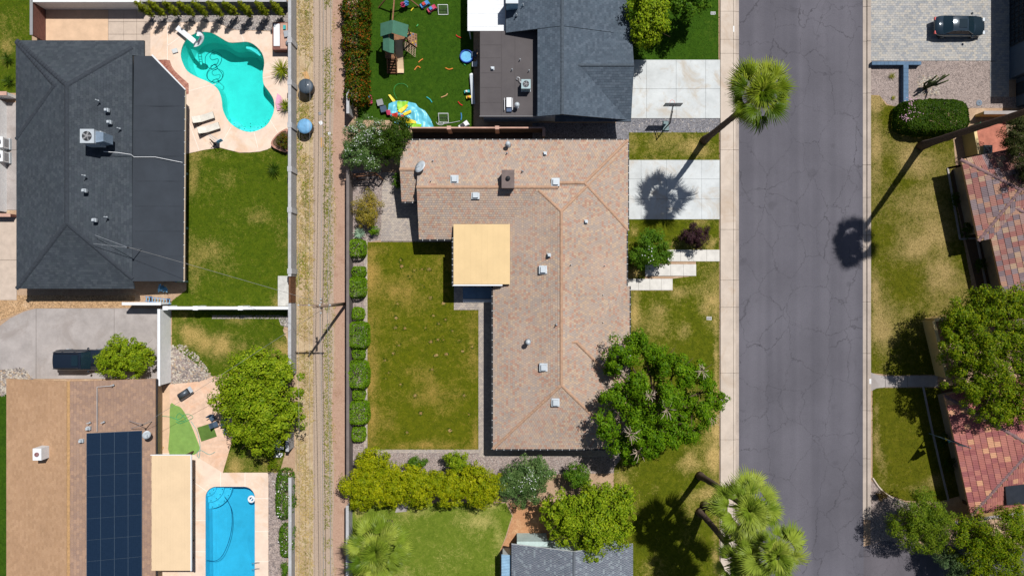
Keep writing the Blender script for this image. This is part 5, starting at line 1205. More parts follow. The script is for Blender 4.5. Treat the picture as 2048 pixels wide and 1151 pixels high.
wall('tan_wall', 'low tan wall below the rose tile roof beside the dense trees', (1890, 1035), (2060, 1010), 1.4, M_tanwall, M_conc_old, 0.22)
# planter kerbs in front of the right-hand houses
for (lab, pts) in (('thin pale kerb around the planting bed of the multicoloured tile house', [(1895, 336), (1921, 331), (1895, 336), (1920, 478), (1950, 476), (1954, 478), (1975, 585)]), ('thin pale kerb along the planting bed of the rose tile house', [(1846, 772), (1862, 850), (1880, 930), (1897, 1000)])):
    b = B(); b.tube([P(x, y, .06) for x, y in pts], 0.09, 5) if False else [b.bar(P(*pts[i], .07), P(*pts[i + 1], .07), 0.16, 0.14) for i in range(len(pts) - 1)]
    tag(b.make('planter_kerb', M_conc_old), lab, 'kerb')
b = B(); q = smooth_path([PV(1745, 955, .06), PV(1760, 976, .06), PV(1780, 992, .06), (P(1810, 1006, .06)), P(1835, 1008, .06)])
b.tube(q, .1, 5); tag(b.make('lawn_kerb', M_walk), 'curved kerb along the lower edge of the curved lawn', 'kerb')
# wooden gate, timber frame in side yard, raised planter
t = thing('wooden_gate', 'brown wooden alley gate beside the pale utility slab', 'gate', P(590, 580))
for i in range(12):
    y = 553 + i * 4.3; a = P(588.5, y + 3.9); c = P(592, y); B().box(a[0], a[1], .05, c[0], c[1], 1.7 + random.uniform(-.02, .02)).make('board', M_wood, t)
a = P(588, 604); B().box(a[0] - .04, a[1], .8, a[0] + .03, P(0, 553)[1], .92).make('crossbar', M_wood, t)
t = thing('timber_frame', 'dark timber frame in the shaded corner behind the white flowering tree', 'frame', P(730, 360))
for (p, q) in (((706, 349, 1.6), (750, 345, 1.6)), ((706, 353, 1.6), (750, 350, 1.6)), ((750, 345, 1.6), (762, 355, 1.4)), ((712, 360, 1.0), (748, 358, 1.0))):
    B().bar(P(*p), P(*q), .1, .08).make('rail', M_wood, t)
for (x, y) in ((708, 351), (749, 347), (761, 355)): g = P(x, y, 1.5); B().box(g[0] - .05, g[1] - .05, 0, g[0] + .05, g[1] + .05, 1.5).make('post', M_wood, t)
t = thing('raised_planter', 'curved brick planter at the corner of the kidney pool deck', 'planter', P(565, 285)); pts = [P2(*p) for p in smooth_loop([(580, 262, 0), (566, 264, 0), (553, 275, 0), (545, 290, 0), (556, 300, 0), (580, 304, 0)], 3) for p in [p[:2]]]
cc = np.mean(np.array(pts), 0); b = B(); n = len(pts)
for i in range(n):
    p, q = pts[i], pts[(i + 1) % n]; pi_, qi = [(cc[0] + (v[0] - cc[0]) * .8, cc[1] + (v[1] - cc[1]) * .8) for v in (p, q)]
    b.prism([p, pi_, qi, q], 0, .5)
b.make('rim', plain('planter_brick', (190, 140, 122), .9, var=.2, scale=4), t); B().prism([(cc[0] + (v[0] - cc[0]) * .8, cc[1] + (v[1] - cc[1]) * .8) for v in pts][::-1], .01, .4).make('soil', MATS['brown_soil'], t)
# ------------------------------------------------------------------ trees and shrubs
tree('ash_tree', 'large spreading green tree over the front lawn and tile roof', 'tree', (1300, 800),
     [(1248, 706, 6.0, 38, 1.1), (1286, 692, 6.6, 34, 1.1), (1318, 712, 6.2, 29, 1.0), (1225, 735, 5.0, 20, .8), (1352, 742, 7.2, 36, 1.2), (1392, 752, 6.8, 31, 1.1), (1418, 778, 5.6, 20, .8), (1436, 802, 5.4, 20, .8), (1236, 798, 6.6, 36, 1.2), (1280, 768, 7.6, 31, 1.1), (1326, 800, 8.6, 45, 1.5), (1275, 828, 7.2, 29, 1.0), (1404, 822, 6.8, 31, 1.0), (1372, 852, 6.0, 34, 1.1), (1215, 848, 6.0, 31, 1.1), (1292, 868, 7.4, 40, 1.3), (1242, 886, 5.8, 29, 1.0), (1258, 912, 5.2, 20, .9), (1345, 872, 6.4, 25, 1.0), (1310, 740, 4.6, 27, .9), (1365, 795, 4.4, 34, .9), (1300, 900, 4.6, 20, .8)],
     L_ash, 38, 0.27, .55, 101, .28, clump=.36, twigs=[(1335, 818, 10.0, 1.0), (1262, 868, 8.6, 1.0), (1277, 905, 7.4, .9), (1405, 742, 8.2, .8), (1425, 832, 6.8, 1.0), (1300, 790, 9.4, .7), (1250, 745, 6.9, .6)])
tree('shade_tree', 'round yellowish green tree at the white wall near the alley', 'tree', (525, 790), [(500, 765, 4.6, 58, 1.8), (560, 775, 4.6, 50, 1.7), (525, 820, 4.9, 66, 2), (470, 800, 4.2, 46, 1.6), (575, 835, 4.2, 40, 1.6), (505, 735, 4.2, 40, 1.4), (545, 735, 4.2, 40, 1.4), (530, 865, 4, 44, 1.5), (485, 845, 4, 40, 1.5)], L_lime, 26, .3, .6, 102, .2, clump=.3)
tree('round_bush', 'round lime green bush over the hood of the dark vehicle', 'bush', (252, 712), [(248, 715, 1.9, 54, 1.2, 46), (225, 722, 1.6, 36, 1.0), (275, 712, 1.7, 36, 1.1)], L_lime, 50, .22, .6, 103, .1, clump=.22)
tree('street_tree', 'tree beside the blue grey roof at the top edge of the front lawn', 'tree', (1305, 50), [(1290, 25, 4.4, 40, 1.6), (1300, 60, 4.2, 36, 1.5), (1280, 70, 3.6, 24, 1.2), (1300, -10, 4.4, 40, 1.5)], L_lime, 34, .26, .6, 104, .15)
tree('street_tree', 'tree above the dark front lawn cut by the top edge', 'tree', (1380, 20), [(1375, 5, 4, 36, 1.5), (1350, -15, 4, 36, 1.4), (1405, -5, 3.8, 28, 1.3)], L_green, 34, .26, .6, 105, .15)
tree('ornamental_tree', 'small green tree at the stepped front path', 'tree', (1305, 505), [(1300, 500, 2.6, 38, 1.2, 40), (1320, 515, 2.3, 24, 1), (1285, 515, 2.2, 26, 1), (1302, 478, 2.2, 24, .9)], L_green, 42, .2, .6, 106, .1, flowers=(L_white, 14, .1))
tree('purple_shrub', 'dark purple leaved shrub in the front lawn', 'shrub', (1390, 480), [(1396, 470, 1.7, 26, .9, 24), (1378, 476, 1.4, 18, .8)], L_purple, 80, .16, .6, 107, .06)
tree('flowering_shrub', 'white flowering oleander at the alley corner of the play yard', 'oleander', (728, 295), [(715, 275, 3, 36, 1.2), (735, 300, 3, 40, 1.3), (745, 265, 3.1, 34, 1.2), (710, 310, 2.6, 28, 1.1)], L_olean, 44, .26, .35, 108, .1, flowers=(L_white, 420, .085))
tree('dark_tree', 'dark green tree beside the white flowering oleander', 'tree', (790, 300), [(790, 270, 3.2, 36, 1.3), (785, 300, 3, 32, 1.2), (805, 255, 2.8, 24, 1.1), (768, 290, 3, 26, 1.2)], L_dark, 48, .2, .5, 109, .12)
tree('flowering_shrub', 'dense oleander at the bottom of the tile roofed house', 'oleander', (1050, 955), [(1050, 950, 2.6, 48, 1.2, 36), (1025, 965, 2.4, 34, 1.1), (1078, 945, 2.4, 34, 1.1), (1055, 980, 2.2, 34, 1.1)], L_olean, 48, .26, .35, 110, .1, flowers=(L_white, 90, .09))
for k, (lab, blobs, base) in enumerate((
    ('first citrus tree of the long row, nearest the alley', [(730, 975, 2.4, 38, 1.3), (705, 970, 2.2, 28, 1.1), (720, 995, 2.1, 28, 1.1), (735, 955, 2.2, 26, 1.1)], (728, 965)),
    ('second citrus tree of the long row counted from the alley', [(785, 970, 2.5, 38, 1.3), (762, 985, 2.3, 32, 1.2), (775, 950, 2.2, 26, 1.1), (795, 985, 2.2, 28, 1.1)], (784, 965)),
    ('third citrus tree of the long row counted from the alley', [(838, 975, 2.5, 36, 1.3), (812, 955, 2.3, 28, 1.2), (860, 965, 2.2, 26, 1.1), (835, 952, 2.2, 24, 1.1), (845, 993, 2.0, 22, 1)], (840, 962)),
    ('fourth citrus tree of the long row counted from the alley', [(895, 975, 2.4, 36, 1.3), (918, 965, 2.3, 30, 1.2), (880, 960, 2.2, 24, 1.1), (905, 990, 2.1, 24, 1.1)], (903, 962)),
    ('fifth citrus tree of the long row, touching the oleander', [(955, 968, 2.5, 38, 1.3), (988, 975, 2.3, 28, 1.2), (965, 988, 2.2, 28, 1.1), (950, 950, 2.2, 26, 1.1), (1004, 965, 2.1, 16, 1)], (962, 958)))):
    tree('citrus_tree', lab, 'citrus tree', base, blobs, L_citrus, 52, .2, .6, 120 + k, .08, group='citrus trees in a row', clump=.26)
tree('citrus_bush', 'citrus bush in the gravel nearest the alley wall', 'bush', (745, 925), [(745, 920, 2.1, 36, 1.1, 26), (735, 938, 1.9, 28, 1)], L_citrus, 60, .19, .6, 131, .07, clump=.26)
tree('citrus_bush', 'smallest citrus bush standing alone in the gravel', 'bush', (836, 926), [(836, 926, 1.4, 20, .8, 15)], L_green, 75, .17, .6, 132, .05, clump=.28)
tree('citrus_bush', 'citrus bush in the gravel below the lawn corner', 'bush', (914, 924), [(912, 920, 1.9, 27, 1, 20), (918, 938, 1.6, 20, .9)], L_lime, 60, .19, .6, 133, .06, clump=.26)
tree('broad_tree', 'broad yellow green tree over the speckled grey roof', 'tree', (1185, 1030), [(1150, 1015, 4.2, 48, 1.6), (1205, 1000, 4.5, 46, 1.7), (1180, 1050, 4.6, 54, 1.8), (1235, 1020, 4.2, 40, 1.5), (1115, 1025, 3.8, 34, 1.4), (1225, 1060, 4, 40, 1.5), (1180, 1090, 3.6, 32, 1.2), (1130, 1060, 3.6, 30, 1.3), (1245, 990, 3.6, 26, 1.2)], L_lime, 32, .27, .6, 134, .18, clump=.28)
tree('small_tree', 'small tree in the shade below the tile roof corner', 'tree', (1152, 952), [(1150, 950, 2.2, 26, 1.1), (1165, 962, 1.9, 18, .9)], L_green, 55, .2, .6, 135, .07)
tree('yellow_shrub', 'yellowish twiggy shrub in the side yard beside the paver patio', 'shrub', (735, 420), [(733, 415, 1.3, 33, .9, 36), (728, 435, 1.0, 24, .7)], L_yel, 70, .15, .5, 136, .05)
tree('boxwood', 'small round dark bush beside the pale agave', 'bush', (748, 462), [(748, 461, .7, 10, .55, 11)], L_hedge, 150, .1, .6, 137, .04)
tree('boxwood', 'leafy bush against the small tile roof of the side yard', 'bush', (795, 365), [(795, 362, 1.0, 9, .6, 18)], L_green, 120, .12, .6, 138, .04)
# agave rosettes and small palms
def rosette(name, label, px, z, n, L, wd, mat, seed, cat, droop=.4, group=None, tilt=(0.15, 1.2)):
    c = P(*px, z * .5); t = thing(name, label, cat, (c[0], c[1], 0), group); r_ = random.Random(seed); b = B()
    b.tube([(c[0], c[1], 0), (c[0], c[1], z)], [.12, .1], 6); b.make('stem', MATS['bark'], t); b = B()
    for k in range(n):
        a = k * 2.39996 + r_.uniform(-.2, .2); el = r_.uniform(*tilt); Lk = L * r_.uniform(.75, 1.1); d = Vector((math.cos(a), math.sin(a), 0)); s = Vector((-math.sin(a), math.cos(a), 0)); prev = None
        for i in range(5):
            u = i / 4; p = Vector((c[0], c[1], z)) + d * Lk * u * math.cos(el * (1 - u * droop)) + Vector((0, 0, Lk * u * math.sin(el) - droop * Lk * u * u * .6)); ww = wd * (1 - u) ** .7 * (.4 + 1.2 * min(1, u * 3)) / 1.3
            p.z = max(p.z, .03); cur = (p - s * ww, p + s * ww)
            if prev: b.poly([prev[0], prev[1], cur[1], cur[0]])
            prev = cur
    b.make('leaves', mat, t); return t
rosette('agave', 'pale blue green agave above the first hedge block', (720, 467), .25, 46, .75, .07, L_pale, 1, 'agave')
rosette('yucca', 'spiky palm plant in the green backyard lawn', (550, 338), .5, 60, .95, .03, L_dark, 2, 'yucca', .6)
rosette('yucca', 'upper spiky shrub between the barbecue counter and the alley wall', (567, 142), .6, 90, 1.25, .03, L_cyp, 3, 'yucca', .7)
rosette('yucca', 'lower spiky shrub beside the pink pool float', (573, 212), .5, 60, .9, .03, L_cyp, 4, 'yucca', .7)
rosette('yucca', 'spiky shrub in the corner lawn by the charcoal roof, upper', (18, 118), .4, 50, .8, .03, L_dark, 5, 'yucca', .6)
rosette('yucca', 'spiky shrub in the corner lawn by the charcoal roof, lower', (20, 162), .4, 50, .8, .03, L_dark, 6, 'yucca', .6)
rosette('grass_clump', 'larger yellow green clump in the gravel left of the blue wall', (1783, 153), .1, 40, .45, .02, L_weed, 7, 'plant', .5)
rosette('grass_clump', 'smaller yellow green clump in the gravel left of the blue wall', (1786, 196), .1, 30, .3, .02, L_weed, 8, 'plant', .5)
tree('planter_shrub', 'orange flecked shrub in the curved brick planter', 'shrub', (567, 285), [(567, 282, .9, 14, .45, 18)], L_boug, 130, .12, .6, 139, .04)
# slim ficus row
for k, x in enumerate((303, 328, 356, 383, 411, 440, 469, 499, 531, 561)):
    lab = ('first slim tree of the row above the pool, nearest the white wall', 'second slim tree of the row above the pool', 'third slim tree of the row above the pool', 'fourth slim tree of the row above the pool', 'fifth slim tree of the row above the pool', 'sixth slim tree of the row above the pool', 'seventh slim tree of the row above the pool', 'eighth slim tree of the row above the pool', 'ninth slim tree of the row above the pool', 'last slim tree of the row, nearest the alley wall')[k]
    g = P(x + 7, 34); G = lambda z_: (g[0] * PX / (1 - z_ / CAM_H) + 1024, 575.5 - g[1] * PX / (1 - z_ / CAM_H))
    tree('slim_tree', lab, 'tree', (x + 7, 34), [(*G(1.0), 1.0, 8, .5), (*G(1.8), 1.8, 9, .6), (*G(2.6), 2.6, 7.5, .55), (*G(3.2), 3.2, 4.5, .45)], L_cyp, 75, .16, .5, 150 + k, .04, group='slim trees along the grey wall', clump=.4)
# orange green hedge along alley beside the play yard (four shrubs grown together)
for k, (y0, y1, lab) in enumerate(((-30, 40, 'top length of the orange flecked hedge beside the play yard'), (36, 96, 'second length of the orange flecked hedge beside the play yard'), (92, 150, 'third length of the orange flecked hedge beside the play yard'), (146, 203, 'lowest length of the orange flecked hedge beside the play yard'))):
    hedge('flowering_hedge', lab, (682 + k * 2, y0, 731 - k, y1), .1, 2.3, L_boug, 160 + k, 110, .2, 'hedge along the play yard', .22)
ORD = ('topmost', 'second', 'third', 'fourth', 'fifth', 'sixth', 'seventh', 'eighth', 'ninth', 'lowest')
for k, (x0, y0, x1, y1, h) in enumerate(((692, 477, 728, 514, 1.6), (701, 532, 729, 554, 1.1), (691, 553, 727, 596, 1.7), (702, 615, 725, 640, 1.1), (690, 643, 734, 698, 1.8), (702, 698, 728, 719, 1.1), (690, 722, 733, 780, 1.8), (702, 781, 727, 801, 1.1), (691, 804, 734, 852, 1.7), (701, 855, 728, 885, 1.1))):
    hedge('clipped_hedge', '%s clipped hedge block down the alley wall of the back lawn' % ORD[k], (x0, y0, x1, y1), .05, h, L_hedge, 180 + k, 200, .13, 'clipped hedge blocks along the back lawn', .05)
hedge('clipped_hedge', 'long clipped hedge with pink flowers beside the gravel yard', (1806, 194, 1951, 264), .1, 2.0, leafmat('dense_hedge_leaves', [(48, 80, 14), (68, 98, 20), (86, 112, 28), (58, 88, 18)]), 201, 330, .15, None, .06, flowers=(L_pinkfl, [(1822, 205, 6, 45), (1812, 235, 5, 30), (1830, 225, 6, 14)], .11))
hedge('flowering_hedge', 'white flecked hedge beside the rectangular pool, longer piece', (549, 942, 582, 1040), .05, 1.3, L_green, 202, 150, .15, None, .1, flowers=(L_white, [(564, 960, 10, 12), (564, 990, 10, 14), (566, 1020, 9, 12)], .12))
hedge('flowering_hedge', 'white flecked hedge beside the rectangular pool, shorter piece', (557, 1052, 582, 1118), .05, 1.2, L_green, 203, 150, .15, None, .1, flowers=(L_white, [(570, 1075, 7, 8), (570, 1100, 7, 8)], .12))
tree('climbing_shrub', 'ragged shrub above the white flecked hedge by the pool', 'shrub', (545, 925), [(545, 905, 1.0, 11, .7, 20), (547, 930, .9, 10, .6, 18)], L_mesq, 90, .16, .4, 204, .04)
tree('climbing_shrub', 'ragged shrub at the bottom edge by the rectangular pool', 'shrub', (573, 1140), [(571, 1138, .9, 10, .6, 16)], L_green, 90, .16, .4, 205, .04)
# right-hand trees
tree('mesquite_tree', 'big mottled green tree over the courtyard at right edge', 'tree', (1965, 690), [(1930, 640, 5.4, 48, 1.7), (1985, 620, 6, 52, 1.9), (2035, 605, 6, 46, 1.8), (1925, 700, 5.6, 46, 1.7), (1980, 690, 6.4, 58, 2), (2040, 680, 6.6, 54, 2), (1940, 760, 5.4, 50, 1.7), (2000, 755, 6.2, 56, 1.9), (2050, 750, 6, 46, 1.8), (1985, 810, 5.4, 46, 1.6), (2040, 815, 5.4, 44, 1.6), (1910, 665, 5, 30, 1.3)], L_mesq, 34, .27, .42, 211, .25, clump=.26)
tree('feathery_tree', 'feathery green tree at the corner above the side street', 'tree', (1845, 1035), [(1835, 1030, 4, 46, 1.5), (1862, 1050, 4.2, 40, 1.5), (1805, 1050, 3.4, 34, 1.3), (1840, 1075, 3.6, 40, 1.4), (1850, 1010, 3.6, 34, 1.3), (1875, 1030, 3.4, 26, 1.2)], L_olive, 40, .28, .25, 212, .14, clump=.34)
tree('dense_tree', 'dense dark green tree at bottom right below the rose roof', 'tree', (1985, 1075), [(1935, 1075, 4.4, 46, 1.6), (1990, 1065, 4.8, 54, 1.8), (2045, 1060, 4.8, 50, 1.8), (1960, 1120, 4.4, 48, 1.6), (2020, 1120, 4.8, 54, 1.8)], L_mesq, 36, .28, .35, 213, .2, clump=.3)
tree('grey_tree', 'grey green tree at the bottom edge near the side street', 'tree', (1915, 1150), [(1905, 1130, 3, 34, 1.3), (1930, 1150, 3, 36, 1.3), (1890, 1110, 2.6, 20, 1)], leafmat('grey_green_leaves', [(84, 110, 70), (112, 138, 92), (134, 156, 110)]), 44, .24, .3, 214, .12)
tree('dark_conifer', 'dark drooping tree behind the side gate at right edge', 'tree', (2040, 300), [(2035, 275, 4.4, 30, 1.4), (2050, 300, 4.8, 40, 1.6), (2050, 255, 4.6, 34, 1.5), (2060, 335, 5, 36, 1.5)], leafmat('dark_conifer_leaves', [(56, 66, 34), (84, 92, 46), (70, 80, 40), (100, 96, 60)]), 44, .3, .22, 215, .16)
tree('round_shrub', 'small reddish round shrub by the curved kerb', 'shrub', (1764, 991), [(1763, 990, .7, 13, .6, 9)], leafmat('reddish_leaves', [(74, 60, 36), (104, 76, 50), (90, 88, 44)]), 130, .12, .6, 216, .04)
for k, (x, y, lab) in enumerate(((1909, 400, 'dark shrub in the planting bed of the multicoloured tile house, upper'), (1932, 460, 'dark shrub in the planting bed of the multicoloured tile house, middle'), (1962, 530, 'dark shrub in the planting bed of the multicoloured tile house, lower'), (1888, 880, 'dark shrub in the planting bed of the rose tile house, upper'), (1900, 930, 'dark shrub in the planting bed of the rose tile house, lower'))):
    tree('bed_shrub', lab, 'shrub', (x, y), [(x, y, .6, 10, .5, 16)], L_dark, 110, .13, .6, 220 + k, .04)
# cactus
t = thing('cactus', 'tall thin many armed cactus in the gravel yard', 'cactus', P(1850, 176)); r_ = random.Random(5); Mcac = plain('cactus_skin', (88, 98, 56), .8, var=.2, scale=5)
for k in range(9):
    a = PV(1850 + r_.uniform(-3, 3), 176 + r_.uniform(-3, 3)); top = a + Vector((r_.uniform(-.6, .8), r_.uniform(-.1, .7), r_.uniform(1.6, 2.6))); mid = a.lerp(top, .4) + Vector((r_.uniform(-.2, .2), r_.uniform(-.1, .2), 0))
    B().tube([a, mid, top], [.09, .1, .06], 8).make('arm', Mcac, t, True)
# fan palms
def frond_mesh(nm, seed, L=1.35, fan=1.2, n=26):
    r_ = random.Random(seed); b = B(); b.tube([(0, 0, 0), (L * .55, 0, .05), (L, 0, .02)], [.045, .032, .022], 4)
    for k in range(n):
        u = (k + .5) / n; a = math.radians(-88 + 176 * u); Lk = fan * (0.5 + .5 * math.cos(a * .95)) * r_.uniform(.88, 1.08); dr = .3 * r_.uniform(.5, 1.8); w_ = .044; prev = None; d = Vector((math.cos(a), math.sin(a), 0)); s = Vector((-math.sin(a), math.cos(a), 0)); zz = (.03 if k % 2 else -.02)
        cup = .45 * abs(math.sin(a))          # the fan is folded up along its midrib
        for i in range(6):
            v = i / 5; p = Vector((L - .15, 0, .02)) + d * Lk * v * (1 - .12 * v * v) + Vector((0, 0, zz * (1 - v) + cup * v * (1 - .6 * v) - dr * v ** 3)); ww = w_ * (.3 + 1.4 * v if v < .5 else max(.03, 1.7 * (1 - v)))
            up = Vector((0, 0, .03 * (1 - v)))
            cur = (p - s * ww, p + up, p + s * ww)
            if prev: b.poly([prev[0], prev[1], cur[1], cur[0]]); b.poly([prev[1], prev[2], cur[2], cur[1]])
            prev = cur
    return b.mesh(nm)
def palmmat(name, cols):
    m, nt, bs = newmat(name); nt.nodes.remove(bs); out = nt.nodes['Material Output']
    col = ramp(nt, N(nt, 'ShaderNodeObjectInfo').outputs['Random'], [(i / (len(cols) - 1), tuple(v * .95 for v in alb(c)[:3]) + (1,)) for i, c in enumerate(cols)])
    col = mixc(nt, .8, col, ramp(nt, N(nt, 'ShaderNodeNewGeometry').outputs['Random Per Island'], [(0, (.7, .72, .7, 1)), (1, (1.2, 1.18, 1.1, 1))]), 'MULTIPLY')
    d = N(nt, 'ShaderNodeBsdfDiffuse'); tr = N(nt, 'ShaderNodeBsdfTranslucent'); g = N(nt, 'ShaderNodeBsdfGlossy'); g.inputs['Roughness'].default_value = .4; nt.links.new(col, d.inputs[0]); nt.links.new(col, tr.inputs[0])
    mx = N(nt, 'ShaderNodeMixShader'); mx.inputs[0].default_value = .25; nt.links.new(d.outputs[0], mx.inputs[1]); nt.links.new(tr.outputs[0], mx.inputs[2])
    m2 = N(nt, 'ShaderNodeMixShader'); m2.inputs[0].default_value = .012; nt.links.new(mx.outputs[0], m2.inputs[1]); nt.links.new(g.outputs[0], m2.inputs[2]); nt.links.new(m2.outputs[0], out.inputs[0]); return m
M_palm = palmmat('palm_fronds', [(76, 104, 16), (128, 150, 34), (166, 178, 56), (98, 126, 22)]); M_palm2 = palmmat('pale_palm_fronds', [(92, 122, 26), (144, 166, 52), (178, 190, 80), (112, 140, 36)])
M_ptrunk = plain('palm_trunk', (108, 90, 78), .95, var=.35, scale=7, fine=20)
FR = [frond_mesh('frond', s) for s in range(4)] + [frond_mesh('frond', s, .62, 1.15) for s in range(4, 8)]; FR2 = [frond_mesh('frond', 10 + s) for s in range(4)] + [frond_mesh('frond', 14 + s, .62, 1.15) for s in range(4)]
for m_ in FR: m_.materials.append(M_palm)
for m_ in FR2: m_.materials.append(M_palm2)
def palm(label, base_px, h, n, scale, meshes, seed, lean=(0, 0), r0=.32, r1=.2, group='fan palms'):
    r_ = random.Random(seed); a = PV(*base_px); top = a + Vector((lean[0], lean[1], h)); t = thing('fan_palm', label, 'palm tree', a, group); b = B(); pts = []; rad = []
    for i in range(25):
        u = i / 24; pts.append(a.lerp(top, u) + Vector((math.sin(u * 3) * .15, math.cos(u * 2.4) * .1 - .1, 0)) * (1 if i else 0)); rad.append((r0 + .12 * max(0, 1 - u * 9) + (r1 - r0) * u) * (1.04 if i % 2 else .97))
    b.tube(pts, rad, 12); b.make('trunk', M_ptrunk, t, True); top = pts[-1]
    for k in range(n):
        az = k * 2.39996 + r_.uniform(-.5, .5); u = k / n; el = math.radians(66 - 84 * u + r_.uniform(-14, 14)); sc = scale * r_.uniform(.82, 1.2) * (1.0 if u < .45 else 1.02)
        M = Matrix.Translation(top + Vector((0, 0, .25 - .5 * u))) @ Matrix.Rotation(az, 4, 'Z') @ Matrix.Rotation(-el, 4, 'Y') @ Matrix.Rotation(r_.uniform(-.6, .6), 4, 'X') @ Matrix.Diagonal((sc, sc, sc, 1))
        add('frond', meshes[k % 4 + (4 if u < .45 else 0)], None, t, M)
    return t
palm('tall fan palm leaning out over the street above the driveway', (1408, 281), 13.7, 44, 1.27, FR, 1, (.45, .9))
palm('tall fan palm at right whose crown is out of view', (1841, 292), 20, 46, 1.1, FR, 2, (0, 0), .36)
palm('upper fan palm of the three at the bottom of the front lawn', (1399, 950), 12.6, 48, 1.3, FR2, 3, (.3, 1.0))
palm('fan palm of the three at the bottom reaching furthest over the street', (1408, 1008), 12.8, 38, 1.22, FR2, 4, (2.0, .3))
palm('lowest fan palm of the three, cut by the bottom edge', (1399, 1022), 10.5, 38, 1.15, FR2, 5, (.4, -.6))
palm('pale fan palm alone on the lawn at the bottom left of centre', (779, 1046), 6.2, 64, 1.32, FR2, 6, (0, 0), .35, .28)
# ------------------------------------------------------------------ utility pole and wires
t = thing('utility_pole', 'wooden utility pole with crossarms beside the alley wall', 'utility pole', P(693, 607)); g = PV(693, 607)
B().tube([g, g + Vector((0, 0, 11.2))], [.17, .11], 10).make('pole', M_polewood, t, True)
xa = [(-1.35, 11.0), (-.45, 11.0), (.45, 11.0), (1.3, 11.0)]
B().bar(g + Vector((-1.45, .14, 10.85)), g + Vector((1.4, .14, 10.85)), .12, .13).make('crossarm', M_polewood, t); B().bar(g + Vector((-.05, -.7, 8.6)), g + Vector((-.05, .7, 8.6)), .12, .12).make('crossarm', M_polewood, t)
for dx, z in xa: B().lathe((g.x + dx, g.y + .14, 10.92), [(.05, 0), (.07, .06), (.05, .1), (.08, .14), (.04, .2)], 8).make('insulator', M_lightmetal, t)
for dy in (-.6, -.2, .3, .6): B().lathe((g.x - .1, g.y + dy, 8.66), [(.05, 0), (.08, .08), (.04, .16)], 8).make('insulator', M_lightmetal, t)
B().lathe((g.x - .3, g.y - .05, 9.0), [(.2, 0), (.22, .1), (.22, .7), (.1, .8)], 12).make('transformer', M_stucco_g, t) if False else B().bar(g + Vector((-.9, .14, 10.8)), g + Vector((0, .05, 10.1)), .04, .04).make('brace', M_metal, t)
M_wire = plain('wire', (168, 166, 164), .6, .3)
def wire(label, pts, r0=.018, sag=.4, n=14):
    b = B(); q = []
    for i in range(len(pts) - 1):
        a, c = Vector(pts[i]), Vector(pts[i + 1])
        for k in range(n): u = k / n; p = a.lerp(c, u); p.z -= sag * 4 * u * (1 - u); q.append(p)
    q.append(Vector(pts[-1])); b.tube(q, r0, 4); return tag(b.make('overhead_wire', M_wire), label, 'wire', 'overhead wires')
for k, (dx, z) in enumerate(xa):
    wire(('leftmost power line running along the alley', 'second power line from the left along the alley', 'third power line from the left along the alley', 'rightmost high power line along the alley')[k], [g + Vector((dx, 45, z + .3)), g + Vector((dx, .14, z + .1)), g + Vector((dx, -45, z + .3))], .011)
for k, dx in enumerate((-.15, .2)): wire(('upper thick cable along the alley, lower on the pole', 'lower thick cable along the alley beside the pole')[k], [g + Vector((dx, 45, 7.6 - k)), g + Vector((dx, .6, 8.75 - k)), g + Vector((dx, -.6, 8.75 - k)), g + Vector((dx, -45, 7.6 - k))], .022)
wire('service cable from the pole to the charcoal roof', [g + Vector((-.15, .3, 8.75)), P(256, 494, 5.2)], .014, .3)
wire('service cable from the pole to the tan shingle roof', [g + Vector((-.15, -.4, 8.75)), P(287, 848, 4.6)], .014, .3)
def mast(label, px, z0, z1, feet):
    t = thing('service_mast', label, 'mast', P(*px, z0)); p = P(*px, z1); B().tube([(p[0], p[1], z0 - .2), p], .035, 8).make('pipe', M_metal, t)
    B().lathe((p[0], p[1], z1), [(.07, -.05), (.09, .05), (.03, .12)], 8).make('weatherhead', M_dark, t)
    for f in feet: B().tube([(p[0], p[1], z1 - .15), P(*f)], .025, 6).make('brace', M_metal, t)
mast('metal service mast with braces on the charcoal roof', (256, 495), 3.2, 5.2, [(190, 470, 4.55), (187, 487, 4.55)])
mast('metal service mast with braces on the tan roof', (285, 849), 2.9, 4.4, [(258, 841, 3.45), (262, 856, 3.4)])
def dish(label, px, z, aim, rad=.45):
    t = thing('satellite_dish', label, 'satellite dish', P(*px, z - .8)); c = PV(*px, z); aim = Vector(aim).normalized(); q = aim.to_track_quat('Z', 'Y').to_matrix().to_4x4(); b = B(); b.lathe((0, 0, 0), [(.02, -.08), (rad * .5, -.055), (rad, 0), (rad, .015), (rad * .5, -.04), (.02, -.065)], 20)
    b.make('reflector', M_lightmetal, t, True, Matrix.Translation(c) @ q @ Matrix.Diagonal((1, .85, 1, 1)))
    B().tube([(c.x, c.y, z - .9), c - aim * .08], .03, 6).make('mast', M_metal, t); B().tube([c - aim * .05 + Vector((0, 0, -.3)), c + aim * .45], .02, 5).make('feed_arm', M_metal, t)
dish('white satellite dish on the corner of the blended tile roof', (840, 333), 4.3, (-.5, .35, .9), .62); dish('pale satellite dish beside the solar panels', (293, 869), 3.9, (.4, -.2, .9), .42)
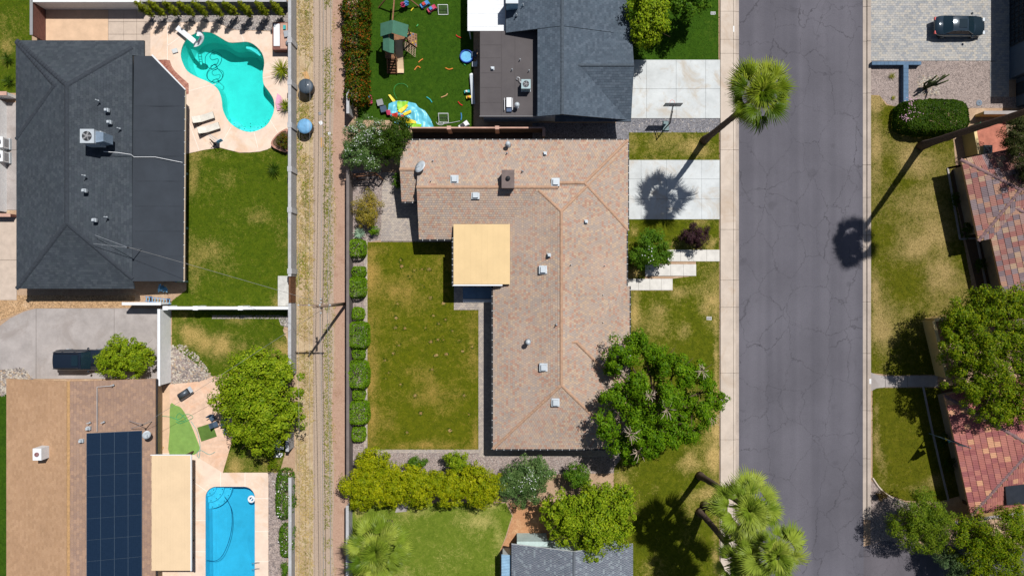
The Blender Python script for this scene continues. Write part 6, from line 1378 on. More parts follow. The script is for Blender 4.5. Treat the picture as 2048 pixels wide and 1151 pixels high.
def acunit(label, px, z, s, h, zroof, mat=M_lightmetal, duct=False):
    c = P(*px, z); t = thing('air_conditioner', label, 'air conditioner', (c[0], c[1], zroof)); b = B(); b.box(c[0] - s, c[1] - s, z - h, c[0] + s, c[1] + s, z); b.box(c[0] - s - .02, c[1] - s - .02, z - .06, c[0] + s + .02, c[1] + s + .02, z + .012); b.make('cabinet', mat, t)
    b = B(); b.lathe((c[0], c[1], z + .013), [(s * .72, 0), (s * .72, .012)], 24); b.make('fan_well', M_dark, t); b = B()
    for k in range(5): a = k * 1.2566; b.obox((c[0] + math.cos(a) * s * .36, c[1] + math.sin(a) * s * .36, z + .035), (math.cos(a) * s * .32, math.sin(a) * s * .32, 0), (-math.sin(a) * s * .13, math.cos(a) * s * .13, .02), (0, 0, .004))
    b.lathe((c[0], c[1], z + .02), [(s * .18, 0), (s * .18, .04), (s * .05, .06)], 12); b.make('fan', M_stucco_g, t)
    b = B()
    for rr_ in (.3, .5, .7): b.tube([(c[0] + s * rr_ * math.cos(k * .2618), c[1] + s * rr_ * math.sin(k * .2618), z + .07) for k in range(25)], .008, 4)
    b.make('grille', M_metal, t); b = B()
    for k in range(8):
        zz = z - h + .15 + k * (h - .3) / 8; b.box(c[0] + s + .001, c[1] - s * .8, zz, c[0] + s + .02, c[1] + s * .8, zz + .03)
    b.make('louvres', M_stucco_g, t); b = B(); b.box(c[0] - s * 1.1, c[1] - s * 1.1, zroof - .5, c[0] + s * 1.1, c[1] + s * 1.1, z - h - .002); b.make('stand', M_lightmetal, t)
    if duct: b = B(); b.prism([(c[0] + s + .03, c[1] - s * .9), (c[0] + s + .75, c[1] - s * .7), (c[0] + s + .75, c[1] + s * .6), (c[0] + s + .03, c[1] + s * .8)], zroof - .45, z - .2); b.make('duct', plain('blue_grey_duct', (150, 170, 190), .45, .3), t)
    return t
acunit('rooftop air conditioner with duct on the charcoal roof', (174, 272), 6.0, .62, 1.0, 4.75, duct=True); acunit('grey green air conditioner on the brown flat roof', (1052, 168), 4.0, .42, .9, 3.05, plain('sea_grey_metal', (160, 184, 188), .5)); acunit('ground air conditioner beside the multicoloured tile roof', (1976, 299), 1.0, .42, .9, .05, plain('green_grey_metal', (120, 140, 140), .5))
t = thing('roof_equipment', 'white roof hatch box with blue end on the brown flat roof', 'roof equipment', P(1017, 206, 3.0)); a = P(1013, 214, 3.35); c = P(1023, 195, 3.35)
B().box(a[0], a[1], 3.0, c[0], c[1], 3.35).make('box', M_white, t); B().box(a[0], a[1] - .4, 3.0, c[0], a[1] - .003, 3.2).make('end_box', plain('navy_metal', (60, 84, 120), .5), t); b = B(); [b.tube([P(x, 196, 3.3), P(x, 220, 3.3)], .03, 5) for x in (1009, 1025)]; b.make('rails', M_white, t)
b = B(); b.tube(smooth_path([PV(1034, 160, 3.1), PV(1034, 155, 3.3), PV(1039, 156, 3.4), PV(1040, 163, 3.2), PV(1044, 168, 3.1)]), .035, 6); tag(b.make('roof_pipe', M_white), 'curved white refrigerant pipe on the brown flat roof', 'pipe')
# ------------------------------------------------------------------ vehicles
def car(name, label, c, ang, L, Wd, Ht, kind, paint):
    t = thing(name, label, 'car', (c[0], c[1], 0)); M = Matrix.Translation(Vector((c[0], c[1], 0.03))) @ Matrix.Rotation(ang, 4, 'Z'); hl = L / 2; hw = Wd / 2
    if kind == 'sedan': st = [(-hl, .62, .72, .80), (-hl + .12, .82, .60, .95), (-hl + .5, .95, .48, 1.0), (-.3 * L, 1, .36, 1.0), (-.1 * L, 1, .34, .96), (.12 * L, .99, .34, .94), (.28 * L, .98, .36, .9), (.40 * L, .92, .4, .82), (hl - .12, .78, .48, .72), (hl, .58, .55, .62)]
    else: st = [(-hl, .88, .5, 1.12), (-hl + .12, .96, .48, 1.15), (-.4 * L, 1, .4, 1.15), (-.2 * L, 1, .38, 1.13), (0, 1, .38, 1.11), (.2 * L, 1, .38, 1.1), (.34 * L, .98, .4, 1.05), (hl - .15, .92, .45, .98), (hl, .78, .5, .85)]
    b = B(); n = 9
    for (x, wf, z0, z1) in st:
        w_ = hw * wf; ring = [(-w_ * .9, z0), (-w_, z0 + (z1 - z0) * .35), (-w_ * .985, z0 + (z1 - z0) * .7), (-w_ * .9, z1 - .01), (0, z1 + .035), (w_ * .9, z1 - .01), (w_ * .985, z0 + (z1 - z0) * .7), (w_, z0 + (z1 - z0) * .35), (w_ * .9, z0)]
        b.v += [(x, y, z) for y, z in ring]
    for i in range(len(st) - 1):
        for k in range(n - 1): b.f.append((i * n + k, (i + 1) * n + k, (i + 1) * n + k + 1, i * n + k + 1))
        b.f.append((i * n + n - 1, (i + 1) * n + n - 1, (i + 1) * n, i * n))
    b.f.append(tuple(range(n))); b.f.append(tuple((len(st) - 1) * n + k for k in range(n))[::-1]); me = b.mesh('body', True); bm = bmesh.new(); bm.from_mesh(me); bmesh.ops.recalc_face_normals(bm, faces=bm.faces[:]); bm.to_mesh(me); bm.free()
    add('body', me, paint, t, M)
    if kind == 'sedan': xs = (-.36 * L, -.20 * L, .10 * L, .24 * L); rw = .68; zb = .93
    else: xs = (-.47 * L, -.43 * L, .10 * L, .2 * L); rw = .78; zb = 1.1
    zr = Ht; bw = .9 * hw; rw = rw * hw; gl = glassy('car_glass', (26, 44, 54), .04, .7)
    # roof as a gently domed grid
    b = B(); nx, ny = 8, 6
    for i in range(nx + 1):
        for j in range(ny + 1):
            u = i / nx; v = j / ny * 2 - 1; x = xs[1] + (xs[2] - xs[1]) * u; ww = rw * (1 - .05 * (2 * u - 1) ** 2); b.v.append((x, v * ww, zr - .07 * v * v - .06 * (2 * u - 1) ** 2))
    for i in range(nx):
        for j in range(ny): a = i * (ny + 1) + j; b.f.append((a, a + ny + 1, a + ny + 2, a + 1))
    rf = b.make('roof', paint, t, True, M); zc = zr - .06
    if kind == 'sedan': B().obox((xs[1] + (xs[2] - xs[1]) * .62, 0, zr + .002), (.38, 0, 0), (0, rw * .6, 0), (0, 0, .006)).make('sunroof', gl, rf, False, M)
    else:
        B().obox((xs[2] - .55, 0, zr - .005), (.32, 0, 0), (0, rw * .62, 0), (0, 0, .012)).make('sunroof', gl, rf, False, M)
        for s in (-1, 1): B().tube([(xs[1] + .1, s * rw * .9, zr - .02), (xs[1] + .2, s * rw * .9, zr + .06), (xs[2] - .4, s * rw * .9, zr + .06), (xs[2] - .2, s * rw * .9, zr - .02)], .025, 6).make('roof_rail', M_dark, rf, False, M)
    def pane(nm, q, mat): b = B(); b.poly(q); o = b.make(nm, mat, t, False, M); return o
    def curved(nm, x0, x1, z0_, z1_, w0, w1):
        b = B(); m_ = 8
        for j in range(m_ + 1):
            v = j / m_ * 2 - 1; bow = (1 - v * v) * .1 * (1 if x0 > x1 else -1); b.v += [(x0 + bow, v * w0, z0_ + .02 * (1 - v * v)), (x1 + bow * .3, v * w1, z1_ - .07 * v * v)]
        for j in range(m_): b.f.append((2 * j, 2 * j + 1, 2 * j + 3, 2 * j + 2))
        return b.make(nm, gl, t, True, M)
    curved('windshield', xs[3], xs[2], zb, zc, bw * .93, rw * .97); curved('rear_window', xs[0], xs[1], zb + .02, zc, bw * .9, rw * .97)
    for s in (-1, 1):
        pane('side_window', [(xs[0] + .1, s * bw * .97, zb), (xs[3] - .1, s * bw * .97, zb - .02), (xs[2], s * rw * .985, zc - .07), (xs[1], s * rw * .985, zc - .07)], gl)
        for x in (xs[1] * .2 + xs[2] * .8 - .3, xs[1] * .75 + xs[2] * .25): B().bar((x, s * (bw * .985), zb), (x, s * (rw + .012), zc - .06), .06, .03).make('window_pillar', paint, t, False, M)
        b = B(); b.bar((xs[0] + .05, s * bw * .96, zb), (xs[1], s * rw, zc - .05), .09, .05); b.bar((xs[3], s * bw * .94, zb - .01), (xs[2], s * rw, zc - .05), .07, .05); b.bar((xs[1], s * rw, zc - .06), (xs[2], s * rw, zc - .06), .05, .05); b.make('roof_pillar', paint, t, False, M)
        m_ = B(); m_.lathe((xs[3] - .15, s * (hw + .1), zb), [(.05, -.04), (.12, 0), (.12, .1), (.06, .15)], 10, .8, 1.0); m_.make('mirror', paint, t, True, M)
        B().obox((hl - .16, s * hw * .62, .68 if kind == 'sedan' else .86), (.1, 0, 0), (0, hw * .16, 0), (0, 0, .07)).make('headlight', M_lightmetal, t, False, M); B().obox((-hl + .1, s * hw * .66, .82 if kind == 'sedan' else 1.0), (.1, 0, .01), (0, hw * .14, 0), (0, 0, .08)).make('tail_light', M_red, t, False, M)
        for x in (-.30 * L, .31 * L):
            R_ = .35 if kind == 'sedan' else .4; w_ = B(); 
            prof = [(-.11, R_ * .7), (-.11, R_ * .95), (-.07, R_), (.07, R_), (.11, R_ * .95), (.11, R_ * .7)]; b = B(); nn = 20
            for (yy, rad) in prof: b.v += [(x + rad * math.cos(k * 6.2832 / nn), s * (hw - .12) + yy, R_ + rad * math.sin(k * 6.2832 / nn)) for k in range(nn)]
            for i in range(len(prof) - 1): b.f += [(i * nn + k, i * nn + (k + 1) % nn, (i + 1) * nn + (k + 1) % nn, (i + 1) * nn + k) for k in range(nn)]
            b.f += [tuple(range(nn)), tuple((len(prof) - 1) * nn + k for k in range(nn))]; wh = b.make('wheel', M_black, t, False, M); b = B(); 
            for k in range(5): a = k * 1.2566; b.bar((x, s * (hw - .005), R_), (x + R_ * .62 * math.cos(a), s * (hw - .005), R_ + R_ * .62 * math.sin(a)), .07, .03)
            b.make('rim', M_metal, wh, False, M)
    return t
P_dark = glassy('dark_metallic_paint', (44, 60, 72), .14, .6, .25, 1.0); P_black = glassy('black_blue_paint', (30, 40, 54), .16, .6, .2, 1.0)
car('parked_car', 'dark sedan with panoramic roof on the grey paver driveway', P2(1921, 51, .9), 0, 5.1, 2.06, 1.45, 'sedan', P_dark); car('parked_car', 'black sport utility vehicle partly under the round bush', P2(156, 720, 1.4), 0, 5.1, 2.05, 1.85, 'suv', P_black)
# ------------------------------------------------------------------ basketball hoop, pool furniture, bins
t = thing('basketball_hoop', 'portable basketball hoop beside the upper driveway', 'basketball hoop', P(1331, 257)); c = P(1331, 254); b = B(); b.prism([(c[0] - .38, c[1] - .45), (c[0] + .38, c[1] - .45), (c[0] + .3, c[1] + .6), (c[0] - .3, c[1] + .6)], 0.01, .22, [(c[0] - .3, c[1] - .38), (c[0] + .3, c[1] - .38), (c[0] + .22, c[1] + .5), (c[0] - .22, c[1] + .5)]); b.make('base', plain('grey_green_tank', (96, 122, 124), .5), t)
hp = Vector((c[0] - .1, c[1] - .2, .2)); bk = PV(1346, 209.5, 3.2); B().tube([hp, hp + Vector((0, 0, 2.2)), bk + Vector((0, -.55, -.2))], .055, 8).make('pole', M_dark, t); b = B(); b.obox(bk, (.78, 0, 0), (0, .02, 0), (0, 0, .5)); b.make('backboard', plain('clear_grey_board', (196, 200, 206), .3), t); b = B()
for (p, q) in (((-.8, -.52), (.8, -.52)), ((-.8, .52), (.8, .52)), ((-.8, -.52), (-.8, .52)), ((.8, -.52), (.8, .52)), ((-.28, -.3), (.28, -.3)), ((-.28, .12), (.28, .12)), ((-.28, -.3), (-.28, .12)), ((.28, -.3), (.28, .12))): b.bar(bk + Vector((p[0], 0, p[1])), bk + Vector((q[0], 0, q[1])), .05, .06)
b.make('backboard_frame', M_black, t); B().tube([bk + Vector((.23 * math.cos(k * .3927), .3 + .23 * math.sin(k * .3927), -.3)) for k in range(17)], .018, 5).make('rim', plain('red_rim', (230, 120, 110), .5), t); b = B(); b.bar(hp + Vector((0, 0, 1.6)), bk + Vector((0, -.1, -.2)), .05, .05); b.bar(hp + Vector((0, 0, 2.1)), bk + Vector((0, -.1, .2)), .05, .05); b.make('bracket', M_black, t)
t = thing('small_hoop', 'small blue framed poolside basketball hoop', 'basketball hoop', P(433, 290)); g = PV(434, 290); B().box(g.x - .3, g.y - .25, .05, g.x + .3, g.y + .25, .2).make('base', M_black, t); B().tube([g + Vector((0, 0, .2)), g + Vector((-.15, .3, 1.3))], .05, 6).make('pole', M_dark, t); q = Matrix.Rotation(.5, 3, 'Z'); bc = PV(433, 280, 1.5); b = B(); b.obox(bc + Vector((.3, -.1, 0)), q @ Vector((.28, 0, 0)), q @ Vector((0, .06, .2)), q @ Vector((0, .02, -.01))); b.make('backboard', M_lightblue, t)
b = B(); [b.tube([bc + q @ Vector((x, -.1, .05)), PV(419, 270, 1.0) + q @ Vector((x * .5, 0, 0))], .03, 5) for x in (-.15, .15)]; b.make('frame', M_lightmetal, t)
for k, (px, lab) in enumerate((((407, 236), 'upper cushioned lounger on the kidney pool deck'), ((418, 257), 'lower cushioned lounger on the kidney pool deck'))):
    c = P(*px, .4); t = thing('lounger', lab, 'lounger', (c[0], c[1], 0), 'loungers by the kidney pool'); M = Matrix.Translation(Vector((c[0], c[1], 0))) @ Matrix.Rotation(math.radians(18), 4, 'Z'); cush = plain('cream_cushion', (226, 220, 208), .9)
    b = B(); b.prism([(-.25, -.33), (1.05, -.33), (1.05, .33), (-.25, .33)], .34, .46); b.make('seat_cushion', cush, t, False, M); b = B(); b.v = [(-.26, -.33, .34), (-.26, .33, .34), (-1.0, .33, .78), (-1.0, -.33, .78), (-.26, -.33, .46), (-.26, .33, .46), (-.95, .33, .88), (-.95, -.33, .88)]; b.f = [(0, 1, 2, 3), (7, 6, 5, 4), (0, 4, 5, 1), (1, 5, 6, 2), (2, 6, 7, 3), (3, 7, 4, 0)]; b.make('back_cushion', cush, t, False, M)
    b = B(); [b.bar((-1.0, y, .3), (1.05, y, .3), .05, .06) for y in (-.32, .32)]; [b.bar((x, -.32, .29), (x, .32, .29), .05, .05) for x in (-1.0, -.25, 1.02)]; b.make('frame', M_dark, t, False, M)
    for x in (-.9, .9):
        for y in (-.3, .3): B().bar((x, y, .05), (x, y, .28), .05, .05).make('leg', M_dark, t, False, M)
t = thing('diving_board', 'white diving board at the top of the kidney pool', 'diving board', P(360, 60)); a = PV(354, 55, .55); c = PV(390, 84, .6); B().bar(a, c, .5, .05).make('board', M_white, t); d_ = (c - a).normalized(); B().obox(a + d_ * .35 - Vector((0, 0, .29)), d_ * .22, Vector((-d_.y, d_.x, 0)) * .2, (0, 0, .24)).make('stand', M_lightmetal, t)
t = thing('pool_slide', 'curved white pool slide beside the diving board', 'slide', P(392, 72)); q = smooth_path([PV(394, 67, 1.5), PV(402, 70, 1.45), PV(404, 79, 1.1), (PV(397, 88, .6)), PV(388, 90, .25)], 4); b = B()
for i in range(len(q) - 1):
    d_ = (q[i + 1] - q[i]); s = Vector((-d_.y, d_.x, 0)).normalized(); s2 = Vector((-(q[min(i + 2, len(q) - 1)] - q[i + 1]).y, (q[min(i + 2, len(q) - 1)] - q[i + 1]).x, 0)); s2 = s2.normalized() if s2.length > 1e-6 else s; up = Vector((0, 0, .16))
    b.poly([q[i] - s * .24, q[i + 1] - s2 * .24, q[i + 1] + s2 * .24, q[i] + s * .24]); b.poly([q[i] - s * .24, q[i] - s * .27 + up, q[i + 1] - s2 * .27 + up, q[i + 1] - s2 * .24]); b.poly([q[i] + s * .24, q[i + 1] + s2 * .24, q[i + 1] + s2 * .27 + up, q[i] + s * .27 + up])
b.make('chute', M_white, t); b = B(); [b.tube([P(393 + dx, 68 + dy, 1.5), P(393 + dx, 68 + dy, .05)], .03, 6) for dx, dy in ((-3, -2), (3, -3))]; [b.bar(P(390, 66, .3 + k * .3), P(396, 65, .3 + k * .3), .05, .03) for k in range(4)]; b.make('ladder', M_metal, t)
def hose(name, label, pts, mat, r0=.025, cat='hose'): b = B(); b.tube(smooth_path([Vector(p) for p in pts], 5), r0, 5); return tag(b.make(name, mat), label, cat)
hz = -.14; hose('pool_hose', 'dark looping vacuum hose lying in the kidney pool', [P(x, y, hz) for x, y in [(427, 100), (412, 112), (412, 130), (425, 138), (440, 128), (443, 112), (430, 104), (420, 112), (424, 120), (436, 118), (434, 128), (422, 132), (425, 140), (434, 138), (430, 128), (416, 142), (414, 155), (425, 164), (440, 162), (445, 150), (436, 138), (430, 130)]], plain('dark_hose', (20, 80, 92), .5), .028); hose('pool_hose', 'long dark vacuum hose in the rectangular pool', [P(x, y, -.14) for x, y in [(413, 1120), (432, 1120), (446, 1108), (458, 1080), (464, 1050), (463, 1020), (456, 1002), (449, 992)]], plain('blue_hose', (24, 76, 120), .5), .028)
t = thing('pool_float', 'round white float in the rectangular pool', 'float', P(503, 997)); c = P(503, 997, -.05); b = B(); ring = [(c[0] + .28 * math.cos(k * .2618), c[1] + .28 * math.sin(k * .2618), -.02) for k in range(25)]; b.tube(ring, .1, 8, False); b.make('ring', M_white, t, True); B().bar((c[0] - .2, c[1] - .2, -.03), (c[0] + .2, c[1] + .2, -.03), .12, .05).make('handle', M_white, t)
for k, y in enumerate((1126, 1138)): b = B(); b.tube(smooth_path([PV(503, y, -.3), PV(504, y, .55), PV(513, y - 2, .8), PV(518, y - 2, .5), PV(519, y - 2, .05)]), .03, 6); tag(b.make('pool_rail', M_metal), ('upper curved steel handrail of the rectangular pool', 'lower curved steel handrail of the rectangular pool')[k], 'handrail', 'pool handrails')
b = B(); b.prism([P2(x, y) for x, y in [(556, 188), (562, 192), (567, 205), (566, 220), (556, 222), (552, 205)]][::-1], .06, .2); tag(b.make('pool_float', M_pink), 'pink flat float lying beside the lower spiky shrub', 'float')
B_ = B().box(*P2(346, 105), .05, *[v for v in P2(355, 100)], .22) if False else B().obox(P(350, 102, .12), (.25, .08, 0), (-.07, .2, 0), (0, 0, .08)); tag(B_.make('skimmer_box', M_conc), 'small pale box on the deck left of the kidney pool', 'box')
t = thing('barbecue_counter', 'brick barbecue counter with white top by the alley wall', 'barbecue', P(565, 80)); a = P(551, 106); c = P(582, 52); B().box(a[0], a[1], 0, c[0], c[1], .9).make('base', M_brick, t); B().box(a[0] + .15, a[1] + .35, .902, a[0] + .75, c[1] - .15, .96).make('counter_top', M_white, t); B().box(a[0] + .8, a[1] + .1, .902, c[0] - .05, c[1] - .1, .93).make('tile_top', plain('tan_tile', (200, 160, 140)), t)
b = B(); g = P(576, 86, 1.05); b.lathe((g[0], g[1], .93), [(.22, 0), (.26, .1), (.22, .22), (.06, .27)], 14); tag(b.make('kettle', M_metal, None, True), 'round silver grill lid on the barbecue counter', 'grill'); tag(B().obox(P(574, 68, 1.05), (.28, .05, 0), (-.05, .3, 0), (0, 0, .1)).make('gas_grill', M_metal), 'steel gas grill on the barbecue counter', 'grill'); tag(B().obox(P(569, 55, 1.0), (.12, 0, 0), (0, .2, 0), (0, 0, .07)).make('tray', M_teal), 'teal tray on the barbecue counter', 'tray')
def bin_(label, px, lidc, mark):
    c = P(*px, 1.25); t = thing('trash_barrel', label, 'trash barrel', (c[0], c[1], 0), 'alley trash barrels'); b = B(); b.lathe((c[0], c[1], 0), [(.5, .02), (.6, .1), (.7, 1.05), (.74, 1.08), (.74, 1.14), (.7, 1.16)], 24); b.make('barrel', plain('black_barrel', (36, 40, 48), .5), t, True); b = B(); b.lathe((c[0], c[1], 1.16), [(.74, 0), (.73, .05), (.5, .13), (.1, .17)], 24); ld_ = b.make('lid', lidc, t, True); b = B(); [b.obox((c[0] + .18 * i, c[1], 1.315 - abs(i) * .03), (.01, 0, 0), (0, .6, 0), (0, 0, .015)) for i in (-1, 0, 1)]; b.make('lid_ribs', lidc, ld_)
    if mark: B().obox((c[0] + .25, c[1] + .1, 1.315), (.05, 0, 0), (0, .06, 0), (0, 0, .004)).make('label_sticker', M_paper, ld_)
bin_('dark grey round trash barrel in the alley', (611, 172), plain('dark_grey_lid', (74, 86, 98), .5), True); bin_('light blue lidded round trash barrel in the alley', (609, 252), plain('sky_blue_lid', (120, 176, 218), .5), False)
for (nm, lab, px, hx, hy, ang, mt, cat) in (('cardboard', 'torn cardboard sheet behind the dark trash barrel', (613, 152), .25, .45, .4, M_cardboard, 'cardboard'), ('plank', 'short pale plank lying in the alley track', (644, 285), .16, .5, 0.05, M_cardboard, 'plank'), ('paper_sheet', 'crumpled white paper nearest the light blue barrel', (642, 246), .18, .2, .6, M_paper, 'paper'), ('paper_sheet', 'grey paper scrap above the other litter in the alley', (640, 227), .15, .15, .2, M_stucco_g, 'paper'), ('paper_sheet', 'small white paper right of the alley track', (659, 267), .14, .14, .3, M_paper, 'paper'), ('cardboard', 'cardboard piece beside the putting green', (323, 896), .2, .28, -.5, M_cardboard, 'cardboard'), ('turf_mat', 'square dark green mat beside the putting green', (415, 863), .82, .75, .28, G_mat, 'mat')):
    c = P(*px); M = Matrix.Translation(Vector((c[0], c[1], .012 + (.042 if px[1] > 800 else 0)))) @ Matrix.Rotation(ang, 4, 'Z'); b = B(); b.v = [(-hx, -hy, 0), (hx, -hy * .9, .03), (hx * .9, hy, .01), (-hx, hy * .95, .04)] + [(-hx, -hy, .02), (hx, -hy * .9, .05), (hx * .9, hy, .03), (-hx, hy * .95, .06)]; b.f = [(3, 2, 1, 0), (4, 5, 6, 7)] + [(i, (i + 1) % 4, 4 + (i + 1) % 4, 4 + i) for i in range(4)]; tag(b.make(nm, mt, None, False, M), lab, cat)
# grill cart, ladder, hoses by the tan house
t = thing('grill_cart', 'black covered grill cart on the peach patio', 'grill', P(367, 790)); c = P(367, 787, .9); M = Matrix.Translation(Vector((c[0], c[1], 0))) @ Matrix.Rotation(math.radians(33), 4, 'Z'); B().prism([(-.65, -.35), (.55, -.35), (.55, .35), (-.65, .35)], .15, .85, [(-.6, -.3), (.5, -.3), (.5, .3), (-.6, .3)]).make('body', M_dark, t, False, M); b = B(); b.tube([(-.55, 0, .84), (.45, 0, .84)], .27, 14); b.make('lid', plain('grey_lid', (96, 104, 112), .4, .4), t, True, M); B().obox((.72, 0, .75), (.16, 0, 0), (0, .3, 0), (0, 0, .03)).make('side_shelf', M_lightmetal, t, False, M)
for x in (-.5, .4): B().tube([(x, -.36, .14), (x, .36, .14)], .13, 12).make('wheel', M_black, t, False, M)
hose('garden_hose', 'tangled green garden hose on the putting green', [P(x, y, .1) for x, y in [(320, 831), (340, 833), (355, 838), (365, 832), (358, 826), (352, 836), (362, 842), (372, 838), (366, 830), (378, 828), (386, 834), (376, 840), (360, 846), (352, 842)]], M_greenrope, .022); hose('garden_hose', 'pale hose from the putting green to the patio cover', [P(x, y, .1) for x, y in [(382, 842), (394, 862), (400, 890), (398, 915), (394, 905), (402, 900), (418, 908), (430, 903)]], M_teal, .02)
t = thing('ladder', 'blue ladder lying beside the white wall corner', 'ladder', P(316, 600)); a = PV(290, 597, .5); c = PV(342, 603, .5); s = Vector((0, .22, 0)); [B().bar(a + s * k, c + s * k, .05, .08).make('side_rail', M_clutter_blue, t) for k in (-1, 1)]; [B().bar(a.lerp(c, (i + .5) / 9) - s, a.lerp(c, (i + .5) / 9) + s, .05, .04).make('rung', M_lightblue, t) for i in range(9)]
[B().box(p.x - .04, p.y - .3, .0, p.x + .04, p.y + .3, .46).make('rest', M_wood, t) for p in (a.lerp(c, .15), a.lerp(c, .85))]
b = B(); r_ = random.Random(8); g = PV(325, 576, .5)
for k in range(14): b.obox(g + Vector((r_.uniform(-.3, .3), r_.uniform(-.2, .2), r_.uniform(-.1, .2))), (r_.uniform(.1, .3), r_.uniform(-.2, .2), 0), (0, r_.uniform(.05, .2), r_.uniform(-.1, .1)), (0, 0, .01))
tag(b.make('tarp_bundle', M_lightblue), 'crumpled light blue bundle in the shade of the charcoal roof', 'bundle')
for k, (px, z) in enumerate((((3, 284), 1.2), ((3, 312), 1.2))): acunit(('upper white air conditioner at the left edge', 'lower white air conditioner at the left edge')[k], (px[0] - 8, px[1]), z, .5, .9, .05, M_white)
b = B(); r_ = random.Random(12)
for k in range(14): p = PV(552 + r_.uniform(-4, 6), 878 + k * 2.5, .12); b.obox(p, (r_.uniform(.2, .45), 0, r_.uniform(-.06, .06)), (0, .14, r_.uniform(-.05, .05)), (0, 0, .02))
tag(b.make('plastic_sheeting', M_paper), 'crumpled white sheeting beside the grey wall end', 'sheeting')
for k, (x, y) in enumerate(((424, 835), (430, 848), (448, 842), (452, 862))):
    c = P(x, y, .5); t = thing('patio_chair', ('patio chair in the tree shade, leftmost', 'patio chair in the tree shade, second from left', 'patio chair in the tree shade, third from left', 'patio chair in the tree shade, lowest')[k], 'chair', (c[0], c[1], 0), 'patio chairs'); M = Matrix.Translation(Vector((c[0], c[1], 0.05))) @ Matrix.Rotation(.6 + k * 1.3, 4, 'Z'); B().obox((0, 0, .42), (.26, 0, 0), (0, .26, 0), (0, 0, .04)).make('seat', M_stucco_d, t, False, M); B().obox((0, .28, .7), (.26, 0, 0), (0, .04, .0), (0, .05, .28)).make('backrest', M_stucco_d, t, False, M)
    [B().bar((i * .22, j * .22, 0), (i * .22, j * .22, .38), .04).make('leg', M_dark, t, False, M) for i in (-1, 1) for j in (-1, 1)]
# side gate, flag, numbers
b = B(); a = PV(1926, 268); t = thing('side_gate', 'green metal edged gate by the tan wall at right', 'gate', P(1945, 262)); B().bar(PV(1926, 258, .8), PV(1950, 252, .8), .06, 1.5).make('panel', M_tanwall, t); B().bar(PV(1950, 248, .8), PV(1951, 262, .8), .07, 1.6).make('post', plain('green_post', (60, 130, 100)), t)
sheet('side_patio', [(1935, 255), (2010, 243), (2020, 300), (1960, 318)], .01, plain('red_tile_patio', (190, 120, 100), .9, var=.2))
t = thing('flagpole', 'tall flagpole with limp striped flag in front of the rose tile house', 'flagpole', P(1858, 866)); g = PV(1858, 866)
B().tube([g, g + Vector((0, 0, 6.1))], [.045, .03], 8).make('pole', plain('steel_blue_pole', (150, 178, 200), .4, .4), t); B().lathe((g.x, g.y, 6.1), [(.02, 0), (.07, .06), (.02, .12)], 8).make('finial', M_metal, t)
def limp(nm, z0, z1, wd, cols, seed):
    r_ = random.Random(seed); n_ = len(cols)
    for k, m_ in enumerate(cols):
        b = B(); u0 = k / n_; u1 = (k + 1) / n_
        for i in range(9):
            v = i / 8; zt = z1 - v * (z1 - z0)
            for u in (u0, u1):
                x = .04 + u * wd * (.45 + .3 * v); y = .1 * math.sin(u * 9 + v * 2) * (.4 + v); b.v.append((g.x + x, g.y - .35 * u * (0.6 + .4 * v) + y, zt - .5 * u * (1 - v * .4)))
        for i in range(8): b.f.append((2 * i, 2 * i + 1, 2 * i + 3, 2 * i + 2))
        b.make(nm, m_, t)
FR_ = plain('flag_red', (190, 60, 60), .8); limp('flag_stripe', 3.5, 5.8, 1.0, [plain('flag_navy', (40, 50, 120), .8), FR_, M_white, FR_, M_white, FR_, M_white], 1); limp('banner', 2.4, 3.3, .8, [M_yellow, plain('flag_blue', (40, 120, 200), .8), M_yellow, M_teal], 2)
t = thing('manhole_cover', 'round blue grey cover in the gravel by the dark building', 'cover', P(1958, 206)); B().lathe(P(1958, 206)[:2] + (0,), [(.3, 0), (.3, .04), (.27, .05)], 20).make('lid', plain('blue_grey_cover', (110, 124, 140), .6), t); B().lathe(P(1958, 206)[:2] + (.051,), [(.05, 0), (.05, .01)], 8).make('pick_hole', M_dark, t)
tag(B().obox(P(1740.5, 762, .15), (.1, 0, 0), (0, .25, 0), (0, 0, .004)).make('curb_number_plate', M_paper), 'white painted plate on the curb at the front walk', 'plate')
tag(B().obox(P(1467.5, 58, .16), (.06, 0, 0), (0, .3, 0), (0, 0, .004)).make('curb_number_plate', M_paper), 'white painted plate on the curb by the dark front lawn', 'plate')
# ------------------------------------------------------------------ play yard
t = thing('playset', 'wooden playset with green canopies and beige slide', 'playset', P(800, 100)); M_can = plain('green_canvas', (72, 118, 98), .9, var=.1, scale=3); M_pw = plain('playset_timber', (150, 108, 78), .85, var=.2, scale=5)
def quad(nm, pts, mat, thick=.04): b = B(); v = [Vector(P(*p)) for p in pts]; b.v = [tuple(p) for p in v] + [tuple(p - Vector((0, 0, thick))) for p in v]; n = len(v); b.f = [tuple(range(n)), tuple(range(2 * n - 1, n - 1, -1))] + [(i, (i + 1) % n, n + (i + 1) % n, n + i) for i in range(n)]; return b.make(nm, mat, t)
quad('canopy', [(761, 47, 3.2), (785, 40, 3.9), (784, 66, 3.9), (761, 73, 3.2)], M_can); quad('canopy', [(785.3, 40, 3.9), (817, 50, 3.1), (814, 75, 3.1), (784.3, 66, 3.9)], M_can); quad('small_canopy', [(766, 68, 3.0), (778, 66, 3.3), (778, 105, 3.3), (766, 100, 3.0)], M_can); quad('small_canopy', [(778.3, 66, 3.3), (788, 68, 3.0), (788, 107, 3.0), (778.3, 105, 3.3)], M_can)
pb = [PV(764, 50, 3.2), PV(814, 52, 3.1), PV(812, 72, 3.1), PV(764, 70, 3.2), PV(768, 99, 3.0), PV(786, 104, 3.0)]
for p in pb: B().bar((p.x, p.y, 0), (p.x, p.y, p.z - .05), .1).make('post', M_pw, t)
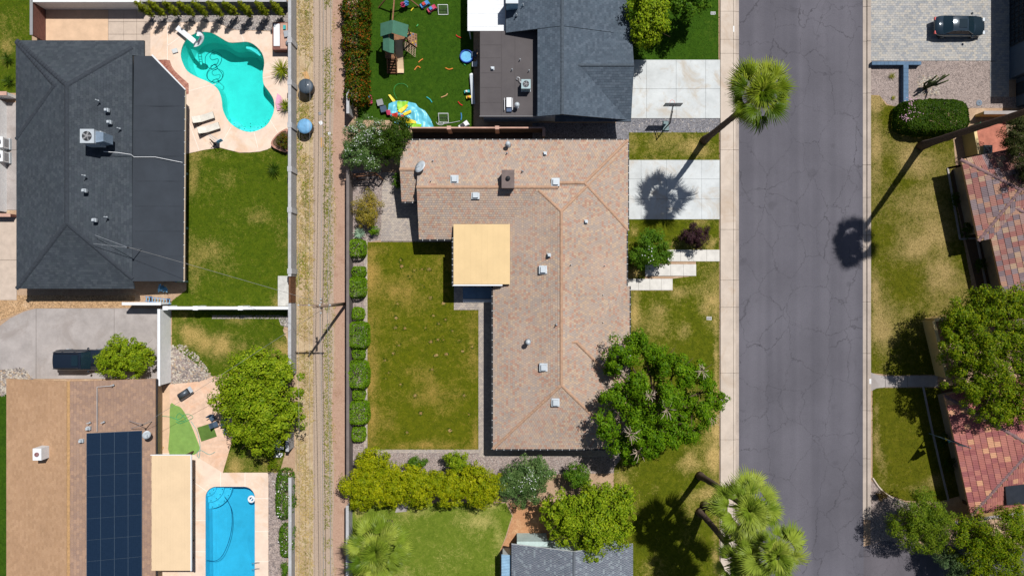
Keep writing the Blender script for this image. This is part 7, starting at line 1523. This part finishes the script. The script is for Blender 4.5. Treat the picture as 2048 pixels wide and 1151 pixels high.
quad('deck', [(766, 60, 1.5), (812, 60, 1.5), (810, 84, 1.5), (768, 84, 1.5)], M_pw, .08); quad('deck', [(770, 84.5, 1.3), (790, 84.5, 1.3), (790, 116, 1.3), (770, 116, 1.3)], M_pw, .08)
q = [PV(798.5, 80, 1.6), PV(798.5, 95, 1.3), PV(800, 120, .6), PV(801, 138, .25), PV(801, 146, .22)]; b = B()
for i in range(len(q) - 1):
    s = Vector((.33, 0, 0)); u = Vector((0, 0, .15)); b.poly([q[i] - s, q[i + 1] - s, q[i + 1] + s, q[i] + s]); b.poly([q[i] - s, q[i] - s * 1.15 + u, q[i + 1] - s * 1.15 + u, q[i + 1] - s]); b.poly([q[i] + s, q[i + 1] + s, q[i + 1] + s * 1.15 + u, q[i] + s * 1.15 + u])
b.make('slide', plain('beige_slide', (236, 206, 168), .5), t); rw = quad('climbing_wall', [(813, 62, 1.5), (834, 68, .1), (834, 95, .1), (810, 78, 1.5)], plain('rock_wall_timber', (176, 136, 104), .85, var=.2), .05)
a0, a1, a2, a3 = [Vector(P(*p)) for p in [(813, 62, 1.5), (834, 68, .1), (834, 95, .1), (810, 78, 1.5)]]; hm = [M_dark, M_yellow, M_clutter_blue, M_wood]
for i in range(4):
    for j in range(4): p = a0.lerp(a1, (i + .5) / 4).lerp(a3.lerp(a2, (i + .5) / 4), (j + .5) / 4); b = B(); b.lathe((p.x, p.y, p.z), [(.08, 0), (.07, .05), (.02, .08)], 7); b.make('hold', hm[(i + j) % 4], rw)
b = B(); n0, n1, n2, n3 = PV(805, 80, 1.5), PV(831, 97, .1), PV(830, 114, .1), PV(805, 95, 1.5)
for i in range(6): b.tube([n0.lerp(n1, i / 5), n3.lerp(n2, i / 5)], .025, 5); b.tube([n0.lerp(n3, i / 5), n1.lerp(n2, i / 5)], .025, 5)
b.make('cargo_net', plain('rope', (206, 180, 150), .9), t)
for k in range(6): z = 1.2 - k * .2; B().obox(P(783, 117 + k * 5.5, z), (.42, 0, 0), (0, .11, 0), (0, 0, .03)).make('stair_tread', M_wood, t)
for x in (774, 793): B().bar(PV(x, 115, 1.5), PV(x + 1, 147, .25), .07, .12).make('handrail', M_pw, t)
B().bar(PV(785, 44, 2.9), PV(791, -30, 2.7), .12, .14).make('swing_beam', M_pw, t)
for (p, q_) in (((790, -24, 2.7), (757, 16, 0)), ((791, -24, 2.7), (839, 14, 0))): B().bar(PV(*p), PV(*q_), .1, .1).make('swing_leg', M_pw, t)
for (x, y, m_) in ((806, 11, M_magenta), (813, 8, M_clutter_blue)): c = P(x, y, .5); b = B(); b.lathe((c[0], c[1], .45), [(.1, 0), (.24, .05), (.28, .25), (.2, .28), (.15, .1)], 10); b.make('swing_seat', m_, t, True); B().tube([(c[0], c[1] , .7), P(791, -8, 2.65)], .015, 4).make('swing_rope', M_dark, t)
def goal(label, px, w_=.95, d_=.75):
    c = P(*px, .3); t = thing('toy_goal', label, 'goal', (c[0], c[1], 0), 'toy goals'); b = B(); f = [(-w_ / 2, d_ / 2, .6), (w_ / 2, d_ / 2, .6), (w_ / 2, -d_ / 2, .04), (-w_ / 2, -d_ / 2, .04)]; g_ = [(-w_ / 2, d_ / 2, .04), (w_ / 2, d_ / 2, .04)]; o = Vector((c[0], c[1], .02))
    for (p, q_) in ((0, 1), (1, 2), (2, 3), (3, 0)): b.tube([o + Vector(f[p]), o + Vector(f[q_])], .035, 6)
    b.tube([o + Vector(f[0]), o + Vector(g_[0])], .035, 6); b.tube([o + Vector(f[1]), o + Vector(g_[1])], .035, 6); b.make('frame', M_white, t); b = B(); [b.tube([o + Vector(f[0]).lerp(Vector(f[1]), i / 8), o + Vector(f[3]).lerp(Vector(f[2]), i / 8)], .006, 3) for i in range(1, 8)]; [b.tube([o + Vector(f[0]).lerp(Vector(f[3]), i / 6), o + Vector(f[1]).lerp(Vector(f[2]), i / 6)], .006, 3) for i in range(1, 6)]; b.make('net', plain('grey_net', (150, 156, 150), .9), t)
goal('white framed toy goal near the swing beam', (886, 20)); goal('white framed toy goal near the brown wall', (887, 236))
t = thing('wading_pool', 'round blue wading pool at the edge of the turf', 'wading pool', P(933, 113)); c = P(933, 113, .2); b = B(); b.lathe((c[0], c[1], .03), [(.6, 0), (.68, .1), (.66, .3), (.6, .32), (.56, .28), (.55, .06)], 24); b.make('rim', plain('royal_blue_plastic', (40, 84, 180), .4), t, True); B().lathe((c[0], c[1], .2), [(.57, 0), (.5, .012)], 24).make('water', plain('light_water', (120, 196, 236), .15, spec=.6), t)
for k, (x, y, mt, lab) in enumerate(((948, 108, M_stucco_d, 'dark patio chair beside the wading pool'), (949, 128, M_lightmetal, 'pale patio chair below the wading pool'))):
    c = P(x, y, .5); t = thing('yard_chair', lab, 'chair', (c[0], c[1], 0)); B().obox((c[0], c[1], .42), (.24, 0, 0), (0, .24, 0), (0, 0, .03)).make('seat', mt, t); B().obox((c[0] + .26, c[1], .7), (.03, 0, 0), (0, .24, 0), (0, 0, .28)).make('backrest', mt, t); [B().bar((c[0] + i * .2, c[1] + j * .2, 0), (c[0] + i * .2, c[1] + j * .2, .39), .04).make('leg', M_dark, t) for i in (-1, 1) for j in (-1, 1)]
# crumpled bounce castle: blue sheet with coloured strips
t = thing('bounce_house', 'deflated colourful bounce house heaped on the turf', 'bounce house', P(820, 225))
def crumple(nm, poly, z, mat, seed, amp=.25):
    pl = [P2(x, y) for x, y in poly]; x0 = min(p[0] for p in pl); x1 = max(p[0] for p in pl); y0 = min(p[1] for p in pl); y1 = max(p[1] for p in pl); vid = {}; vs = []; fs = []; cs = .12
    for i in range(int((x1 - x0) / cs) + 1):
        for j in range(int((y1 - y0) / cs) + 1):
            q = clip_rect(pl, x0 + i * cs, y0 + j * cs, x0 + (i + 1) * cs, y0 + (j + 1) * cs); f = []
            for p in q:
                k = (round(p[0], 3), round(p[1], 3))
                if k not in vid: vid[k] = len(vs); vs.append(p)
                if vid[k] not in f: f.append(vid[k])
            if len(f) >= 3: fs.append(f)
    va = np.array(vs); zz = z + amp * np.abs(fbm(va[:, 0] * 1.6, va[:, 1] * .9 + va[:, 0] * .6, seed) - .5) * 3 + .05 * fbm(va[:, 0] * 6, va[:, 1] * 4, seed + 3); b = B(); b.v = [(v[0], v[1], float(h)) for v, h in zip(vs, zz)]; b.f = fs; o = b.make(nm, mat, t, True); bm = bmesh.new(); bm.from_mesh(o.data); [f.normal_flip() for f in bm.faces if f.normal.z < 0]; bm.to_mesh(o.data); bm.free(); return o
crumple('blue_sheet', [(778, 208), (790, 203), (812, 203), (832, 208), (838, 216), (850, 222), (856, 230), (862, 240), (868, 255), (820, 256), (790, 246), (776, 222)], .05, plain('sky_blue_vinyl', (110, 204, 226), .35), 41); crumple('green_strip', [(795, 204), (818, 204), (815, 212), (802, 224), (796, 220)], .2, M_lime, 42, .2); crumple('green_strip', [(815, 246), (845, 250), (842, 256), (822, 256)], .2, M_lime, 44, .2)
crumple('yellow_strip', [(796, 224), (814, 210), (818, 213), (804, 228)], .24, M_yellow, 45, .2); crumple('yellow_strip', [(806, 228), (822, 221), (824, 226), (810, 233)], .24, M_yellow, 46, .2); crumple('yellow_strip', [(798, 233), (832, 243), (834, 248), (812, 248), (796, 240)], .26, M_yellow, 47, .2); crumple('yellow_strip', [(777, 191), (781, 190), (792, 203), (787, 206)], .1, M_yellow, 48, .15); crumple('red_strip', [(784, 229), (797, 227), (798, 238), (788, 240)], .3, M_red, 49, .3); crumple('red_strip', [(802, 231), (808, 232), (814, 243), (806, 242)], .3, M_red, 50, .2); crumple('purple_strip', [(773, 223), (782, 222), (784, 232), (776, 232)], .3, M_magenta, 51, .3)
# boxes, floats, noodles and scattered toys
for (x, y, lab, mt) in ((760, 205, 'grey storage cube on the turf, upper', M_stucco_g), (767, 218, 'grey lidded box on the turf, lower', M_stucco_d)):
    c = P(x, y, .4); t = thing('storage_box', lab, 'box', (c[0], c[1], 0)); M = Matrix.Translation(Vector((c[0], c[1], .02))) @ Matrix.Rotation(.25, 4, 'Z'); B().prism([(-.28, -.28), (.28, -.28), (.28, .28), (-.28, .28)], 0, .4).make('box_body', mt, t, False, M); B().prism([(-.3, -.3), (.3, -.3), (.3, .3), (-.3, .3)], .402, .45).make('lid', mt, t, False, M)
t = thing('kick_board', 'red and blue float standing in the turf by the hedge', 'float', P(741, 200)); B().obox(P(742, 199, .25), (.12, .02, 0), (-.04, .42, 0), (0, 0, .1)).make('red_half', M_magenta, t); B().obox(P(739, 200, .25), (.06, .01, 0), (-.04, .42, 0), (0, 0, .09)).make('blue_half', M_clutter_blue, t)
for (pts, mt, lab) in ([(891, 136), (898, 139), (906, 137)], M_orange, 'orange foam noodle bent on the open turf'), ([(882, 195), (892, 191), (895, 187)], M_cardboard, 'beige foam noodle near the lower turf'), ([(853, 194), (860, 199), (864, 205)], M_teal, 'teal foam noodle below the playset'), ([(837, 125), (841, 121), (846, 118)], M_orange, 'orange foam stick crossing near the net, upper'), ([(829, 140), (835, 133), (841, 136)], M_orange, 'orange foam sticks near the net, lower'), ([(916, 203), (920, 208), (925, 211)], M_red, 'red foam noodle near the long white board'), ([(925, 124), (928, 128), (931, 131)], M_green, 'green foam stick by the wading pool'), ([(922, 226), (923, 233), (922, 240)], M_clutter_blue, 'blue foam stick near the lower toy goal'), ([(822, 22), (825, 18), (828, 15)], M_yellow, 'yellow foam stick near the swings'), ([(833, 53), (835, 51), (836, 49)], M_green, 'short green stick right of the canopy'), ([(912, 70), (915, 73), (922, 76)], M_red, 'red toy bat by the shaded house wall'):
    b = B(); b.tube(smooth_path([PV(x, y, .08) for x, y in pts], 4), .055, 7); tag(b.make('foam_noodle', mt), lab, 'noodle', 'scattered foam noodles')
hose('garden_hose', 'thin pale hoop of hose on the turf above the bounce house', [P(x, y, .08) for x, y in [(794, 198), (789, 188), (788, 178), (793, 170), (803, 167), (812, 170), (816, 175)]], M_green, .02); hose('garden_hose', 'coiled pale hose by the lower toy goal', [P(x, y, .08) for x, y in [(872, 244), (876, 249), (884, 250), (888, 246), (880, 244), (876, 248), (890, 247), (905, 245), (920, 242)]], M_conc, .025)
for (x, y, lab, body, top) in ((849, 8, 'blue and red toy rider by the swings', M_clutter_blue, M_red), (863, 17, 'red ride on toy car near the upper goal', M_magenta, M_clutter_blue), (934, 183, 'white and teal ride on toy near the long board', M_teal, M_paper), (938, 194, 'small yellow toy near the long board', M_yellow, M_orange), (927, 250, 'white toy vehicle against the brown wall', M_paper, M_dark)):
    c = P(x, y, .3); t = thing('ride_on_toy', lab, 'toy', (c[0], c[1], 0), 'ride on toys'); M = Matrix.Translation(Vector((c[0], c[1], .02))) @ Matrix.Rotation(.6 if x < 930 else .2, 4, 'Z'); k = .5 if y < 30 else (.55 if x == 927 else .3); B().prism([(-k, -k * .5), (k, -k * .5), (k, k * .5), (-k, k * .5)], .1, .32, [(-k * .9, -k * .4), (k * .7, -k * .4), (k * .7, k * .4), (-k * .9, k * .4)]).make('body', body, t, False, M); B().prism([(-k * .5, -k * .35), (k * .2, -k * .35), (k * .2, k * .35), (-k * .5, k * .35)], .325, .5, [(-k * .45, -k * .3), (k * .05, -k * .3), (k * .05, k * .3), (-k * .45, k * .3)]).make('seat', top, t, False, M)
    [B().tube([(i * k * .65, j * k * .5, .12), (i * k * .65, j * k * .62, .12)], .11, 10).make('wheel', M_black, t, False, M) for i in (-1, 1) for j in (-1, 1)]
t = thing('teeter_board', 'long white board leaning along the edge of the turf', 'board', P(945, 180)); a = PV(943, 150, .5); c = PV(947, 208, .3); B().bar(a, c, .35, .05).make('board', M_lightmetal, t); B().lathe((a.x, a.y, .02), [(.2, 0), (.2, .45), (.1, .48)], 10).make('support', M_white, t); B().box(c.x - .1, c.y + .1, .02, c.x + .1, c.y + .3, .28).make('prop', M_white, t)
